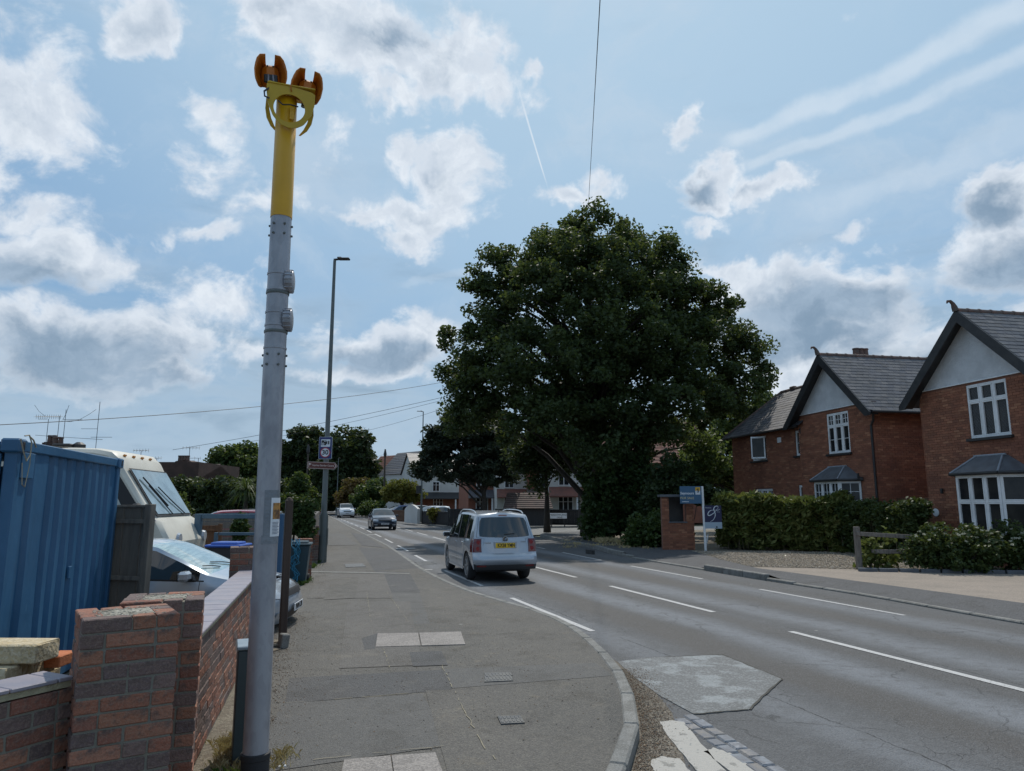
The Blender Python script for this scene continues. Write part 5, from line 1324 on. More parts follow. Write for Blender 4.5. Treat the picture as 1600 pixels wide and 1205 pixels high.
for s in (1, -1):
    K['patch']('rear_reflector', lambda a_, b_: K['rp'](s * lerp(.62, .90, a_), lerp(.36, .40, b_), .018), m_lampred, nx=4, nz=1)
K['patch']('bumper_ledge', lambda a_, b_: K['rp']((2 * a_ - 1) * .99, lerp(.455, .475, b_), .012), mat('bumper_line', (.16, .17, .18), .4), nx=14, nz=1)
m2 = MB(); q_ = K['rp'](0, .845, .014); m2.box((q_[0] + .004, 0, .86), (.02, .60, .16), bev=.01); m2.build('plate_recess', p_silver, van)

# oncoming cars
def oncoming(name, px, pyb, py_ground_d, label, P, pm, yaw_extra=0, **kw):
    p = D(px, pyb, py_ground_d); p.z = .005
    return car(name, label, p, math.radians(-90) + yaw_extra, P, pm, group='cars driving on the road', **kw)
oncoming('hatchback', 597, 817, 51, 'dark navy hatchback driving towards the camera in the far lane', HATCH, p_navy, yaw_extra=-math.radians(2), detail=1, plate_front='LN04 KDX')
oncoming('estate_car', 540, 806, 90, 'white sport utility car with lit lamps driving towards the camera behind the navy hatchback', SUV, p_white, yaw_extra=0, detail=1, plate_front='LB12 FGO', rails=False, lights_on=True)
# small parked cars in the front gardens
for (nm, px, py, dpt, hdg, P, pm, lab) in [
        ('parked_car', 672, 806, 68, 200, HATCH, p_silver2, 'silver parked car behind the fence, just right of the traffic signal'),
        ('parked_car', 690, 806, 65, 80, HATCH, p_white, 'white parked car with its rear window facing the road, left of the pine'),
        ('parked_car', 622, 802, 80, 200, HATCH, p_blue, 'dark blue parked car behind the navy hatchback'),
        ('parked_car', 645, 802, 82, 195, HATCH, p_white, 'white parked car behind the low fence left of the white garden wall'),
        ('parked_car', 490, 800, 95, 80, HATCH, p_red, 'small dark red car waiting far away at the left edge of the road'),
        ('parked_car', 345, 828, 27, 185, HATCH, p_red, 'red car roof showing above the grey garden fence'),
        ('parked_car', 372, 826, 31, 185, HATCH, p_grey, 'grey car roof showing above the grey garden fence beside the red one')]:
    p = D(px, py, dpt); p.z = .11
    if lab.startswith(('red car', 'grey car')): p.z = .14
    car(nm, lab, p, math.radians(hdg), P, pm, group='cars parked beside the road', detail=0)
# near silver hatchback, nose towards the pavement
HM_ = dict(HATCH); HM_['wsmat'] = mat('windscreen_with_sunshade', (.44, .57, .55), .10, col2=(.22, .33, .33), nscale=4, stretch=(8, 1, 1), coat=1.0, metal=.25)
hn, K2 = car('silver_hatchback', 'light silver hatchback parked nose to the pavement behind the brick wall', (.33 - 2.02, 11.80, -.03), math.radians(-14), HM_, p_silver2, group='cars parked beside the road', plate_front='PN04 LZB')
hn.scale = (1, 1, .945)
for s in (-1,):
    K2['patch']('side_repeater', lambda a_, b_: K2['sp'](lerp(3.14, 3.22, a_), lerp(.70, .735, b_), s, .008), m_headlamp, par=hn, nx=2, nz=1)
m2 = MB()
for (xa, ya, xb, yb2) in ((3.06, .45, 2.93, -.2), (3.06, -.15, 2.97, -.62)):
    m2.tube([(xa - 4.15 / 2, ya, tab(HATCH['top'], xa) + .02), ((xa + xb) / 2 - 4.15 / 2, (ya + yb2) / 2, tab(HATCH['top'], (xa + xb) / 2) + .03), (xb - 4.15 / 2, yb2, tab(HATCH['top'], xb) + .02)], .008, 5)
m2.build('windscreen_wiper', m_trim, hn)

# ---------------------------------------------------------------- motorhome behind the container
def motorhome():
    dep = 13.6
    # nose at the right, side profile in the plane facing the road end; local x forward (towards +X world), z up
    nose = D(266, 836, dep); r = empty('motorhome', (nose.x, nose.y + .2, .1), -math.radians(12), label='large cream motorhome with raked windscreen parked behind the blue container', cat='motorhome')
    m_cream = mat('cream_fibreglass', (.58, .55, .47), .45, col2=(.50, .47, .40), nscale=1.5, nlo=.4, nhi=.7)
    Wd = 2.2
    out = [(-.02, .45), (0.02, 1.0), (-.20, 1.38), (-.34, 1.46)]      # bumper to base of windscreen
    roof = [(-.97, 2.42), (-1.06, 2.60), (-1.22, 2.74), (-1.5, 2.79), (-2.0, 2.80), (-3.0, 2.76), (-3.6, 2.92), (-4.4, 3.02), (-5.2, 2.95), (-6.4, 2.9), (-6.6, 2.6), (-6.65, .45)]
    P = out + roof; m2 = MB()
    # rounded body: several slices across the width
    ys = [0, .06, .2, Wd - .2, Wd - .06, Wd]; ins = [.16, .05, 0, 0, .05, .16]; vs = []; n = len(P); cxm = -3.3; czm = 1.6
    for y, i_ in zip(ys, ins):
        for (x, z) in P: vs.append((cxm + (x - cxm) * (1 - i_ / 3.3 * .8), y, czm + (z - czm) * (1 - i_ / 1.5 * .75) if z > 1.5 else z))
    m2.add(vs, [(k * n + i, (k + 1) * n + i, (k + 1) * n + (i + 1) % n, k * n + (i + 1) % n) for k in range(5) for i in range(n)] + [tuple(range(n)), tuple(range(5 * n, 6 * n))[::-1]])
    m2.build('body', m_cream, r, smooth=True, sharp=32)
    def wsp(t, y, o=.03): return (-.34 - .63 * t + o * .85, y, 1.46 + .96 * t + o * .5)
    m2 = MB(); m2.quad(wsp(.02, .14, .02), wsp(.02, Wd - .14, .02), wsp(.98, Wd - .14, .02), wsp(.98, .14, .02)); m2.build('windscreen_seal', m_trim, r)
    ws = MB(); ws.quad(wsp(.06, .20), wsp(.06, Wd - .2), wsp(.95, Wd - .2), wsp(.95, .20)); ws.build('windscreen', mat('pale_glass', (.22, .30, .32), .06, col2=(.12, .17, .18), nscale=3, coat=1.0), r)
    m2 = MB(); m2.tube([wsp(.05, .9, .05), wsp(.35, .7, .06), wsp(.62, .5, .06)], .012, 5); m2.tube([wsp(.05, 1.6, .05), wsp(.35, 1.2, .06), wsp(.6, .95, .06)], .012, 5); m2.tube([wsp(.2, .85, .07), wsp(.78, .42, .07)], .016, 5); m2.build('wiper', m_trim, r)
    m2 = MB(); m2.prism([(-.50, 1.44), (-1.12, 2.38), (-1.80, 2.38), (-1.80, 1.42)], -.012, .01); m2.build('window_surround', m_trim, r)
    m2 = MB(); m2.prism([(-.86, 1.52), (-1.26, 2.26), (-1.72, 2.26), (-1.72, 1.50)], -.022, -.012); m2.build('side_window', mat('curtained_glass', (.42, .47, .46), .12, col2=(.30, .35, .35), nscale=4, stretch=(5, 1, .3), coat=1), r)
    for k in (-1.38, -1.58): 
        m2 = MB(); m2.prism([(k, 1.54), (k - .03, 1.54), (k - .03, 2.22), (k, 2.22)], -.026, -.022); m2.build('curtain_fold', mat('curtain', (.5, .52, .5), .8), r)
    m2 = MB(); m2.box((-.62, -.16, 1.62), (.14, .2, .24), bev=.04); m2.build('door_mirror', m_trim, r)
    for i in range(4):
        m2 = MB(); m2.box((-1.10 - .0 * i, .3 + .42 * i, 2.66), (.05, .09, .04), bev=.01, R=Matrix.Rotation(-.8, 3, 'Y')); m2.build('marker_light', m_amber, r)
    m2 = MB(); m2.prism([(-.30, 1.40), (-.36, 1.46), (-1.9, 1.44), (-1.9, 1.38)], -.02, .01); m2.build('stripe', mat('dark_stripe', (.05, .05, .10), .4), r)
    m2 = MB(); m2.lathe([(.12, 2.86), (.12, 2.92), (.05, 2.97)], c=(-2.3, 1, 0), n=14); m2.box((-2.55, 1, 2.9), (.35, .4, .06), bev=.02); m2.build('roof_vent', m_trim, r)
    m2 = MB(); m2.tube([(-.05, .3, .75), (-.05, Wd - .3, .75)], .09, 8); m2.build('bumper', m_trim, r)
    for y in (.35, Wd - .35):
        m2 = MB(); m2.lathe([(.12, 0), (.1, .05)], c=(-.0, y, 1.05), n=14, axis='X'); m2.build('headlamp', m_headlamp, r)
    for xw in (-1.1, -5.2):
        for y in (.12, Wd - .12):
            m2 = MB(); m2.lathe([(.2, -.1), (.35, -.1), (.37, 0), (.35, .1), (.2, .1)], c=(xw, y, .35), n=20, axis='Y'); m2.build('wheel', m_rubber, r, smooth=True)
motorhome()

# ================================================================ HOUSES
m_render = mat('white_render', (.62, .63, .64), .85, col2=(.52, .53, .54), nscale=2.5, bump=.9, bscale=22)
m_slate = mat('slate', (.12, .115, .12), .55, rand=.22, randcol=[(.082, .079, .088), (.098, .093, .097), (.070, .069, .078), (.112, .102, .10), (.086, .081, .082)], coords='World', col2=(.13, .125, .118), nscale=3, nlo=.55, nhi=.75, bump=.25, bscale=30)
m_slate_i = mat('slate_joined', (.12, .115, .12), .55, rand=.22, randcol=[(.082, .079, .088), (.098, .093, .097), (.070, .069, .078), (.112, .102, .10), (.086, .081, .082)], island=True, coords='World', col2=(.13, .125, .118), nscale=3, nlo=.55, nhi=.75, bump=.25, bscale=30)
m_lead = mat('lead_grey', (.10, .11, .125), .5, col2=(.075, .08, .09), nscale=4)
m_leadlt = mat('lead_flashing', (.26, .29, .33), .4, col2=(.2, .22, .25), nscale=6)
m_ridge = mat('clay_ridge', (.16, .09, .07), .8, rand=.15, col2=(.10, .08, .07), nscale=4)
m_curtain = mat('net_curtain', (.30, .31, .32), .9, col2=(.16, .17, .18), nscale=5, stretch=(6, 1, .5))
def clip1(a0, a1, holes):       # subtract hole intervals
    seg = [(a0, a1)]
    for h0, h1 in holes:
        ns = []
        for s0, s1 in seg:
            if h1 <= s0 or h0 >= s1: ns.append((s0, s1)); continue
            if h0 > s0: ns.append((s0, h0))
            if h1 < s1: ns.append((h1, s1))
        seg = ns
    return seg
def brick_facade(wallobj, axis, x0, x1, z0, z1, plane, sgn, holes, near_n, topfn=None, nearx=None):
    """stretcher courses on the face of a wall. axis 'x': face in the x/z plane at y=plane looking along -y*sgn; axis 'y': face in the y/z plane at x=plane"""
    CH, BL = .075, .225; full = []; rest = MB(); th = .02
    nrow = int((z1 - z0) / CH)
    for r in range(nrow):
        zc = z0 + (r + .5) * CH; a = x0 - (BL / 2 if r % 2 else 0)
        while a < x1:
            b0, b1 = max(a, x0), min(a + BL - .01, x1)
            if topfn:
                lo, hi = topfn(zc + CH / 2)
                b0, b1 = max(b0, lo), min(b1, hi)
            if b1 - b0 > .03:
                for s0, s1 in clip1(b0, b1, [(h[0], h[1]) for h in holes if h[2] < zc + .03 and h[3] > zc - .03]):
                    if s1 - s0 < .02: continue
                    if s1 - s0 > BL - .0105: full.append(((s0 + s1) / 2, zc))
                    else: rest_add(rest, axis, s0, s1, zc, plane, sgn, th)
            a += BL
    if nearx is not None: full.sort(key=lambda p: abs(p[0] - nearx) + abs(p[1] - 3) * .5)
    bm = MB(); bm.box((0, 0, 0), (.215, th, .065), bev=.003); bm = bm.mesh('brick', m_housebrick)
    for (x, z) in full[:near_n]:
        o = bpy.data.objects.new('brick', bm)
        j = rnd.uniform(-.0015, .0015)
        if axis == 'x': o.location = (x, plane + j, z)
        else: o.location = (plane + j, x, z); o.rotation_euler = (0, 0, PI / 2)
        link(o, wallobj)
    for (x, z) in full[near_n:]: rest_add(rest, axis, x - .1075, x + .1075, z, plane, sgn, th)
    if rest.v: rest.build('bricks', m_housebrick_i, wallobj, kind='stuff')
def rest_add(mb, axis, s0, s1, z, plane, sgn, th):
    j = rnd.uniform(-.0015, .0015)
    if axis == 'x': mb.box(((s0 + s1) / 2, plane + j, z), (s1 - s0, th, .065))
    else: mb.box((plane + j, (s0 + s1) / 2, z), (th, s1 - s0, .065))

def slates(parent, origin, u, v, widthfn, nrows, near_n, ex=.20, wd=.26, th=.012, lift=.02):
    """slates on a slope: origin at the eave, u along the eave, v up the slope (unit), widthfn(t)->(a,b) along u at height t"""
    u = Vector(u).normalized(); v = Vector(v).normalized(); nrm = u.cross(v).normalized()
    if nrm.z < 0: nrm = -nrm
    tiltv = (v * ex + nrm * -.010).normalized(); nn = u.cross(tiltv).normalized()
    if nn.z < 0: nn = -nn
    R3 = Matrix((u, nn.cross(u), nn)).transposed(); sm = MB(); sm.box((0, 0, 0), (wd - .006, ex * 1.35, th)); sm = sm.mesh('slate', m_slate)
    rest = MB(); cnt = []
    for r in range(nrows):
        t = (r + .5) * ex; a0, a1 = widthfn(t); a = a0 - (wd / 2 if r % 2 else 0)
        while a < a1:
            b0, b1 = max(a, a0), min(a + wd, a1)
            if b1 - b0 > .03:
                c = Vector(origin) + u * ((b0 + b1) / 2) + v * (t + .03) + nrm * (lift + rnd.uniform(-.002, .002)); cnt.append((c, b1 - b0))
            a += wd
    k = 0
    for (c, w_) in cnt:
        if k < near_n and w_ > wd - .01:
            o = bpy.data.objects.new('slate', sm); o.matrix_local = Matrix.Translation(c) @ R3.to_4x4() @ Matrix.Rotation(rnd.uniform(-.012, .012), 4, 'Z'); link(o, parent); o.matrix_parent_inverse.identity(); k += 1
        else: rest.box(c, (w_ - .006, ex * 1.35, th), R=R3)
    if rest.v: rest.build('joined_slates', m_slate_i, parent, kind='stuff')

def casement(parent, x0, x1, z0, z1, y, cols, rows, light_frac=.28, glazing=None, sill=True, lattice=False, deep=.07, par_rot=None, open_leaf=False, bars=False):
    """window: outer frame, mullions and transom, panes set back; faces local -y at y"""
    w = MB(); fr = .055; W_ = x1 - x0; H = z1 - z0
    w.box(((x0 + x1) / 2, y, z1 - fr / 2), (W_, deep, fr), bev=.006); w.box(((x0 + x1) / 2, y, z0 + fr / 2), (W_, deep, fr), bev=.006)
    for x in (x0 + fr / 2, x1 - fr / 2): w.box((x, y, (z0 + z1) / 2), (fr, deep, H - 2 * fr), bev=.006)
    zt = z1 - H * light_frac
    for i in range(1, cols): w.box((x0 + W_ * i / cols, y, (z0 + z1) / 2), (fr, deep, H - 2 * fr), bev=.006)
    if rows > 1:
        for i in range(cols): w.box((x0 + W_ * (i + .5) / cols, y - .004, zt), (W_ / cols - fr, deep, fr * .9), bev=.006)
    wo = w.build('window', m_white, parent)
    cw = W_ / cols
    sash = MB(); bar = MB()
    for i in range(cols):
        xa, xb = x0 + cw * i + fr * .6, x0 + cw * (i + 1) - fr * .6
        spans = [(z0 + fr, zt - fr * .5), (zt + fr * .5, z1 - fr)] if rows > 1 else [(z0 + fr, z1 - fr)]
        for k, (za, zb) in enumerate(spans):
            s = .035
            for (c_, sz) in ((((xa + xb) / 2, za + s / 2), (xb - xa, s)), (((xa + xb) / 2, zb - s / 2), (xb - xa, s)), ((xa + s / 2, (za + zb) / 2), (s, zb - za - 2 * s)), ((xb - s / 2, (za + zb) / 2), (s, zb - za - 2 * s))):
                sash.box((c_[0], y - .012, c_[1]), (sz[0], .05, sz[1]), bev=.004)
            pm = MB(); pm.box(((xa + xb) / 2, y + .012, (za + zb) / 2), (xb - xa - s, .006, zb - za - s)); pm.build('pane', m_pane, wo)
            if bars:
                if k == 1 or rows == 1: bar.box(((xa + xb) / 2, y - .008, (za + zb) / 2), (.018, .03, zb - za - 2 * s))
                bar.box(((xa + xb) / 2, y - .006, (za + zb) / 2 if (k == 1 or rows == 1) else (za + zb) / 2), (xb - xa - 2 * s, .03, .018))
            if lattice:
                bw = xb - xa - 2 * s; bh = zb - za - 2 * s; n = int(bh / .11)
                for q in range(-2, n + 3):
                    for dr in (-1, 1):
                        x_a, x_b = xa + s, xb - s; z_a = za + s + q * .11 - (0 if dr > 0 else 0); z_b = z_a + dr * bw * 1.2
                        lo, hi = za + s, zb - s; p0, p1 = Vector((x_a, y + .006, z_a)), Vector((x_b, y + .006, z_b))
                        # clip in z
                        def cl(p, q_):
                            if p.z < lo: return p.lerp(q_, (lo - p.z) / (q_.z - p.z)) if q_.z > lo else None
                            if p.z > hi: return p.lerp(q_, (hi - p.z) / (q_.z - p.z)) if q_.z < hi else None
                            return p
                        a_, b_ = cl(p0, p1), cl(p1, p0)
                        if a_ is not None and b_ is not None and (a_ - b_).length > .02: bar.tube([a_, b_], .0035, 3, caps=False)
    if bar.v: bar.build('glazing_bars', m_white if not lattice else m_lead, wo)
    sash.build('sash', m_white, wo)
    if sill:
        s_ = MB(); s_.box(((x0 + x1) / 2, y - .06, z0 - .045), (W_ + .16, .2, .08), bev=.008); s_.build('sill', m_black, wo)
    return wo

def bay(parent, xc, w, z0, z1, zr, label=None, bars=False, lattice=False, hide_low=True):
    """splayed bay with hipped lead-grey roof"""
    proj = .55; spl = .42; hw = w / 2
    b = empty('bay_window', (0, 0, 0), 0, parent)
    bpy.data.objects.remove(b)
    plan = [(xc - hw, 0), (xc - hw + spl, -proj), (xc + hw - spl, -proj), (xc + hw, 0)]
    m2 = MB(); m2.prism(plan, .1, z0, 'Z'); base = m2.build('bay_base', m_hmortar, parent)
    brs = MB()
    for r in range(int((z0 - .1) / .075)):
        zc = .1 + (r + .5) * .075
        for (p, q) in zip(plan[:-1], plan[1:]):
            p, q = Vector(p), Vector(q); d = q - p; n = max(1, int(d.length / .225)); ang = math.atan2(d.y, d.x)
            for i in range(n): c = p + d * ((i + .5) / n); brs.box((c.x, c.y, zc), (d.length / n - .01, .02, .065), rz=ang)
    brs.build('bricks', m_housebrick_i, base, kind='stuff')
    m2 = MB(); m2.prism([(x * 1 + (x - xc) * .02, y + .03) for x, y in plan], z0, z1, 'Z'); m2.build('bay_shade', m_pane, parent)
    wm = casement(parent, xc - hw + spl, xc + hw - spl, z0, z1, -proj, 3, 2, .36, sill=False, bars=bars, lattice=False, deep=.06)
    for s in (-1, 1):
        p = Vector((xc + s * (hw - spl), -proj)); q = Vector((xc + s * hw, 0)); d = (q - p) if s > 0 else (p - q); st = p if s > 0 else q
        before = set(o.name for o in parent.children)
        wl = casement(parent, 0, d.length, z0, z1, 0, 1, 2, .36, sill=False, bars=bars, deep=.06)
        wl.location = (st.x, st.y, 0); wl.rotation_euler = (0, 0, math.atan2(d.y, d.x))
    e = .14
    O = [(xc - hw - e, 0), (xc - hw + spl - e * .6, -proj - e), (xc + hw - spl + e * .6, -proj - e), (xc + hw + e, 0)]
    T = [(xc - hw + .62, 0), (xc - hw + .70, -.10), (xc + hw - .70, -.10), (xc + hw - .62, 0)]
    m2 = MB(); m2.add([(x, y, z1 + .05) for x, y in O] + [(x, y, zr) for x, y in T], [(0, 1, 5, 4), (1, 2, 6, 5), (2, 3, 7, 6), (4, 5, 6, 7), (3, 2, 1, 0)]); rf = m2.build('bay_roof', m_lead, parent)
    m2 = MB()
    for i in (1, 2): m2.tube([(O[i][0], O[i][1], z1 + .065), (T[i][0], T[i][1], zr + .015)], .03, 6)
    m2.tube([(T[0][0], -.08, zr + .02), (T[3][0], -.08, zr + .02)], .035, 6); m2.build('flashing', m_leadlt, rf)
    m2 = MB()
    for p, q in zip(O[:-1], O[1:]): m2.tube([(p[0], p[1], z1 + .03), (q[0], q[1], z1 + .03)], .045, 8)
    m2.build('gutter', m_black, rf)
    m2 = MB(); m2.prism([(x, y) for x, y in [(xc - hw - .02, 0), (xc - hw + spl, -proj - .05), (xc + hw - spl, -proj - .05), (xc + hw + .02, 0)]], z1 - .005, z1 + .03, 'Z'); m2.build('fascia', m_white, rf)
    m2 = MB(); x_ = xc - hw - .03; m2.tube([(x_ - .05, -.10, z1 + .02), (x_ - .05, -.06, z1 - .2), (x_ - .05, -.06, .15)], .035, 8); m2.build('downpipe', m_black, parent)

AH = 6.8
def holed_wall(x0, x1, z0, z1, y0, th, holes, m_, parent, nm):
    X = sorted({x0, x1} | {h[0] for h in holes} | {h[1] for h in holes}); Z = sorted({z0, z1} | {h[2] for h in holes} | {h[3] for h in holes}); vs = []; fs = []; m2 = MB()
    for a, b in zip(X[:-1], X[1:]):
        run = None
        for c, d in zip(Z[:-1], Z[1:]):
            if any(h[0] <= a and b <= h[1] and h[2] <= c and d <= h[3] for h in holes):
                if run: m2.box(((a + b) / 2, y0 + th / 2, (run[0] + run[1]) / 2), (b - a, th, run[1] - run[0])); run = None
            else: run = (run[0], d) if run else (c, d)
        if run: m2.box(((a + b) / 2, y0 + th / 2, (run[0] + run[1]) / 2), (b - a, th, run[1] - run[0]))
    return m2.build(nm, m_, parent)
def gable_house(label, P0, gx, near_b, near_s, wing=False, lattice=False, finial=True, bayx=0, upper=(0, 0), chim=False, depth=9.0):
    rz = math.atan2(-math.cos(math.radians(AH)), -math.sin(math.radians(AH)))
    H = empty('brick_house', (P0[0], P0[1], 0), rz, label=label, cat='house', group='gabled brick houses on the right')
    hw = 2.2; x0, x1 = gx - hw, gx + hw; ze = 5.0; zr = 7.45; pitch = (zr - ze) / 2.52; zp = 5.36
    # walls
    uw = upper; w = holed_wall(gx - hw + .01, gx + hw - .01, .1, zp, .025, .2, [uw], m_hmortar, H, 'front_wall')
    holes = [(uw[0], uw[1], uw[2] - .09, uw[3]), (bayx - 1.15, bayx + 1.15, .1, 2.72)]
    brick_facade(w, 'x', x0, x1, .1, zp - .02, .02, 1, holes, near_b, nearx=x0 + 1.0, topfn=lambda z: (gx - (zr - .18 - z) / pitch if z > 4.9 else -99, gx + (zr - .18 - z) / pitch if z > 4.9 else 99))
    for sx, xx in ((1, x1), (-1, x0)):
        m2 = MB(); m2.box((xx - sx * .11, depth / 2 + .12, (.1 + ze) / 2), (.2, depth, ze - .1)); sw = m2.build('side_wall', m_hmortar, H)
        if sx == 1 and near_b: brick_facade(sw, 'y', .0, depth, .1, ze, xx - .005, 1, [], 120 if chim else 0, nearx=1.5)
        if sx == -1: brick_facade(sw, 'y', .0, 1.2, .1, ze, xx + .005, 1, [], 0)
    m2 = MB(); m2.box((gx, depth, (.1 + ze) / 2), (2 * hw - .02, .2, ze - .1)); m2.build('rear_wall', m_hmortar, H)
    # rendered gable panel
    half = (zr - .12 - zp) / pitch
    m2 = MB(); m2.prism([(gx - half, zp), (gx + half, zp), (gx, zr - .12)], -.005, .2); m2.build('gable_panel', m_render, H)
    m2 = MB(); m2.box((gx, -.012, zp - .015), (2 * half, .035, .035), bev=.004); m2.build('panel_bead', m_white, H)
    # roof slopes
    ov = .38; ew = 2.52; yb = depth + .3
    for s in (-1, 1):
        m2 = MB(); a, b = Vector((gx, 0, zr)), Vector((gx + s * ew, 0, ze - .02)); d = (b - a); nrm = Vector((-d.z * s, 0, d.x * s)).normalized() * .07
        m2.add([(a.x, -ov, a.z), (b.x, -ov, b.z), (b.x, yb, b.z), (a.x, yb, a.z), (a.x, -ov, a.z - .08), (b.x, -ov, b.z - .08), (b.x, yb, b.z - .08), (a.x, yb, a.z - .08)], [(0, 1, 2, 3), (7, 6, 5, 4), (0, 4, 5, 1), (1, 5, 6, 2), (2, 6, 7, 3)])
        ro = m2.build('roof', m_lead, H)
        Ls = d.length
        if s == 1:
            slates(ro, (gx + ew, -ov, ze - .02), (0, 1, 0), (-d).normalized() , lambda t: (0, depth + .6), int(Ls / .2), near_s)
        else:
            slates(ro, (gx - ew, -ov, ze - .02), (0, 1, 0), (-d).normalized(), lambda t: (0, depth + .6), int(Ls / .2), 0)
        # bargeboard
        m2 = MB(); pts = [(gx, zr + .02), (gx + s * (ew + .10), ze - .08), (gx + s * (ew + .10), ze - .20), (gx + s * (ew - .16), ze - .20), (gx, zr - .36)]
        m2.prism(pts, -ov - .05, -ov); m2.build('bargeboard', m_black, H)
        m2 = MB(); m2.prism([(gx, zr - .10), (gx + s * ew, ze - .12), (gx + s * ew, ze - .16), (gx, zr - .14)], -ov, .0); m2.build('soffit', m_black, H)
        m2 = MB(); m2.tube([(gx + s * (ew + .05), -ov + .1, ze - .06), (gx + s * (ew + .05), yb, ze - .06)], .055, 8); m2.build('gutter', m_black, H)
    rm = MB(); rm.lathe([(.09, 0), (.09, .33), (.105, .335), (.105, .40)], n=10, axis='Y'); rme = rm.mesh('ridge_tile', m_ridge)
    k = 0
    while -ov + .4 * k < yb - .4:
        o = bpy.data.objects.new('ridge_tile', rme); o.location = (gx, -ov + .4 * k, zr - .02); link(o, H); k += 1
    if finial:
        m2 = MB(); m2.tube([(gx, -ov - .02, zr - .02), (gx, -ov - .06, zr + .10), (gx, -ov - .10, zr + .2), (gx, -ov - .18, zr + .27), (gx, -ov - .27, zr + .26), (gx, -ov - .30, zr + .20)], [.09, .08, .055, .045, .04, .02], 8); m2.build('finial', m_ridge, H, smooth=True)
    casement(H, uw[0], uw[1], uw[2], uw[3], .06, 3, 2, .32, lattice=lattice, bars=not lattice)
    bay(H, bayx, 2.3, .55, 2.62, 3.15, bars=not lattice)
    m2 = MB(); xq = x1 + .07 if wing else x1 - .1
    m2.tube([(x1 + .22, -.12, ze - .10), (x1 + .10, -.05, ze - .35), (x1 - .03, -.05, ze - .5), (x1 - .03, -.05, .15)], .04, 8); m2.build('downpipe', m_black, H)
    return H, x0, x1, ze, zr
H1, hx0, hx1, ze, zr = gable_house('gabled red brick house with a long slate roofed side wing behind the bamboo hedge', (19.54, 20.1), -1.62, 160, 300, wing=True, bayx=-1.42, upper=(-1.96, -.70, 3.66, 5.18), chim=True)
H2, *_ = gable_house('nearest red brick gabled house at the right edge with leaded white windows', (19.3, 16.88), 1.62, 300, 160, lattice=True, bayx=1.92, upper=(1.26, 2.62, 3.69, 5.26))
# chimney behind house one's ridge
m2 = MB(); m2.box((-2.2, 1.9, 6.85), (.45, .7, 1.5)); ch = m2.build('chimney', m_housebrick, H1)
for dy in (-.25, .0, .25):
    m2 = MB(); m2.lathe([(.10, 7.7), (.13, 7.73), (.115, 7.95), (.14, 7.97), (.13, 8.02)], c=(-2.2, 1.9 + dy * .8, -.12), n=12); m2.build('chimney_pot', m_ridge, ch, smooth=True)
# small fittings
def plate_disc(parent, nm, x, y, z, r, m_): m2 = MB(); m2.lathe([(r, 0), (r, -.02), (r * .8, -.025)], c=(x, y, z), n=24, axis='Y'); return m2.build(nm, m_, parent, smooth=True, sharp=40)
plate_disc(H2, 'plaque', -.32, -.0, 1.55, .12, m_white)
m2 = MB(); m2.box((.05, -.06, 2.2), (.06, .1, .16), bev=.02); m2.build('wall_lamp', m_black, H2)
m2 = MB(); m2.tube([(-.12, 0, 2.72), (-.12, -.18, 2.74)], .02, 6); m2.box((-.12, -.2, 2.78), (.06, .06, .2), bev=.01); m2.build('wall_lamp', m_black, H1)
# side wing of house one
wx0, wx1 = -9.55, hx0; wy = .12; wdep = 4.2; wze = 4.93; wzr = 7.05
wins = [(-7.75, -6.5, 3.72, 4.80), (-4.28, -3.86, 3.75, 4.78), (-7.6, -6.2, 1.3, 2.45), (-4.25, -3.85, 1.7, 2.55)]
ww = holed_wall(wx0, wx1, .1, wze, wy + .03, .2, wins, m_hmortar, H1, 'wing_wall')
brick_facade(ww, 'x', wx0, wx1, .1, wze, wy + .005, 1, wins, 60, nearx=-4.5)
m2 = MB(); m2.box((wx0 + .1, wy + wdep / 2, (.1 + wze) / 2), (.2, wdep, wze - .1)); m2.build('wing_end_wall', m_hmortar, H1)
casement(H1, *wins[1], wy + .07, 1, 1, bars=True); casement(H1, *wins[2], wy + .07, 3, 1, bars=True, sill=False); casement(H1, *wins[3], wy + .07, 1, 1, sill=False); casement(H1, *wins[0], wy + .07, 2, 1)
lf = casement(H1, 0, .62, 3.78, 4.76, 0, 1, 1, sill=False); lf.location = (-6.52, wy - .04, 0); lf.rotation_euler = (0, 0, -PI + .75); lf.name = 'open_casement'
m2 = MB(); m2.box((-5.42, wy - .02, 4.5), (.26, .05, .22), bev=.01); m2.build('vent_cover', m_white, H1)
m2 = MB(); m2.tube([(-3.72, wy - .12, wze - .1), (-3.72, wy - .06, wze - .4), (-3.72, wy - .06, .1)], .04, 8); m2.build('downpipe', m_black, H1)
m2 = MB(); ym = wy + wdep / 2 - .05; e0 = wx0 - .25; rx0 = wx0 + 1.2
A_ = [(e0, wy - .3, wze), (wx1 + .3, wy - .3, wze), (wx1 + 1.2, ym, wzr), (rx0, ym, wzr), (e0, wy + wdep + .2, wze), (wx1 + .3, wy + wdep + .2, wze)]
m2.add(A_, [(0, 1, 2, 3), (0, 3, 4), (4, 3, 2, 5)]); wr_ = m2.build('wing_roof', m_lead, H1)
vv = Vector((0, ym - (wy - .3), wzr - wze)); Lr = vv.length
slates(wr_, (e0, wy - .3, wze), (1, 0, 0), vv, lambda t: ((rx0 - e0) * min(1, t / Lr), wx1 + .35 - e0), int(Lr / .2), 120)
v2 = Vector((rx0 - e0, 0, wzr - wze)); Ly = wdep + .5
slates(wr_, (e0, wy - .3, wze), (0, 1, 0), v2, lambda t: (Ly / 2 * min(1, t / v2.length), Ly - Ly / 2 * min(1, t / v2.length)), int(v2.length / .2), 0)
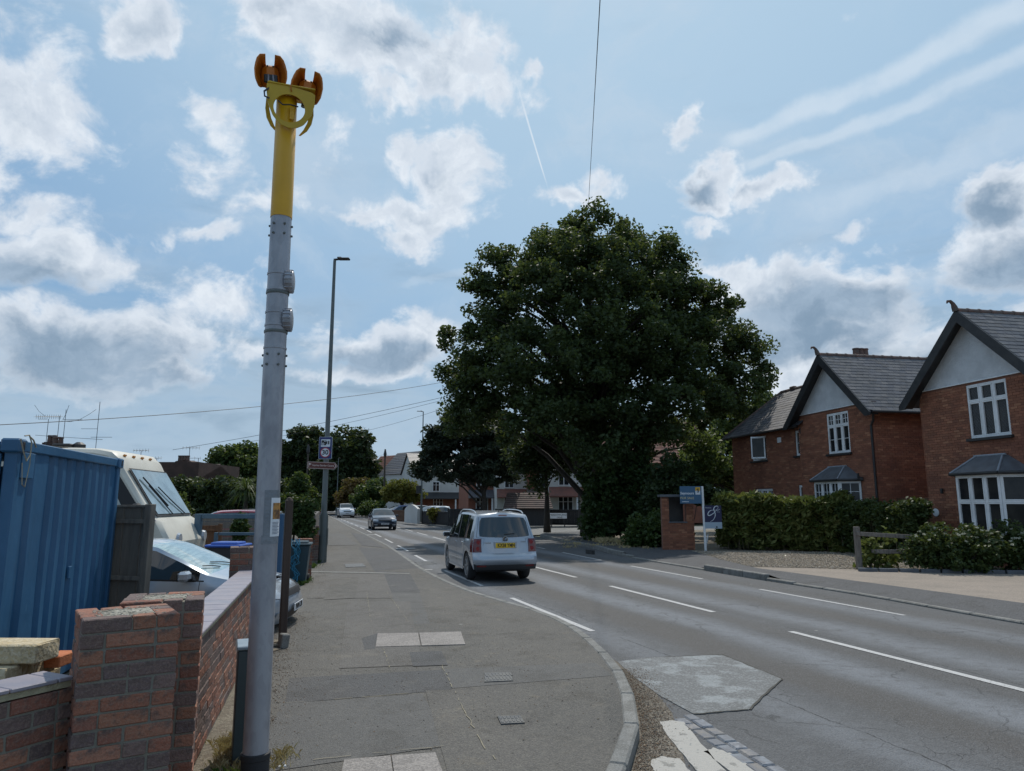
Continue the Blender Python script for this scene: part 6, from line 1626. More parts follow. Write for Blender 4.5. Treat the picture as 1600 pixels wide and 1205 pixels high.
m2 = MB(); m2.tube([(rx0, ym, wzr + .02), (wx1 + 1.2, ym, wzr + .02)], .08, 8); m2.tube([(e0, wy - .3, wze + .03), (rx0, ym, wzr + .03)], .06, 8); m2.build('ridge_tiles', m_ridge, wr_)
m2 = MB(); m2.tube([(e0, wy - .36, wze - .03), (wx1 + .2, wy - .36, wze - .03)], .05, 8); m2.build('gutter', m_black, wr_)
m2 = MB(); m2.box((wx0 + 2.2, ym, wzr + .1), (.35, .2, .12), bev=.03); m2.build('ridge_vent', m_ridge, wr_)
# link wall between the houses (brown garden wall)
fence_panel('garden_gate_fence', (19.6, 17.5), (20.2, 19.6), .1, 2.0, 'dull brown boarded gate between the two gabled brick houses', m_brownwood)

# ---------------------------------------------------------------- terrace and other houses farther off
m_redtile = mat('red_roof_tile', (.20, .075, .05), .8, coords='World', col2=(.14, .06, .045), nscale=2, bump=.4, bscale=6)
m_browntile = mat('brown_roof_tile', (.12, .075, .06), .8, coords='World', col2=(.085, .06, .05), nscale=2, bump=.4, bscale=6)
m_farbrick = mat('far_brick', (.27, .10, .06), .85, coords='World', col2=(.20, .08, .055), nscale=2.5, bump=.3, bscale=12)
m_farwhite = mat('far_white_render', (.58, .57, .54), .85, coords='World', col2=(.50, .49, .46), nscale=.8)
def tilerows(parent, A, B, C, Dv, m_, rows):
    """tiled slope between eave A-B and ridge D-C as overlapping courses"""
    m2 = MB(); A, B, C, Dv = map(Vector, (A, B, C, Dv)); n = (B - A).cross(Dv - A).normalized()
    if n.z < 0: n = -n
    for r in range(rows):
        t0, t1 = r / rows, min(1, (r + 1.25) / rows); a, b, c, d = A.lerp(Dv, t0), B.lerp(C, t0), B.lerp(C, t1), A.lerp(Dv, t1)
        o1, o2 = n * .05, n * .015; m2.add([a + o1, b + o1, c + o2, d + o2, a, b], [(0, 1, 2, 3), (4, 5, 1, 0)])
    m2.build('roof', m_, parent)
def small_window(parent, x, z, w, h, y, cols=2):
    m2 = MB(); m2.box((x, y, z + h / 2), (w, .08, h), bev=.01); wo = m2.build('window', m_white, parent)
    for i in range(cols):
        m2 = MB(); cw = (w - .08) / cols; m2.box((x - w / 2 + .04 + cw * (i + .5), y - .042, z + h / 2 - .0), (cw - .07, .01, h - .14)); m2.build('pane', m_pane, wo)
        m2 = MB(); m2.box((x - w / 2 + .04 + cw * (i + .5), y - .05, z + h * .66), (cw - .07, .012, .04)); m2.build('glazing_bar', m_white, wo)
def far_house(label, px, depth, width, rot, wall_m, roof_m, style, eave=5.0, ridge=7.8, porch=None, group='houses across the side road', floor=None, dp=8, wins=True):
    c = D(px, 790, depth); H = empty('house', (c.x, c.y, .1), -YAW + rot, label=label, cat='house', group=group); hw = width / 2
    m2 = MB(); m2.box((0, dp / 2, eave / 2), (width, dp, eave)); m2.build('wall', wall_m, H)
    if floor is not None: m2 = MB(); m2.box((0, -.02, 1.35), (width + .02, .08, 2.7)); m2.build('ground_floor_wall', floor, H)
    if style == 'gable':
        m2 = MB(); m2.prism([(-hw, eave), (hw, eave), (0, ridge)], 0, dp); m2.build('gable', wall_m, H)
        for s in (-1, 1): tilerows(H, (s * (hw + .25), -.25, eave - .15), (s * (hw + .25), dp, eave - .15), (0, dp, ridge + .08), (0, -.25, ridge + .08), roof_m, 12)
        m2 = MB()
        for s in (-1, 1): m2.prism([(0, ridge + .1), (s * (hw + .25), eave - .12), (s * (hw + .25), eave - .32), (0, ridge - .12)], -.3, -.25)
        m2.build('bargeboard', m_white, H)
    else:
        tilerows(H, (-hw - .2, -.3, eave), (hw + .2, -.3, eave), (hw + .2, dp / 2, ridge), (-hw - .2, dp / 2, ridge), roof_m, 14)
        tilerows(H, (hw + .2, dp + .3, eave), (-hw - .2, dp + .3, eave), (-hw - .2, dp / 2, ridge), (hw + .2, dp / 2, ridge), roof_m, 6)
        m2 = MB(); m2.prism([(-.0, eave), (dp, eave), (dp / 2, ridge - .08)], -hw, hw, 'X'); m2.build('gable_wall', wall_m, H)
    if wins:
        for x in ((-hw * .5, hw * .5) if width > 3.5 else (0,)):
            small_window(H, x, 3.2, .95, 1.3, -.03)
        small_window(H, -hw * .45, .9, 1.3, 1.4, -.05, 3)
        m2 = MB(); m2.box((hw * .5, -.03, 1.05), (.9, .06, 2.1), bev=.01); m2.build('door', m_white, H)
    if porch:
        m2 = MB(); m2.add([(-hw, -1.3, 2.3), (hw, -1.3, 2.3), (hw, 0, 3.1), (-hw, 0, 3.1), (-hw, -1.3, 2.2), (hw, -1.3, 2.2), (hw, 0, 2.2), (-hw, 0, 2.2)], [(0, 1, 2, 3), (4, 5, 1, 0), (7, 6, 5, 4), (1, 5, 6, 2), (0, 3, 7, 4)]); m2.build('porch_roof', porch, H)
        for x in (-hw * .1, hw * .85): m2 = MB(); m2.box((x, -1.15, 1.1), (.16, .16, 2.2)); m2.build('porch_post', m_white, H)
    return H
far_house('red brick house with a grey bay roof just behind the pine', 770, 76, 5.2, 0.2, m_farbrick, m_browntile, 'side', porch=m_slate_i, ridge=8.3)
far_house('white rendered house with a red tiled porch roof right of the pine trunk', 815, 72, 5.0, .1, m_farwhite, m_redtile, 'side', porch=m_redtile, ridge=8.6)
far_house('red brick house half hidden behind the thin tree trunk', 868, 70, 5.6, 0.0, m_farbrick, m_browntile, 'side', porch=m_browntile, ridge=8.6)
far_house('white rendered house seen between the thin trunk and the oak', 905, 62, 5.2, 0.0, m_farwhite, m_redtile, 'side', porch=m_redtile, ridge=8.0)
far_house('long brown roofed house hidden behind the oak', 1000, 64, 12, -.2, m_farbrick, m_redtile, 'side', ridge=9.3, eave=5.2, wins=False)
far_house('white upper floored house with dark porch gables left of the pine', 715, 96, 12, .35, m_farwhite, m_slate_i, 'side', ridge=8.4, eave=5.6, floor=m_farbrick, porch=m_black)
far_house('white gabled house with the grey slate roof behind the telegraph pole', 664, 104, 6, .7, m_farwhite, m_slate_i, 'gable', ridge=9.2, eave=6.0, floor=m_farbrick)
far_house('white gabled house with red roof, nearer of the two by the yellow tree', 640, 112, 5.5, .8, m_farwhite, m_redtile, 'gable', ridge=9.2, eave=6.2)
far_house('white gabled house with red roof, farther of the two by the yellow tree', 619, 124, 5.5, .8, m_farwhite, m_redtile, 'gable', ridge=9.2, eave=6.2)
# left background houses with chimneys
def chimney_house(label, px, py_ridge, depth, width, wall_m, roof_m, rot, side, pots=4):
    c = D(px, 790, depth); H = empty('house', (c.x, c.y, .1), -YAW + rot, label=label, cat='house', group='dark roofed houses on the left'); zt = D(px, py_ridge, depth).z; hw = width / 2
    if side:
        m2 = MB(); m2.box((0, 3, 2), (width, 6, 4)); m2.build('wall', wall_m, H)
        tilerows(H, (-hw, -.3, min(4, zt - 1.6)), (hw, -.3, min(4, zt - 1.6)), (hw, 3, zt), (-hw, 3, zt), roof_m, 16)
        tilerows(H, (-hw, 6.3, min(4, zt - 1.6)), (hw, 6.3, min(4, zt - 1.6)), (hw, 3, zt), (-hw, 3, zt), roof_m, 5)
        m2 = MB(); m2.prism([(0, 3.0), (6, 3.0), (3, zt - .1)], -hw, hw, 'X'); m2.build('gable_wall', wall_m, H)
    else:
        m2 = MB(); m2.prism([(-hw, 0), (hw, 0), (hw, zt - hw * 1.0), (0, zt), (-hw, zt - hw * 1.0)], 0, 7); m2.build('wall', wall_m, H)
        for s in (-1, 1): tilerows(H, (s * (hw + .3), -.2, zt - hw - .3), (s * (hw + .3), 7, zt - hw - .3), (0, 7, zt + .06), (0, -.2, zt + .06), roof_m, 14)
        small_window(H, -.3, zt - 2.2, .7, 1.1, -.04)
    return H, zt
m_sootbrick = mat('dark_old_brick', (.085, .05, .04), .9, coords='World', col2=(.06, .038, .03), nscale=2, bump=.3, bscale=10)
chimney_house('brown roofed house left of the motorhome windscreen', 250, 724, 40, 4.0, m_sootbrick, m_browntile, .0, True)
hh, zt_ = chimney_house('dark gabled house with clustered chimney pots behind the hedge', 285, 722, 52, 5.0, m_sootbrick, m_browntile, .1, False)
chimney_house('low dark roofed house just right of the chimney cluster', 322, 745, 66, 4, m_sootbrick, m_browntile, 0, True)
def chimney(px, py0, py1, depth, w, pots, label):
    c = D(px, py1, depth); zt = D(px, py0, depth).z; e = empty('chimney_stack', (c.x, c.y, c.z - 2), -YAW, label=label, cat='chimney', group='chimney stacks of the left hand houses')
    H_ = zt - c.z + 2 - .3; m2 = MB(); m2.box((0, 0, H_ / 2), (w, .6, H_)); m2.box((0, 0, H_ - .1), (w + .12, .72, .12)); m2.build('stack', m_sootbrick, e)
    for i in range(pots):
        m2 = MB(); m2.lathe([(.10, 0), (.13, .03), (.11, .3), (.14, .33), (.12, .4)], c=(-w / 2 + w * (i + .5) / pots, 0, H_), n=10); m2.build('chimney_pot', m_ridge, e, smooth=True)
chimney(286, 714, 735, 52, .8, 4, 'largest dark chimney stack with four pots above the hedge')
chimney(297, 722, 740, 54, .5, 3, 'middle small chimney stack just right of the largest one')
chimney(304, 730, 745, 56, .6, 3, 'lowest small chimney stack at the end of the row')
chimney(80, 683, 700, 40, .5, 2, 'left one of the two red chimney stacks above the blue container')
chimney(90, 686, 700, 38, .55, 2, 'right one of the two red chimney stacks above the blue container')
# aerials
m_al = mat('aerial_metal', (.12, .13, .14), .5, .3)
def aerial(px, py_top, py_base, depth, label, bars, boomlen=1.2, tiltz=0):
    b = D(px, py_base, depth); t = D(px, py_top, depth); m2 = MB(); H_ = t.z - b.z
    s = depth / F
    m2.tube([(0, 0, 0), (0, 0, H_)], .014 * depth / 35, 5)
    for (z, l, n, off_) in bars:
        z_ = H_ * z; m2.tube([(off_ - l / 2, 0, z_), (off_ + l / 2, 0, z_)], .010 * depth / 35, 4)
        for i in range(n): x = off_ - l / 2 + l * i / max(1, n - 1); m2.tube([(x, -.2, z_ - .02), (x, .2, z_ + .05)], .01, 3); m2.tube([(x, 0, z_ - .12), (x, 0, z_ + .12)], .01, 3)
    o = m2.build('aerial', m_al, None, loc=b, rz=-YAW, label=label, cat='tv aerial', group='television aerials on the left'); return o
aerial(71, 655, 700, 38, 'short aerial mast left of the bigger comb shaped one', [(1, .0, 0, 0)])
aerial(88, 650, 700, 38, 'comb shaped television aerial above the red chimneys', [(.97, 1.3, 12, -.6), (.9, .5, 0, -.9)])
aerial(96, 640, 712, 37, 'tall thin mast with a V shaped top above the container', [(.78, 1.0, 0, .4)])
aerial(149, 628, 705, 30, 'tallest thin aerial mast with two cross bars above the motorhome', [(.28, .9, 0, .2), (.45, .7, 0, -.35)])
aerial(219, 704, 724, 48, 'small aerial on the brown roofed house', [(1, 1.0, 6, 0)])
aerial(244, 716, 730, 50, 'smallest aerial on the roof behind the windscreen', [(1, .6, 4, 0)])
aerial(295, 700, 722, 52, 'aerial on the largest chimney stack', [(1, 1.2, 6, .1)])
aerial(308, 716, 745, 56, 'aerial on the lowest small chimney stack', [(1, .9, 3, -.3)])
aerial(624, 722, 748, 112, 'thin aerial above the red roofs', [(1, 1.5, 3, 0)])
def cwire(pts, r, label):
    m2 = MB(); m2.tube([D(*p) for p in pts], r, 4); m2.build('wire_antenna', m_al, None, label=label, cat='antenna')
cwire([(96, 658, 37), (110, 659, 37), (124, 656, 36), (140, 647, 35), (150, 640, 34)], .011, 'curved wire antenna bowing between the two tall masts')
cwire([(98, 656, 37), (103, 647, 37), (108, 633, 37)], .010, 'short sloping whip at the head of the tall mast')
cwire([(54, 633, 38), (61, 643, 38), (70, 650, 38)], .009, 'thin curved whip left of the comb shaped aerial')
cwire([(55, 680, 37), (95, 683, 37), (145, 686, 32), (160, 687, 31)], .010, 'long horizontal wire antenna above the container')

# ---------------------------------------------------------------- left middle distance: fences, frame gate, bins, more pillars
q1, q2 = D(300, 803, 20), D(420, 803, 20)
zt = q1.z
fence_panel('garden_fence', (q1.x - 1, q1.y), (q2.x + .3, q2.y), .1, zt, 'weathered grey horizontal board fence behind the blue frame', m_greywood, boardw=.2, horiz=True, rails=False)
q1, q2 = D(306, 821, 19), D(345, 821, 19)
fence_panel('garden_fence', (q1.x, q1.y), (q2.x, q2.y), .1, q1.z, 'red brown boarded gate in front of the grey fence behind the motorhome', m_brownwood, boardw=.14)
m_bluegrey = mat('blue_grey_steel', (.05, .10, .15), .45, col2=(.07, .13, .18), nscale=4)
dA = 15.5; a1, a2 = D(311, 803, dA), D(428, 803, dA)
fr = empty('steel_frame_gate', (a1.x, a1.y, .1), -YAW, label='blue grey square steel frame standing behind the silver hatchback', cat='gate frame')
Wf = (a2 - a1).length; Hf = a1.z - .1
for x in (0, Wf): m2 = MB(); m2.box((x, 0, Hf / 2), (.13, .13, Hf), bev=.008); m2.build('post', m_bluegrey, fr)
m2 = MB(); m2.box((Wf / 2, 0, Hf - .05), (Wf - .14, .1, .1), bev=.008); m2.build('top_rail', m_bluegrey, fr)
z2 = D(335, 832, dA).z - .1; x2 = (D(340, 803, dA) - a1).length
m2 = MB(); m2.box(((Wf + x2) / 2, 0, z2 - .03), (Wf - x2 - .13, .06, .06), bev=.006); m2.build('middle_rail', m_bluegrey, fr)
m2 = MB(); m2.box((x2, 0, z2 / 2), (.07, .07, z2), bev=.006); m2.build('short_post', m_bluegrey, fr)
def wheelie_bin(px, py, depth, label, bodym, lidm, zt=None, rz=0.0):
    t = D(px, py, depth); e = empty('wheelie_bin', (t.x, t.y, .1), -YAW + rz, label=label, cat='wheelie bin', group='wheelie bins'); H_ = t.z - .1
    m2 = MB(); b0, b1 = .23, .29; hb = H_ - .1; m2.add([(-b0, -b0, .05), (b0, -b0, .05), (b0, b0, .05), (-b0, b0, .05), (-b1, -b1, hb), (b1, -b1, hb), (b1, b1, hb), (-b1, b1, hb)], [(3, 2, 1, 0), (4, 5, 6, 7), (0, 1, 5, 4), (1, 2, 6, 5), (2, 3, 7, 6), (3, 0, 4, 7)]); m2.build('body', bodym, e)
    m2 = MB(); m2.box((0, 0, hb + .03), (.66, .66, .05), bev=.02); m2.box((0, -.02, hb + .07), (.5, .45, .05), bev=.02); m2.build('lid', lidm, e, smooth=True)
    m2 = MB(); m2.tube([(-.25, .34, hb + .02), (.25, .34, hb + .02)], .018, 6); m2.build('handle', bodym, e)
    for s in (-1, 1): m2 = MB(); m2.lathe([(.1, -.02), (.1, .02)], c=(s * .26, .24, .1), n=14, axis='X'); m2.build('wheel', m_rubber, e)
wheelie_bin(358, 846, 13.6, 'dark wheelie bin with bright blue lid behind the silver hatchback', m_trim, mat('bin_blue_lid', (.025, .09, .38), .4))
m_teal = mat('dark_teal_plastic', (.015, .045, .06), .45)
wheelie_bin(464, 845, 16.0, 'dark teal wheelie bin between the brown gatepost and the red brick pillars', m_teal, m_teal, rz=.2)
m2 = MB()
bq = D(462, 842, 15.7)
for k in range(9):
    m2.tube([(bq.x + rnd.uniform(-.12, .12), bq.y - .1 + rnd.uniform(-.1, .1), bq.z - .02 - .12 * i + rnd.uniform(-.03, .03)) if i else (bq.x + rnd.uniform(-.1, .1), bq.y, bq.z) for i in range(8)], .008, 4)
m2.build('blue_rope_tangle', mat('blue_rope', (.02, .16, .26), .7), None, label='tangle of blue rope draped over the dark teal bin', cat='rope')
bp = D(446, 800, 13.5); m2 = MB(); m2.box((0, 0, 1.55 / 2), (.10, .10, 1.55), bev=.01); bp2 = D(440, 803, 13.2); m2.build('blue_post', mat('blue_post_paint', (.025, .085, .17), .5), None, loc=(bp2.x, bp2.y, .1), rz=-YAW, label='blue painted post directly behind the dark brown gatepost', cat='post')
# row of brick pillars along the pavement further on
for (px, pyt, pyb, w_, lab) in [(474, 842, 905, .3275, 'nearest red brick pillar in the row along the far garden fronts'), (487, 836, 880, .3275, 'second red brick pillar in the row along the far garden fronts'), (483, 829, 868, .3275, 'third red brick pillar in the row, lower and set back'), (493, 822, 858, .3275, 'farthest red brick pillar in the row beside the street lamp')]:
    b = W(px, pyb, .1); dpt = b.x * math.sin(YAW) + b.y * math.cos(YAW); zt = D(px, pyt, dpt).z
    pillar('brick_pillar', (b.x, b.y + .1), math.radians(3), w_, zt, lab, cap=False)
a1 = W(494, 862, .1); a2 = W(500, 838, .1)
m2 = MB(); d_ = a2 - a1; m2.box(((a1.x + a2.x) / 2 - .2, (a1.y + a2.y) / 2, .75), (.25, d_.length, 1.3), rz=math.atan2(-d_.x, d_.y)); m2.build('rendered_wall', mat('dull_render', (.12, .11, .10), .9, col2=(.09, .08, .075), nscale=3), None, label='dull brown rendered wall end left of the street lamp base', cat='wall')

# ================================================================ TREES, HEDGES, PLANTS
m_bark = mat('bark', (.060, .048, .038), .95, col2=(.035, .030, .024), nscale=5, stretch=(3, 3, .6), bump=1.0, bscale=14)
L_oak = leafmat('oak_leaves', [(.028, .047, .020), (.042, .066, .026), (.064, .094, .034), (.036, .058, .024), (.088, .120, .040)], .38)
L_dark = leafmat('dark_leaves', [(.022, .038, .016), (.032, .052, .020), (.045, .065, .022)], .25)
L_mid = leafmat('mid_leaves', [(.035, .065, .02), (.055, .09, .026), (.08, .115, .03)], .35)
L_light = leafmat('light_leaves', [(.06, .10, .03), (.085, .13, .04), (.12, .16, .05)], .4)
L_pine = leafmat('pine_needles', [(.024, .036, .022), (.034, .048, .030), (.05, .062, .038)], .12)
L_yellow = leafmat('yellow_green_leaves', [(.10, .11, .02), (.16, .15, .03), (.20, .17, .04)], .35)
L_orange = leafmat('orange_leaves', [(.10, .075, .025), (.16, .085, .03), (.07, .075, .02)], .3)
L_bamboo = leafmat('bamboo_leaves', [(.05, .075, .02), (.10, .13, .03), (.20, .20, .06), (.07, .10, .025)], .35)
L_hedge = leafmat('hedge_leaves', [(.03, .05, .016), (.045, .07, .02), (.07, .09, .028)], .25)
L_ivy = leafmat('ivy_leaves', [(.022, .040, .012), (.035, .065, .018), (.06, .10, .03)], .25)

def leaves(n_per, centers, radii, size, flat=1.0, elong=1.6, droop=0.0, jitter=.35):
    """n_per small folded leaf quads around every centre"""
    C = np.repeat(np.array(centers, float), n_per, 0); Rr = np.repeat(np.array(radii, float), n_per)[:, None]
    n = len(C); d = nr.normal(size=(n, 3)); d /= np.linalg.norm(d, axis=1)[:, None]; rad = nr.rand(n, 1) ** .5
    P = C + d * rad * Rr * np.array([1, 1, flat])
    s = size * (1 + jitter * (2 * nr.rand(n, 1) - 1))
    a = nr.normal(size=(n, 3)); a[:, 2] = a[:, 2] * .6 - droop; a /= np.linalg.norm(a, axis=1)[:, None]
    b = np.cross(a, nr.normal(size=(n, 3))); b /= np.linalg.norm(b, axis=1)[:, None]
    nn = np.cross(a, b)
    V = np.stack([P - a * s * elong / 2, P - b * s * .5 + nn * s * .12, P + a * s * elong / 2, P + b * s * .5 + nn * s * .12], 1)
    return V.reshape(-1, 3)
def leaf_obj(name, V, m_, parent=None, origin=(0, 0, 0), **tg):
    V = V - np.array(origin); Q = np.arange(len(V)).reshape(-1, 4)
    o = bpy.data.objects.new(name, mesh_np(name, V, Q, m_)); link(o, parent); return tag(o, **tg)
def px_blobs(lst, depth):      # (px,py,rx_px,ry_px, ddepth, weight) -> world ellipsoids
    out = []
    for b in lst:
        px, py, rx, ry = b[:4]; dd = b[4] if len(b) > 4 else 0; w = b[5] if len(b) > 5 else 1; dpt = depth + dd; s = dpt / F
        out.append((D(px, py, dpt), rx * s, ry * s * 1.02, w))
    return out
def clusters(blobs, n, shell=.55, depthf=.9, rmin=.6, rmax=1.1):
    tot = sum((b[1] * b[2]) * b[3] for b in blobs); C, Rr = [], []
    for (c, rx, rz, w) in blobs:
        k = max(3, int(n * rx * rz * w / tot))
        for _ in range(k):
            d = Vector((rnd.gauss(0, 1), rnd.gauss(0, 1), rnd.gauss(0, 1))).normalized(); q = shell + (1 - shell) * rnd.random() ** .5 if rnd.random() < .75 else rnd.random() ** .5 * shell
            # extents: across the view rx, depth rx*depthf
            off = Vector((d.x * rx * q, d.y * rx * depthf * q, d.z * rz * q)); C.append(c + off); Rr.append(rnd.uniform(rmin, rmax))
    return C, Rr
def branch_mesh(base, forks, C, r0, nlimb, seed=0, lean=(0, 0), rl=.12):
    """trunk through the fork points, then bending limbs out to some of the leaf clusters"""
    m2 = MB(); P = [Vector(p) for p in forks]; n = len(P); pts = [Vector(base)] + P
    rs = [r0 * 1.35] + [r0 * (1 - .78 * (i + 1) / n) for i in range(n)]
    dense = []; dr = []
    for i in range(len(pts) - 1):
        for k in range(4):
            t = k / 4; dense.append(pts[i].lerp(pts[i + 1], t) + Vector((rnd.gauss(0, .02), rnd.gauss(0, .02), 0)) * r0 * 2); dr.append(rs[i] + (rs[i + 1] - rs[i]) * t)
    dense.append(pts[-1]); dr.append(rs[-1]); m2.tube(dense, dr, 10)
    sel = rnd.sample(range(len(C)), min(nlimb, len(C)))
    for i in sel:
        c = C[i]; hts = [p for p in dense[3:] if p.z < c.z - .3] or [dense[len(dense) // 2]]
        k = min(range(len(hts)), key=lambda j: abs((c - hts[j]).length - (c.z - hts[j].z) * 1.9) + rnd.random() * 2); s = hts[k]
        j = dense.index(s) if s in dense else 3; ra = min(dr[j] * .55, rl + .1 * rnd.random() * r0)
        mid1 = s.lerp(c, .35) + Vector((rnd.gauss(0, .25), rnd.gauss(0, .25), .12 * (c - s).length)); mid2 = s.lerp(c, .7) + Vector((rnd.gauss(0, .3), rnd.gauss(0, .3), .10 * (c - s).length))
        m2.tube([s, mid1, mid2, c], [ra, ra * .65, ra * .38, ra * .12], 5, caps=False)
    return m2
def tree(label, base, blobs, depth, ncl, nleaf, size, leafm, r0, forks, nlimb=40, shell=.55, rmin=.6, rmax=1.1, cat='tree', group=None, name='tree', flat=.8, droop=0., elong=1.5, barkm=None, rl=.12, depthf=.9, extra=None):
    B = px_blobs(blobs, depth); C, Rr = clusters(B, ncl, shell, depthf, rmin, rmax)
    root = empty(name, base, label=label, cat=cat, group=group)
    V = leaves(nleaf, C, Rr, size, flat, elong, droop)
    zmin = base[2] + .05; V = V.reshape(-1, 4, 3); V = V[V[:, :, 2].min(1) > zmin].reshape(-1, 3)
    leaf_obj('crown', V, leafm, root, base, kind='stuff')
    m2 = branch_mesh(base, forks, C, r0, nlimb, rl=rl); m2.v = [tuple(Vector(v) - Vector(base)) for v in m2.v]; m2.build('trunk', barkm or m_bark, root, smooth=True, sharp=0)
    if extra:
        for (bl_, n_, nl_, sz_, lm_, rm_, nm_) in extra:
            C2, R2_ = clusters(px_blobs(bl_, depth), n_, .3, depthf, rm_[0], rm_[1]); V2 = leaves(nl_, C2, R2_, sz_, .9).reshape(-1, 4, 3); V2 = V2[V2[:, :, 2].min(1) > zmin].reshape(-1, 3); leaf_obj(nm_, V2, lm_, root, base, kind='stuff')
    return root
OD = 36.5
ob = W(925, 838, .12); ob = Vector((ob.x, ob.y, .12))
oak_blobs = [(925, 520, 195, 150, 0, .55), (800, 600, 100, 80, -2, .8), (1000, 640, 120, 60, -1, .6), (722, 630, 36, 36, 0, 1), (760, 440, 14, 12, 0, .8), (1040, 385, 16, 14, 0, .8), (1110, 455, 20, 14, 0, .8), (850, 372, 16, 12, 0, .8), (1195, 590, 14, 20, 0, .8), (1050, 440, 50, 46), (1085, 520, 46, 60), (745, 460, 30, 40), (930, 470, 150, 120), (930, 385, 70, 52, 0, 1.3), (860, 420, 75, 60), (1000, 420, 80, 60), (800, 470, 62, 66), (775, 545, 72, 80), (745, 620, 52, 62, 0, 1.1), (900, 560, 130, 110, -3, .8), (1000, 560, 130, 100, -2, .9),
             (1060, 480, 60, 62), (1125, 510, 50, 56, 0, 1.2), (1150, 590, 52, 62, 0, 1.3), (1085, 600, 70, 60, -1), (830, 625, 90, 50, -3, .9), (728, 660, 30, 26, -1, .8), (800, 685, 46, 20, -2, .7), (905, 660, 80, 52, -4, .8), (980, 690, 80, 70, -3, .9),
             (1060, 670, 50, 40, 1, .8), (1170, 640, 26, 22, 0, .8), (765, 400, 22, 12, 0, .5), (900, 345, 20, 16, 0, .9), (935, 340, 16, 20, 0, 1.2), (985, 356, 22, 16, 0, 1), (790, 398, 20, 16, 0, .8), (715, 530, 22, 24, 0, .8), (700, 575, 14, 20, 0, .8), (1180, 540, 22, 26, 0, .9)]
forks = [ob + Vector((0.0, 0, 2.2)), ob + Vector((.05, .1, 5)), ob + Vector((.2, .1, 8)), ob + Vector((.1, .2, 11.5)), ob + Vector((.2, .2, 15))]
tree('very large dark green oak with ivy on its trunk, tallest tree in the view', ob, oak_blobs, OD, 820, 205, .128, L_oak, .50, forks, 120, shell=.66, rmin=.35, rmax=.95, name='oak_tree', group='trees on the right of the road', rl=.16,
     extra=[([(922, 770, 13, 70, 0), (930, 720, 24, 40, 0), (915, 700, 16, 30, -1)], 60, 90, .13, L_ivy, (.25, .5), 'ivy')])
# undergrowth at the foot of the oak
def bush(label, blobs, depth, ncl, nleaf, size, leafm, name='bush', rmin=.25, rmax=.5, cat='bush', group=None, stems=8, shell=.4, flat=.9, droop=0, elong=1.5, ground=.12, depthf=.8):
    B = px_blobs(blobs, depth); C, Rr = clusters(B, ncl, shell, depthf, rmin, rmax); c0 = B[0][0]; base = Vector((c0.x, c0.y, ground))
    root = empty(name, base, label=label, cat=cat, group=group); V = leaves(nleaf, C, Rr, size, flat, elong, droop)
    V = V.reshape(-1, 4, 3); V = V[V[:, :, 2].min(1) > ground].reshape(-1, 3); leaf_obj('foliage', V, leafm, root, base, kind='stuff')
    m2 = MB()
    for i in range(stems):
        c = C[rnd.randrange(len(C))] - base; s = Vector((c.x * .5 + rnd.gauss(0, .1), c.y * .5, 0)); m2.tube([s, s.lerp(c, .5) + Vector((rnd.gauss(0, .1), 0, .1)), c], [.035, .02, .008], 4)
    m2.build('stems', m_bark, root, kind='stuff'); return root
bush('tall dark shrub mass beside the oak trunk', [(960, 760, 45, 60), (1000, 790, 40, 45), (985, 725, 40, 40), (940, 800, 30, 30), (950, 828, 28, 16), (1000, 822, 30, 20), (925, 815, 18, 22)], 33.5, 210, 130, .13, L_ivy, group='shrubs under the oak')
bush('lower bright green shrub in front of the brick shelter', [(1020, 826, 38, 22), (1000, 838, 30, 14), (1045, 832, 26, 16)], 29, 60, 110, .11, L_mid, group='shrubs under the oak')
bush('dark bush behind the brick shelter reaching up under the oak branches', [(1050, 745, 30, 35), (1030, 765, 30, 34), (1075, 762, 22, 20), (1110, 772, 26, 16), (1020, 800, 20, 20)], 31, 105, 100, .12, L_dark, group='shrubs under the oak')
dg = [W(960 + rnd.uniform(-28, 40), 846 + rnd.uniform(-4, 6), .12) for _ in range(26)]
tufts('dry_grass', [tuple(p) for p in dg[:14]], 70, .30, .12, m_straw, label='clump of tall straw coloured grass on the verge under the oak', cat='grass')
tufts('dry_grass', [tuple(W(rnd.uniform(880, 1080), rnd.uniform(842, 858), .12)) for _ in range(70)], 26, .14, .2, m_straw, label='thin dead grass and litter along the back of the far pavement', cat='grass')
# light birch like trees behind the oak, left of the brick house
b0 = D(1130, 790, 44); b0.z = .1
tree('light green loose tree showing sky between its leaves, left of the long brick house', b0, [(1120, 650, 55, 60), (1160, 700, 45, 60), (1100, 720, 50, 45), (1165, 640, 40, 40), (1185, 620, 20, 28), (1140, 760, 50, 30)], 44, 190, 70, .17, L_light, .16,
     [b0 + Vector((.2, 0, 2.5)), b0 + Vector((.1, 0, 5)), b0 + Vector((.3, 0, 8))], 30, rmin=.5, rmax=1.0, name='birch_tree', group='trees on the right of the road', rl=.05)
b0 = D(1180, 790, 38); b0.z = .1
tree('mid green tree standing against the end of the long brick house', b0, [(1100, 715, 26, 40), (1140, 745, 36, 30), (1085, 750, 26, 26)], 38, 60, 70, .15, L_light, .14, [b0 + Vector((-.6, 0, 2)), b0 + Vector((-.8, 0, 4))], 20, name='small_tree', group='trees on the right of the road', rl=.05)
# thin trunk tree at the side road corner
tb = W(855, 832, .13)
tree('slim tree with a straight thin trunk on the corner of the side road', tb, [(850, 705, 42, 30), (820, 718, 24, 20), (880, 722, 22, 22), (850, 690, 40, 30), (838, 752, 10, 12)], 42, 100, 110, .15, L_dark, .17, [tb + Vector((0, 0, 2)), tb + Vector((-.05, 0, 4)), tb + Vector((-.1, 0, 6.5))], 26, name='slim_tree', group='trees on the right of the road', rl=.05)
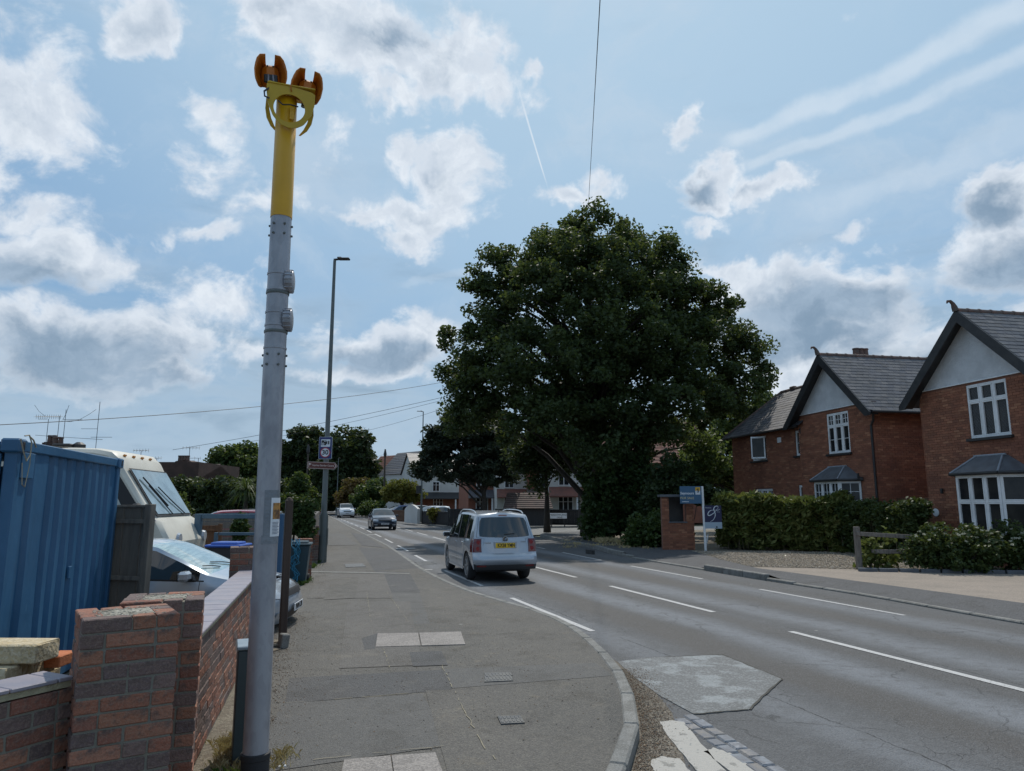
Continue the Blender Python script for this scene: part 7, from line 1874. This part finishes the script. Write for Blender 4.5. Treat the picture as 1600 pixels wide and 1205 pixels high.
# dark pine
pb0 = D(757, 815, 56); pb0.z = .1
tree('dark spreading pine with bare lower limbs left of the oak', pb0, [(735, 690, 60, 30), (690, 700, 34, 22), (760, 670, 50, 30), (800, 700, 40, 26), (720, 735, 55, 22), (665, 725, 20, 20), (780, 735, 45, 22), (700, 665, 24, 14), (670, 680, 12, 12), (660, 740, 14, 12)], 56, 260, 110, .14, L_pine, .24,
     [pb0 + Vector((0, 0, 1.5)), pb0 + Vector((-.1, 0, 3.2)), pb0 + Vector((-.2, 0, 5)), pb0 + Vector((-.3, 0, 7))], 60, shell=.5, rmin=.4, rmax=.9, flat=.55, elong=3.2, name='pine_tree', group='trees on the right of the road', rl=.07)
# far trees
def far_tree(label, px, pyb, depth, blobs, lm, ncl, nl, size, r=.3, h=6, name='tree', group='trees round the far bend', rm=(.9, 1.8), nlimb=14):
    b = D(px, pyb, depth); b.z = .1
    tree(label, b, blobs, depth, ncl, nl, size, lm, r, [b + Vector((0, 0, h * .4)), b + Vector((0, 0, h * .7)), b + Vector((0, 0, h))], nlimb, rmin=rm[0], rmax=rm[1], name=name, group=group)
far_tree('widest dark broadleaf tree behind the speed camera sign', 480, 800, 118, [(480, 715, 46, 44), (455, 750, 40, 40), (500, 760, 50, 36)], L_dark, 260, 130, .42, h=9)
far_tree('round dark broadleaf tree right of the speed camera sign', 555, 800, 112, [(550, 712, 38, 40), (530, 745, 36, 36), (565, 740, 26, 34), (535, 775, 40, 20)], L_dark, 240, 130, .40, h=9)
far_tree('pointed dark conifer at the right edge of the far tree group', 585, 800, 116, [(585, 740, 6, 22), (586, 760, 9, 14)], L_pine, 30, 100, .3, h=5, name='conifer_tree', rm=(.4, .8))
far_tree('mid green rounded tree left of the camera pole above the hedge', 372, 800, 70, [(372, 728, 38, 32), (345, 745, 22, 22), (395, 740, 26, 28)], L_mid, 170, 120, .24, h=5, rm=(.6, 1.2))
far_tree('orange tinged tree at the bend behind the white oncoming car', 553, 800, 98, [(560, 765, 28, 16), (545, 778, 22, 14), (575, 762, 18, 12)], L_orange, 80, 110, .26, h=3, rm=(.5, 1.0))
far_tree('dull green bushy tree between the orange tree and the telegraph pole', 585, 800, 92, [(588, 770, 26, 18), (575, 780, 22, 14)], L_mid, 80, 110, .24, h=3, rm=(.5, 1.0))
far_tree('yellow green spreading tree right of the telegraph pole', 628, 802, 86, [(630, 768, 27, 14), (612, 774, 16, 9), (648, 776, 12, 8)], L_yellow, 90, 110, .22, h=3, rm=(.4, .9))
bush('small rounded green bush beside the road left of the navy hatchback', [(575, 795, 17, 9), (588, 794, 12, 8)], 84, 40, 110, .2, L_mid, group='roadside bushes', rmin=.4, rmax=.8)
bush('bright yellow green bush at the foot of the dark fence beside the traffic signal', [(678, 803, 9, 8)], 58, 14, 80, .12, L_yellow, group='roadside bushes', rmin=.2, rmax=.4)
far_tree('dense dark evergreens closing the view at the far bend', 505, 800, 135, [(505, 780, 40, 26), (470, 775, 40, 24), (545, 785, 40, 18)], L_dark, 140, 110, .42, h=4)
far_tree('dark broadleaf tree beyond the long hidden house', 1040, 790, 85, [(1040, 700, 60, 40), (980, 730, 60, 40)], L_dark, 120, 110, .3, h=6, group='trees on the right of the road')
# left bushes
def hedge(label, a, b, z0, z1, thick, leafm, n, nleaf, size, rad=.28, name='hedge', group=None, cat='hedge', droop=0., elong=1.6, uneven=.12, stems=True):
    a, b = Vector(a), Vector(b); d = b - a; L = d.length; u = d / L; nn = Vector((-u.y, u.x)); root = empty(name, (a.x, a.y, z0), label=label, cat=cat, group=group)
    C, Rr = [], []
    for _ in range(n):
        t = rnd.random() * L; zt = z1 + uneven * math.sin(t * 1.7) + uneven * .6 * math.sin(t * 4.3 + 1)
        z = z0 + (zt - z0) * (rnd.random() ** .8); w = (rnd.random() - .5) * thick
        if rnd.random() < .35: z = zt - rnd.random() * .25
        p = a + u * t + nn * w; C.append((p.x, p.y, z)); Rr.append(rad * rnd.uniform(.7, 1.3))
    V = leaves(nleaf, C, Rr, size, .9, elong, droop).reshape(-1, 4, 3); V = V[V[:, :, 2].min(1) > z0].reshape(-1, 3)
    leaf_obj('foliage', V, leafm, root, (a.x, a.y, z0), kind='stuff')
    if stems:
        m2 = MB()
        for i in range(int(L * 9)):
            t = rnd.random() * L; p = u * t + nn * ((rnd.random() - .5) * thick * .8); m2.tube([(p.x, p.y, 0), (p.x + rnd.gauss(0, .08), p.y + rnd.gauss(0, .08), (z1 - z0) * rnd.uniform(.6, .95))], [.014, .006], 4)
        m2.build('stems', mat('stem', (.16, .13, .08), .9), root, kind='stuff')
    return root
h1, h2 = D(270, 800, 40), D(425, 800, 36)
hedge('tall dark clipped hedge behind the parked cars on the left', (h1.x, h1.y), (h2.x, h2.y), .1, D(330, 757, 38).z, 1.6, L_dark, 420, 110, .13, .4)
bush('leafy green bush above the brown gatepost', [(472, 768, 24, 26), (455, 780, 22, 22), (490, 785, 12, 16)], 45, 110, 110, .13, L_mid, group='garden bushes on the left')
bush('climbing shrub spilling over the blue frame beside the gatepost', [(455, 790, 24, 12), (478, 800, 14, 14), (462, 812, 16, 20), (474, 825, 12, 14), (440, 785, 14, 8)], 21, 90, 100, .075, L_ivy, group='garden bushes on the left', rmin=.12, rmax=.28)
bush('yellowish shoots of the hedge end beside the small white post', [(483, 800, 5, 12)], 30, 14, 80, .07, L_yellow, group='garden bushes on the left', rmin=.1, rmax=.2)
bush('ivy clump hanging on the grey board fence', [(376, 822, 8, 18)], 19.4, 16, 110, .07, L_ivy, group='garden bushes on the left', rmin=.12, rmax=.2)
bush('straggly rose bush with cream flowers beside the motorhome nose', [(280, 790, 10, 16), (288, 805, 8, 10)], 17, 26, 50, .06, L_mid, group='garden bushes on the left', rmin=.12, rmax=.25)
# cordyline / palm like plant
cp = D(383, 790, 34); cr = empty('cabbage_palm', (cp.x, cp.y, .1), label='spiky cabbage palm drooping in front of the dark hedge', cat='palm tree')
V = []; top = D(385, 768, 34).z - .1
for i in range(260):
    a = rnd.random() * 6.28; e = rnd.uniform(-.5, 1.3); l = rnd.uniform(.6, 1.2); w = .018; d1 = Vector((math.cos(a) * math.cos(e), math.sin(a) * math.cos(e), math.sin(e))); s_ = Vector((-math.sin(a), math.cos(a), 0)) * w
    p0 = Vector((0, 0, top)); p1 = p0 + d1 * l * .6; p2 = p0 + d1 * l * .95 - Vector((0, 0, l * .35))
    V += [p0 - s_ * .5, p0 + s_ * .5, p1 + s_, p1 - s_, p1 - s_, p1 + s_, p2 + s_ * .1, p2 - s_ * .1]
leaf_obj('leaves', np.array([tuple(v) for v in V]), L_mid, cr, kind='stuff'); m2 = MB(); m2.tube([(0, 0, 0), (.03, 0, top * .5), (0, 0, top)], [.12, .1, .08], 8); m2.build('trunk', m_bark, cr)

# ---------------------------------------------------------------- right foreground: bamboo hedge, fence, shrubs
ha, hb = W(1108, 862, .13), W(1448, 866, .13)
u_ = (hb - ha).normalized(); v_ = Vector((-u_.y, u_.x, 0))
A_ = D(1124, 800, 27.5); B_ = D(1322, 800, 25.7); C_ = D(1345, 800, 24.3); E_ = D(1440, 800, 21.2)
zt1 = D(1250, 778, 25.8).z
vA = (B_ - A_).normalized(); vA = Vector((-vA.y, vA.x, 0))
hedge('tall bamboo and privet hedge with yellow green tips beside the gravel drive', (A_.x, A_.y), (B_.x, B_.y), .13, zt1 - .1, .9, L_bamboo, 520, 80, .085, .26, name='bamboo_hedge', elong=3.0, droop=.5, uneven=.10)
hedge('dark clipped hedge between the bamboo and the nearest brick house', (B_.x - .1, B_.y), (E_.x, E_.y), .13, D(1400, 786, 22.5).z - .1, .6, L_hedge, 380, 90, .07, .24, uneven=.06)
hedge('dark shady growth behind the bamboo hedge', (A_.x + vA.x * .6, A_.y + vA.y * .6), (B_.x + vA.x * .2, B_.y + vA.y * .2), .13, zt1 - .35, .4, L_dark, 260, 110, .11, .30)
# broken post and rail fence
p1 = W(1343, 889, .13)
rf = empty('rail_fence', (p1.x, p1.y, .12), label='short weathered post and rail fence at the edge of the gravel', cat='fence')
s_ = 18.9 / F; Hp = D(1341, 823, p1.x * math.sin(YAW) + p1.y * math.cos(YAW)).z - .12
m_fence = mat('silvered_wood', (.20, .175, .15), .9, col2=(.13, .11, .095), nscale=4, stretch=(5, 5, .8), bump=.6, bscale=25)
m2 = MB(); m2.box((0, 0, Hp / 2), (.13, .13, Hp), rz=-YAW, bev=.012); m2.build('post', m_fence, rf)
def raildir(px2, py, z0): 
    dpt = p1.x * math.sin(YAW) + p1.y * math.cos(YAW); q = D(px2, py, dpt + .0); return q - p1
for (pa_, pb2, nm) in (((1338, 834), (1425, 839), 'top'), ((1362, 862), (1425, 862), 'low')):
    dpt = p1.x * math.sin(YAW) + p1.y * math.cos(YAW) + .05
    q1, q2 = D(*pa_, dpt - .12), D(*pb2, dpt - .30); o_ = Vector((p1.x, p1.y, .12)); m2 = MB(); dd = q2 - q1; mm = (q1 + q2) / 2 - o_
    m2.box(mm, (dd.length, .05, .11), R=dd.to_track_quat('X', 'Z').to_matrix(), bev=.008); m2.build('rail', m_fence, rf)
dF = p1.x * math.sin(YAW) + p1.y * math.cos(YAW)
bush('leafy climber with large pale leaves hanging on the rail fence post', [(1362, 850, 12, 10), (1358, 872, 12, 14), (1385, 876, 14, 12), (1350, 882, 8, 6), (1390, 838, 8, 4)], dF + .15, 34, 22, .09, leafmat('large_pale_leaves', [(.10, .13, .03), (.15, .17, .05), (.07, .10, .025)], .35), name='climber', rmin=.15, rmax=.3, droop=.6, cat='plant', group=None)
bb = bush('dense hydrangea like shrub with small white flower heads at the drive edge', [(1470, 855, 40, 30), (1530, 858, 45, 28), (1585, 855, 40, 30), (1440, 865, 18, 24), (1500, 870, 60, 22), (1640, 855, 40, 34)], dF - .6, 230, 110, .062, L_hedge, rmin=.16, rmax=.34, cat='shrub', shell=.6)
# flower heads
m_flower = leafmat('flower_heads', [(.45, .46, .38), (.55, .55, .48), (.35, .38, .28)], .3)
fl = [D(rnd.uniform(1430, 1640), rnd.choice([826, 830, 835, 840, 845]) + rnd.uniform(-2, 6), dF - 1.3 + rnd.uniform(-.1, .9)) for _ in range(70)]
leaf_obj('flower_heads', leaves(20, [tuple(p) for p in fl], [.045] * len(fl), .028, .6, 1.0), m_flower, bb, tuple(bb.location), kind='stuff')
bush('taller green shrub at the right edge hiding the lower bay window', [(1590, 815, 22, 26), (1610, 840, 40, 30), (1630, 800, 30, 40)], dF + 1.2, 90, 110, .075, L_hedge, rmin=.16, rmax=.3, cat='shrub')
# planting bed edge: kerb blocks
ke = W(1340, 893, .12); kf = W(1640, 898, .12)
e_ = empty('bed_edging', (ke.x, ke.y, .12), label='low dark edging blocks along the shrub bed beside the tan drive', cat='edging'); d = kf - ke; n = int(d.length / .45)
for i in range(n): m2 = MB(); m2.box((0, 0, .04), (.44, .12, .10), bev=.01); c = d * ((i + .5) / n); m2.build('edging_block', m_lead, e_, loc=(c.x, c.y, 0), rz=math.atan2(d.y, d.x))

# ---------------------------------------------------------------- estate agents' boards
sp_ = W(1102, 861, .12); dS = sp_.x * math.sin(YAW) + sp_.y * math.cos(YAW); ms = dS / F
def face(px, py, off=0): p = D(px, py, dS); return Vector(((px - 1101) * ms, -off, p.z - .12))
fs_ = empty('sale_board', (sp_.x, sp_.y, .12), -YAW, label='estate agent post with a blue FOR SALE board and a navy board hanging below it', cat='estate agent board')
m2 = MB(); m2.box((0, 0, face(1100, 760).z / 2), (.075, .06, face(1100, 760).z), bev=.005, R=Matrix.Rotation(-.012, 3, 'Y')); m2.build('post', m_white, fs_)
m2 = MB(); a_, b_ = face(1102, 862), face(1106, 836); m2.tube([(a_.x, .1, 0), (b_.x + .02, .05, b_.z)], .03, 4); m2.build('strut', m_white, fs_)
m_bd1 = mat('board_blue', (.035, .11, .20), .45); m_bd2 = mat('board_navy', (.008, .012, .06), .45); m_bd3 = mat('board_pale', (.33, .42, .50), .5); m_bdy = mat('board_gold', (.62, .36, .03), .5); m_bdt = mat('board_white_text', (.60, .64, .68), .5)
def board(pa, pb, off, m_, nm, par=fs_): a, b = face(*pa), face(*pb); m2 = MB(); m2.box(((a.x + b.x) / 2, -off, (a.z + b.z) / 2), (abs(b.x - a.x), .012, abs(a.z - b.z)), bev=.003); return m2.build(nm, m_, par)
b1 = board((1065, 760), (1098.5, 787), .05, m_bd1, 'blue_board')
t_ = face(1076, 771); text('agent_name', 'Seymours', .125, m_bdt, b1, (face(1076.2, 771).x, -.058, t_.z), (PI / 2, 0, 0), bold=.004)
text('for_sale', 'FOR SALE', .118, mat('board_cream', (.55, .48, .28), .5), b1, (face(1076, 778.5).x, -.058, face(1076, 778.5).z), (PI / 2, 0, 0), bold=.001)
board((1068, 783.6), (1078.5, 784.6), .058, m_bdt, 'small_line', b1)
board((1089, 761.5), (1096.5, 767), .058, m_bdy, 'gold_panel', b1); board((1089, 767), (1096.5, 773), .058, m_bdt, 'white_panel', b1)
text('agent_initial', 'S', .19, m_signblack, b1, (face(1092.8, 767).x, -.066, face(1092.8, 767).z), (PI / 2, 0, 0), bold=.006)
b2 = board((1102, 790), (1128, 816), .04, m_bd2, 'navy_board'); board((1102, 816), (1128, 826), .042, m_bd3, 'pale_strip', b2)
m2 = MB(); amp = [(1110, 815.5), (1115, 812), (1118, 806), (1117.5, 800), (1116, 796), (1118, 792), (1122, 791), (1123, 793.5), (1120, 797.5), (1115, 802.5), (1110, 805.5), (1107, 805), (1107.5, 801.5), (1111, 798), (1117, 797), (1122, 797.5), (1126, 795.5)]
pts = [face(*p) for p in amp]; dn = []
for i in range(len(pts) - 1):
    for k in range(4):
        p0, p1_, p2_, p3_ = pts[max(i - 1, 0)], pts[i], pts[i + 1], pts[min(i + 2, len(pts) - 1)]; t = k / 4
        q = .5 * ((2 * p1_) + (p2_ - p0) * t + (2 * p0 - 5 * p1_ + 4 * p2_ - p3_) * t * t + (3 * p1_ - p0 - 3 * p2_ + p3_) * t ** 3); dn.append((q.x, -.048, q.z))
m2.tube(dn, [.004 + .014 * abs(math.sin(i / len(dn) * PI * 2.2)) for i in range(len(dn))], 5); m2.build('ampersand', m_bdt, b2)
text('agent_word', 'Simmons', .06, m_bdt, b2, (face(1108, 793.5).x, -.048, face(1108, 793.5).z), (PI / 2, 0, 0)); text('agent_word', 'Sons', .05, m_bdt, b2, (face(1123.5, 800).x, -.048, face(1123.5, 800).z), (PI / 2, 0, 0))
board((1118.5, 822.5), (1121, 824.5), .050, m_signblack, 'small_mark', b2)

# brick shelter / notice niche behind the board
nd = 27.0; na, nb2 = D(1036, 852, nd), D(1086, 852, nd); s_n = empty('brick_niche', (na.x, na.y, .12), -YAW, label='low red brick structure with a dark square opening beside the sale board', cat='brick shelter'); Wn = (nb2 - na).length; Hn = D(1040, 777, nd).z - .12
z_op = D(1060, 817, nd).z - .12; x_a = (D(1047, 800, nd) - D(1036, 800, nd)).length; x_b = (D(1074, 800, nd) - D(1036, 800, nd)).length
bk_ = MB()
def bwall(x0, x1, z0, z1, y=0, th=.25):
    m2 = MB(); m2.box(((x0 + x1) / 2, y + th / 2 + .01, (z0 + z1) / 2), (x1 - x0 - .01, th, z1 - z0)); w = m2.build('pier', m_hmortar, s_n)
    brick_facade(w, 'x', x0, x1, z0, z1, y, 1, [], 40)
bwall(0, x_a, 0, Hn); bwall(x_b, Wn, 0, Hn); bwall(x_a, x_b, 0, z_op)
m2 = MB(); m2.box((Wn / 2, .15, Hn + .05), (Wn + .15, .5, .09), bev=.01); m2.build('coping', m_lead, s_n)
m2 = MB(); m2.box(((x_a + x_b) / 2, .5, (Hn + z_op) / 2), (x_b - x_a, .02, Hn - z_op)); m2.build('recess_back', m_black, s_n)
m2 = MB(); m2.box(((x_a + x_b) / 2, .1, z_op + .02), (x_b - x_a + .05, .3, .04)); m2.build('ledge', m_lead, s_n)

# ---------------------------------------------------------------- side road corner: dark fence, street name plate, shelter, bin
m_darkfence = mat('dark_creosote_fence', (.028, .026, .026), .8, rand=.2, col2=(.045, .042, .04), nscale=3, stretch=(6, 6, .6), bump=.3, bscale=15)
f1, f2 = D(775, 815, 60), D(925, 815, 56)
f1.z = f2.z = .12
fence_panel('close_board_fence', (f1.x, f1.y), (f2.x, f2.y), .12, D(850, 796, 58).z, 'long dark close boarded fence across the side road behind the street name plate', m_darkfence, boardw=.16)
f1, f2 = D(700, 815, 54), D(752, 815, 56)
fence_panel('close_board_fence', (f1.x, f1.y), (f2.x, f2.y), .12, D(720, 795, 55).z, 'near black boarded fence section at the foot of the pine', m_darkfence, boardw=.16)
f1, f2 = D(660, 808, 60), D(702, 812, 56)
fence_panel('close_board_fence', (f1.x, f1.y), (f2.x, f2.y), .12, D(680, 799, 58).z, 'dark low fence between the traffic signal and the pine', m_darkfence, boardw=.16)
f1, f2 = D(583, 802, 84), D(631, 806, 66)
fence_panel('low_fence', (D(605, 804, 70).x, D(605, 804, 70).y), (D(632, 805, 66).x, D(632, 805, 66).y), .12, D(620, 797, 68).z, 'low brown fence behind the navy hatchback', m_brownwood, boardw=.3)
a = D(632, 806, 64); b = D(652, 808, 60)
m2 = MB(); d = b - a; Lw = math.hypot(d.x, d.y); hW = D(640, 795, 62).z - .12
m2.prism([(0, 0), (Lw, 0), (Lw, hW)] + [(Lw * (1 - i / 8), hW + .35 * math.sin(PI * i / 8)) for i in range(1, 8)] + [(0, hW - .1)], 0, .22); m2.build('white_garden_wall', m_farwhite, None, loc=(a.x, a.y, .12), rz=math.atan2(d.y, d.x), label='white curved top garden wall beside the traffic signal', cat='wall')
# street name plate
pn = D(872, 808, 52); np_ = empty('street_name_plate', (pn.x, pn.y, .12), -YAW, label='white street name plate on two short posts across the side road', cat='street sign'); kk = 52 / F
m2 = MB(); m2.box((0, 0, pn.z - .12 + .08), (27 * kk, .04, 8.2 * kk), bev=.01); plt = m2.build('plate', m_white, np_)
for s in (-1, 1): m2 = MB(); m2.box((s * 10 * kk, .05, .4), (.07, .07, .8)); m2.build('post', m_black, np_)
text('street_name', 'MEADOWLANDS', .17, m_signblack, plt, (0.05, -.022, pn.z - .12 + .15), (PI / 2, 0, 0)); text('street_name', 'DRIVE', .15, m_signblack, plt, (.1, -.022, pn.z - .12 - .03), (PI / 2, 0, 0))
# little shelter roof / shed right of the pine
sh = D(825, 800, 55); se = empty('garden_shed', (sh.x, sh.y, .12), -YAW, label='low dark shed with a brown pitched roof behind the silver people carrier', cat='shed'); hs_ = D(825, 770, 55).z - .12
m2 = MB(); m2.box((0, 1.2, (hs_ - 1.1) / 2), (3.0, 2.4, hs_ - 1.1)); m2.build('wall', m_darkfence, se)
tilerows(se, (-1.9, -.2, hs_ - 1.2), (1.9, -.2, hs_ - 1.2), (1.6, 1.2, hs_), (-1.6, 1.2, hs_), m_browntile, 8)
m2 = MB(); m2.prism([(-.1, hs_ - 1.2), (2.5, hs_ - 1.2), (1.2, hs_ - .05)], -1.6, 1.6, 'X'); m2.build('roof_core', m_browntile, se)
dk = D(920, 790, 50)
m2 = MB(); m2.box((0, 0, 1.3), (.10, .10, 2.6)); 
m2.build('wooden_stake', m_darkfence, None, loc=(D(905, 812, 54).x, D(905, 812, 54).y, .12), label='thin dark pole standing left of the oak trunk', cat='pole')
# small white post left
wp = D(488, 803, 44); m2 = MB(); m2.box((0, 0, (wp.z) / 2), (.5, .15, wp.z - .1)); m2.build('white_post', m_white, None, loc=(wp.x, wp.y, .1), rz=-YAW, label='short white gate pier far along the left pavement', cat='gate pier')
# fallen leaves on the far verge
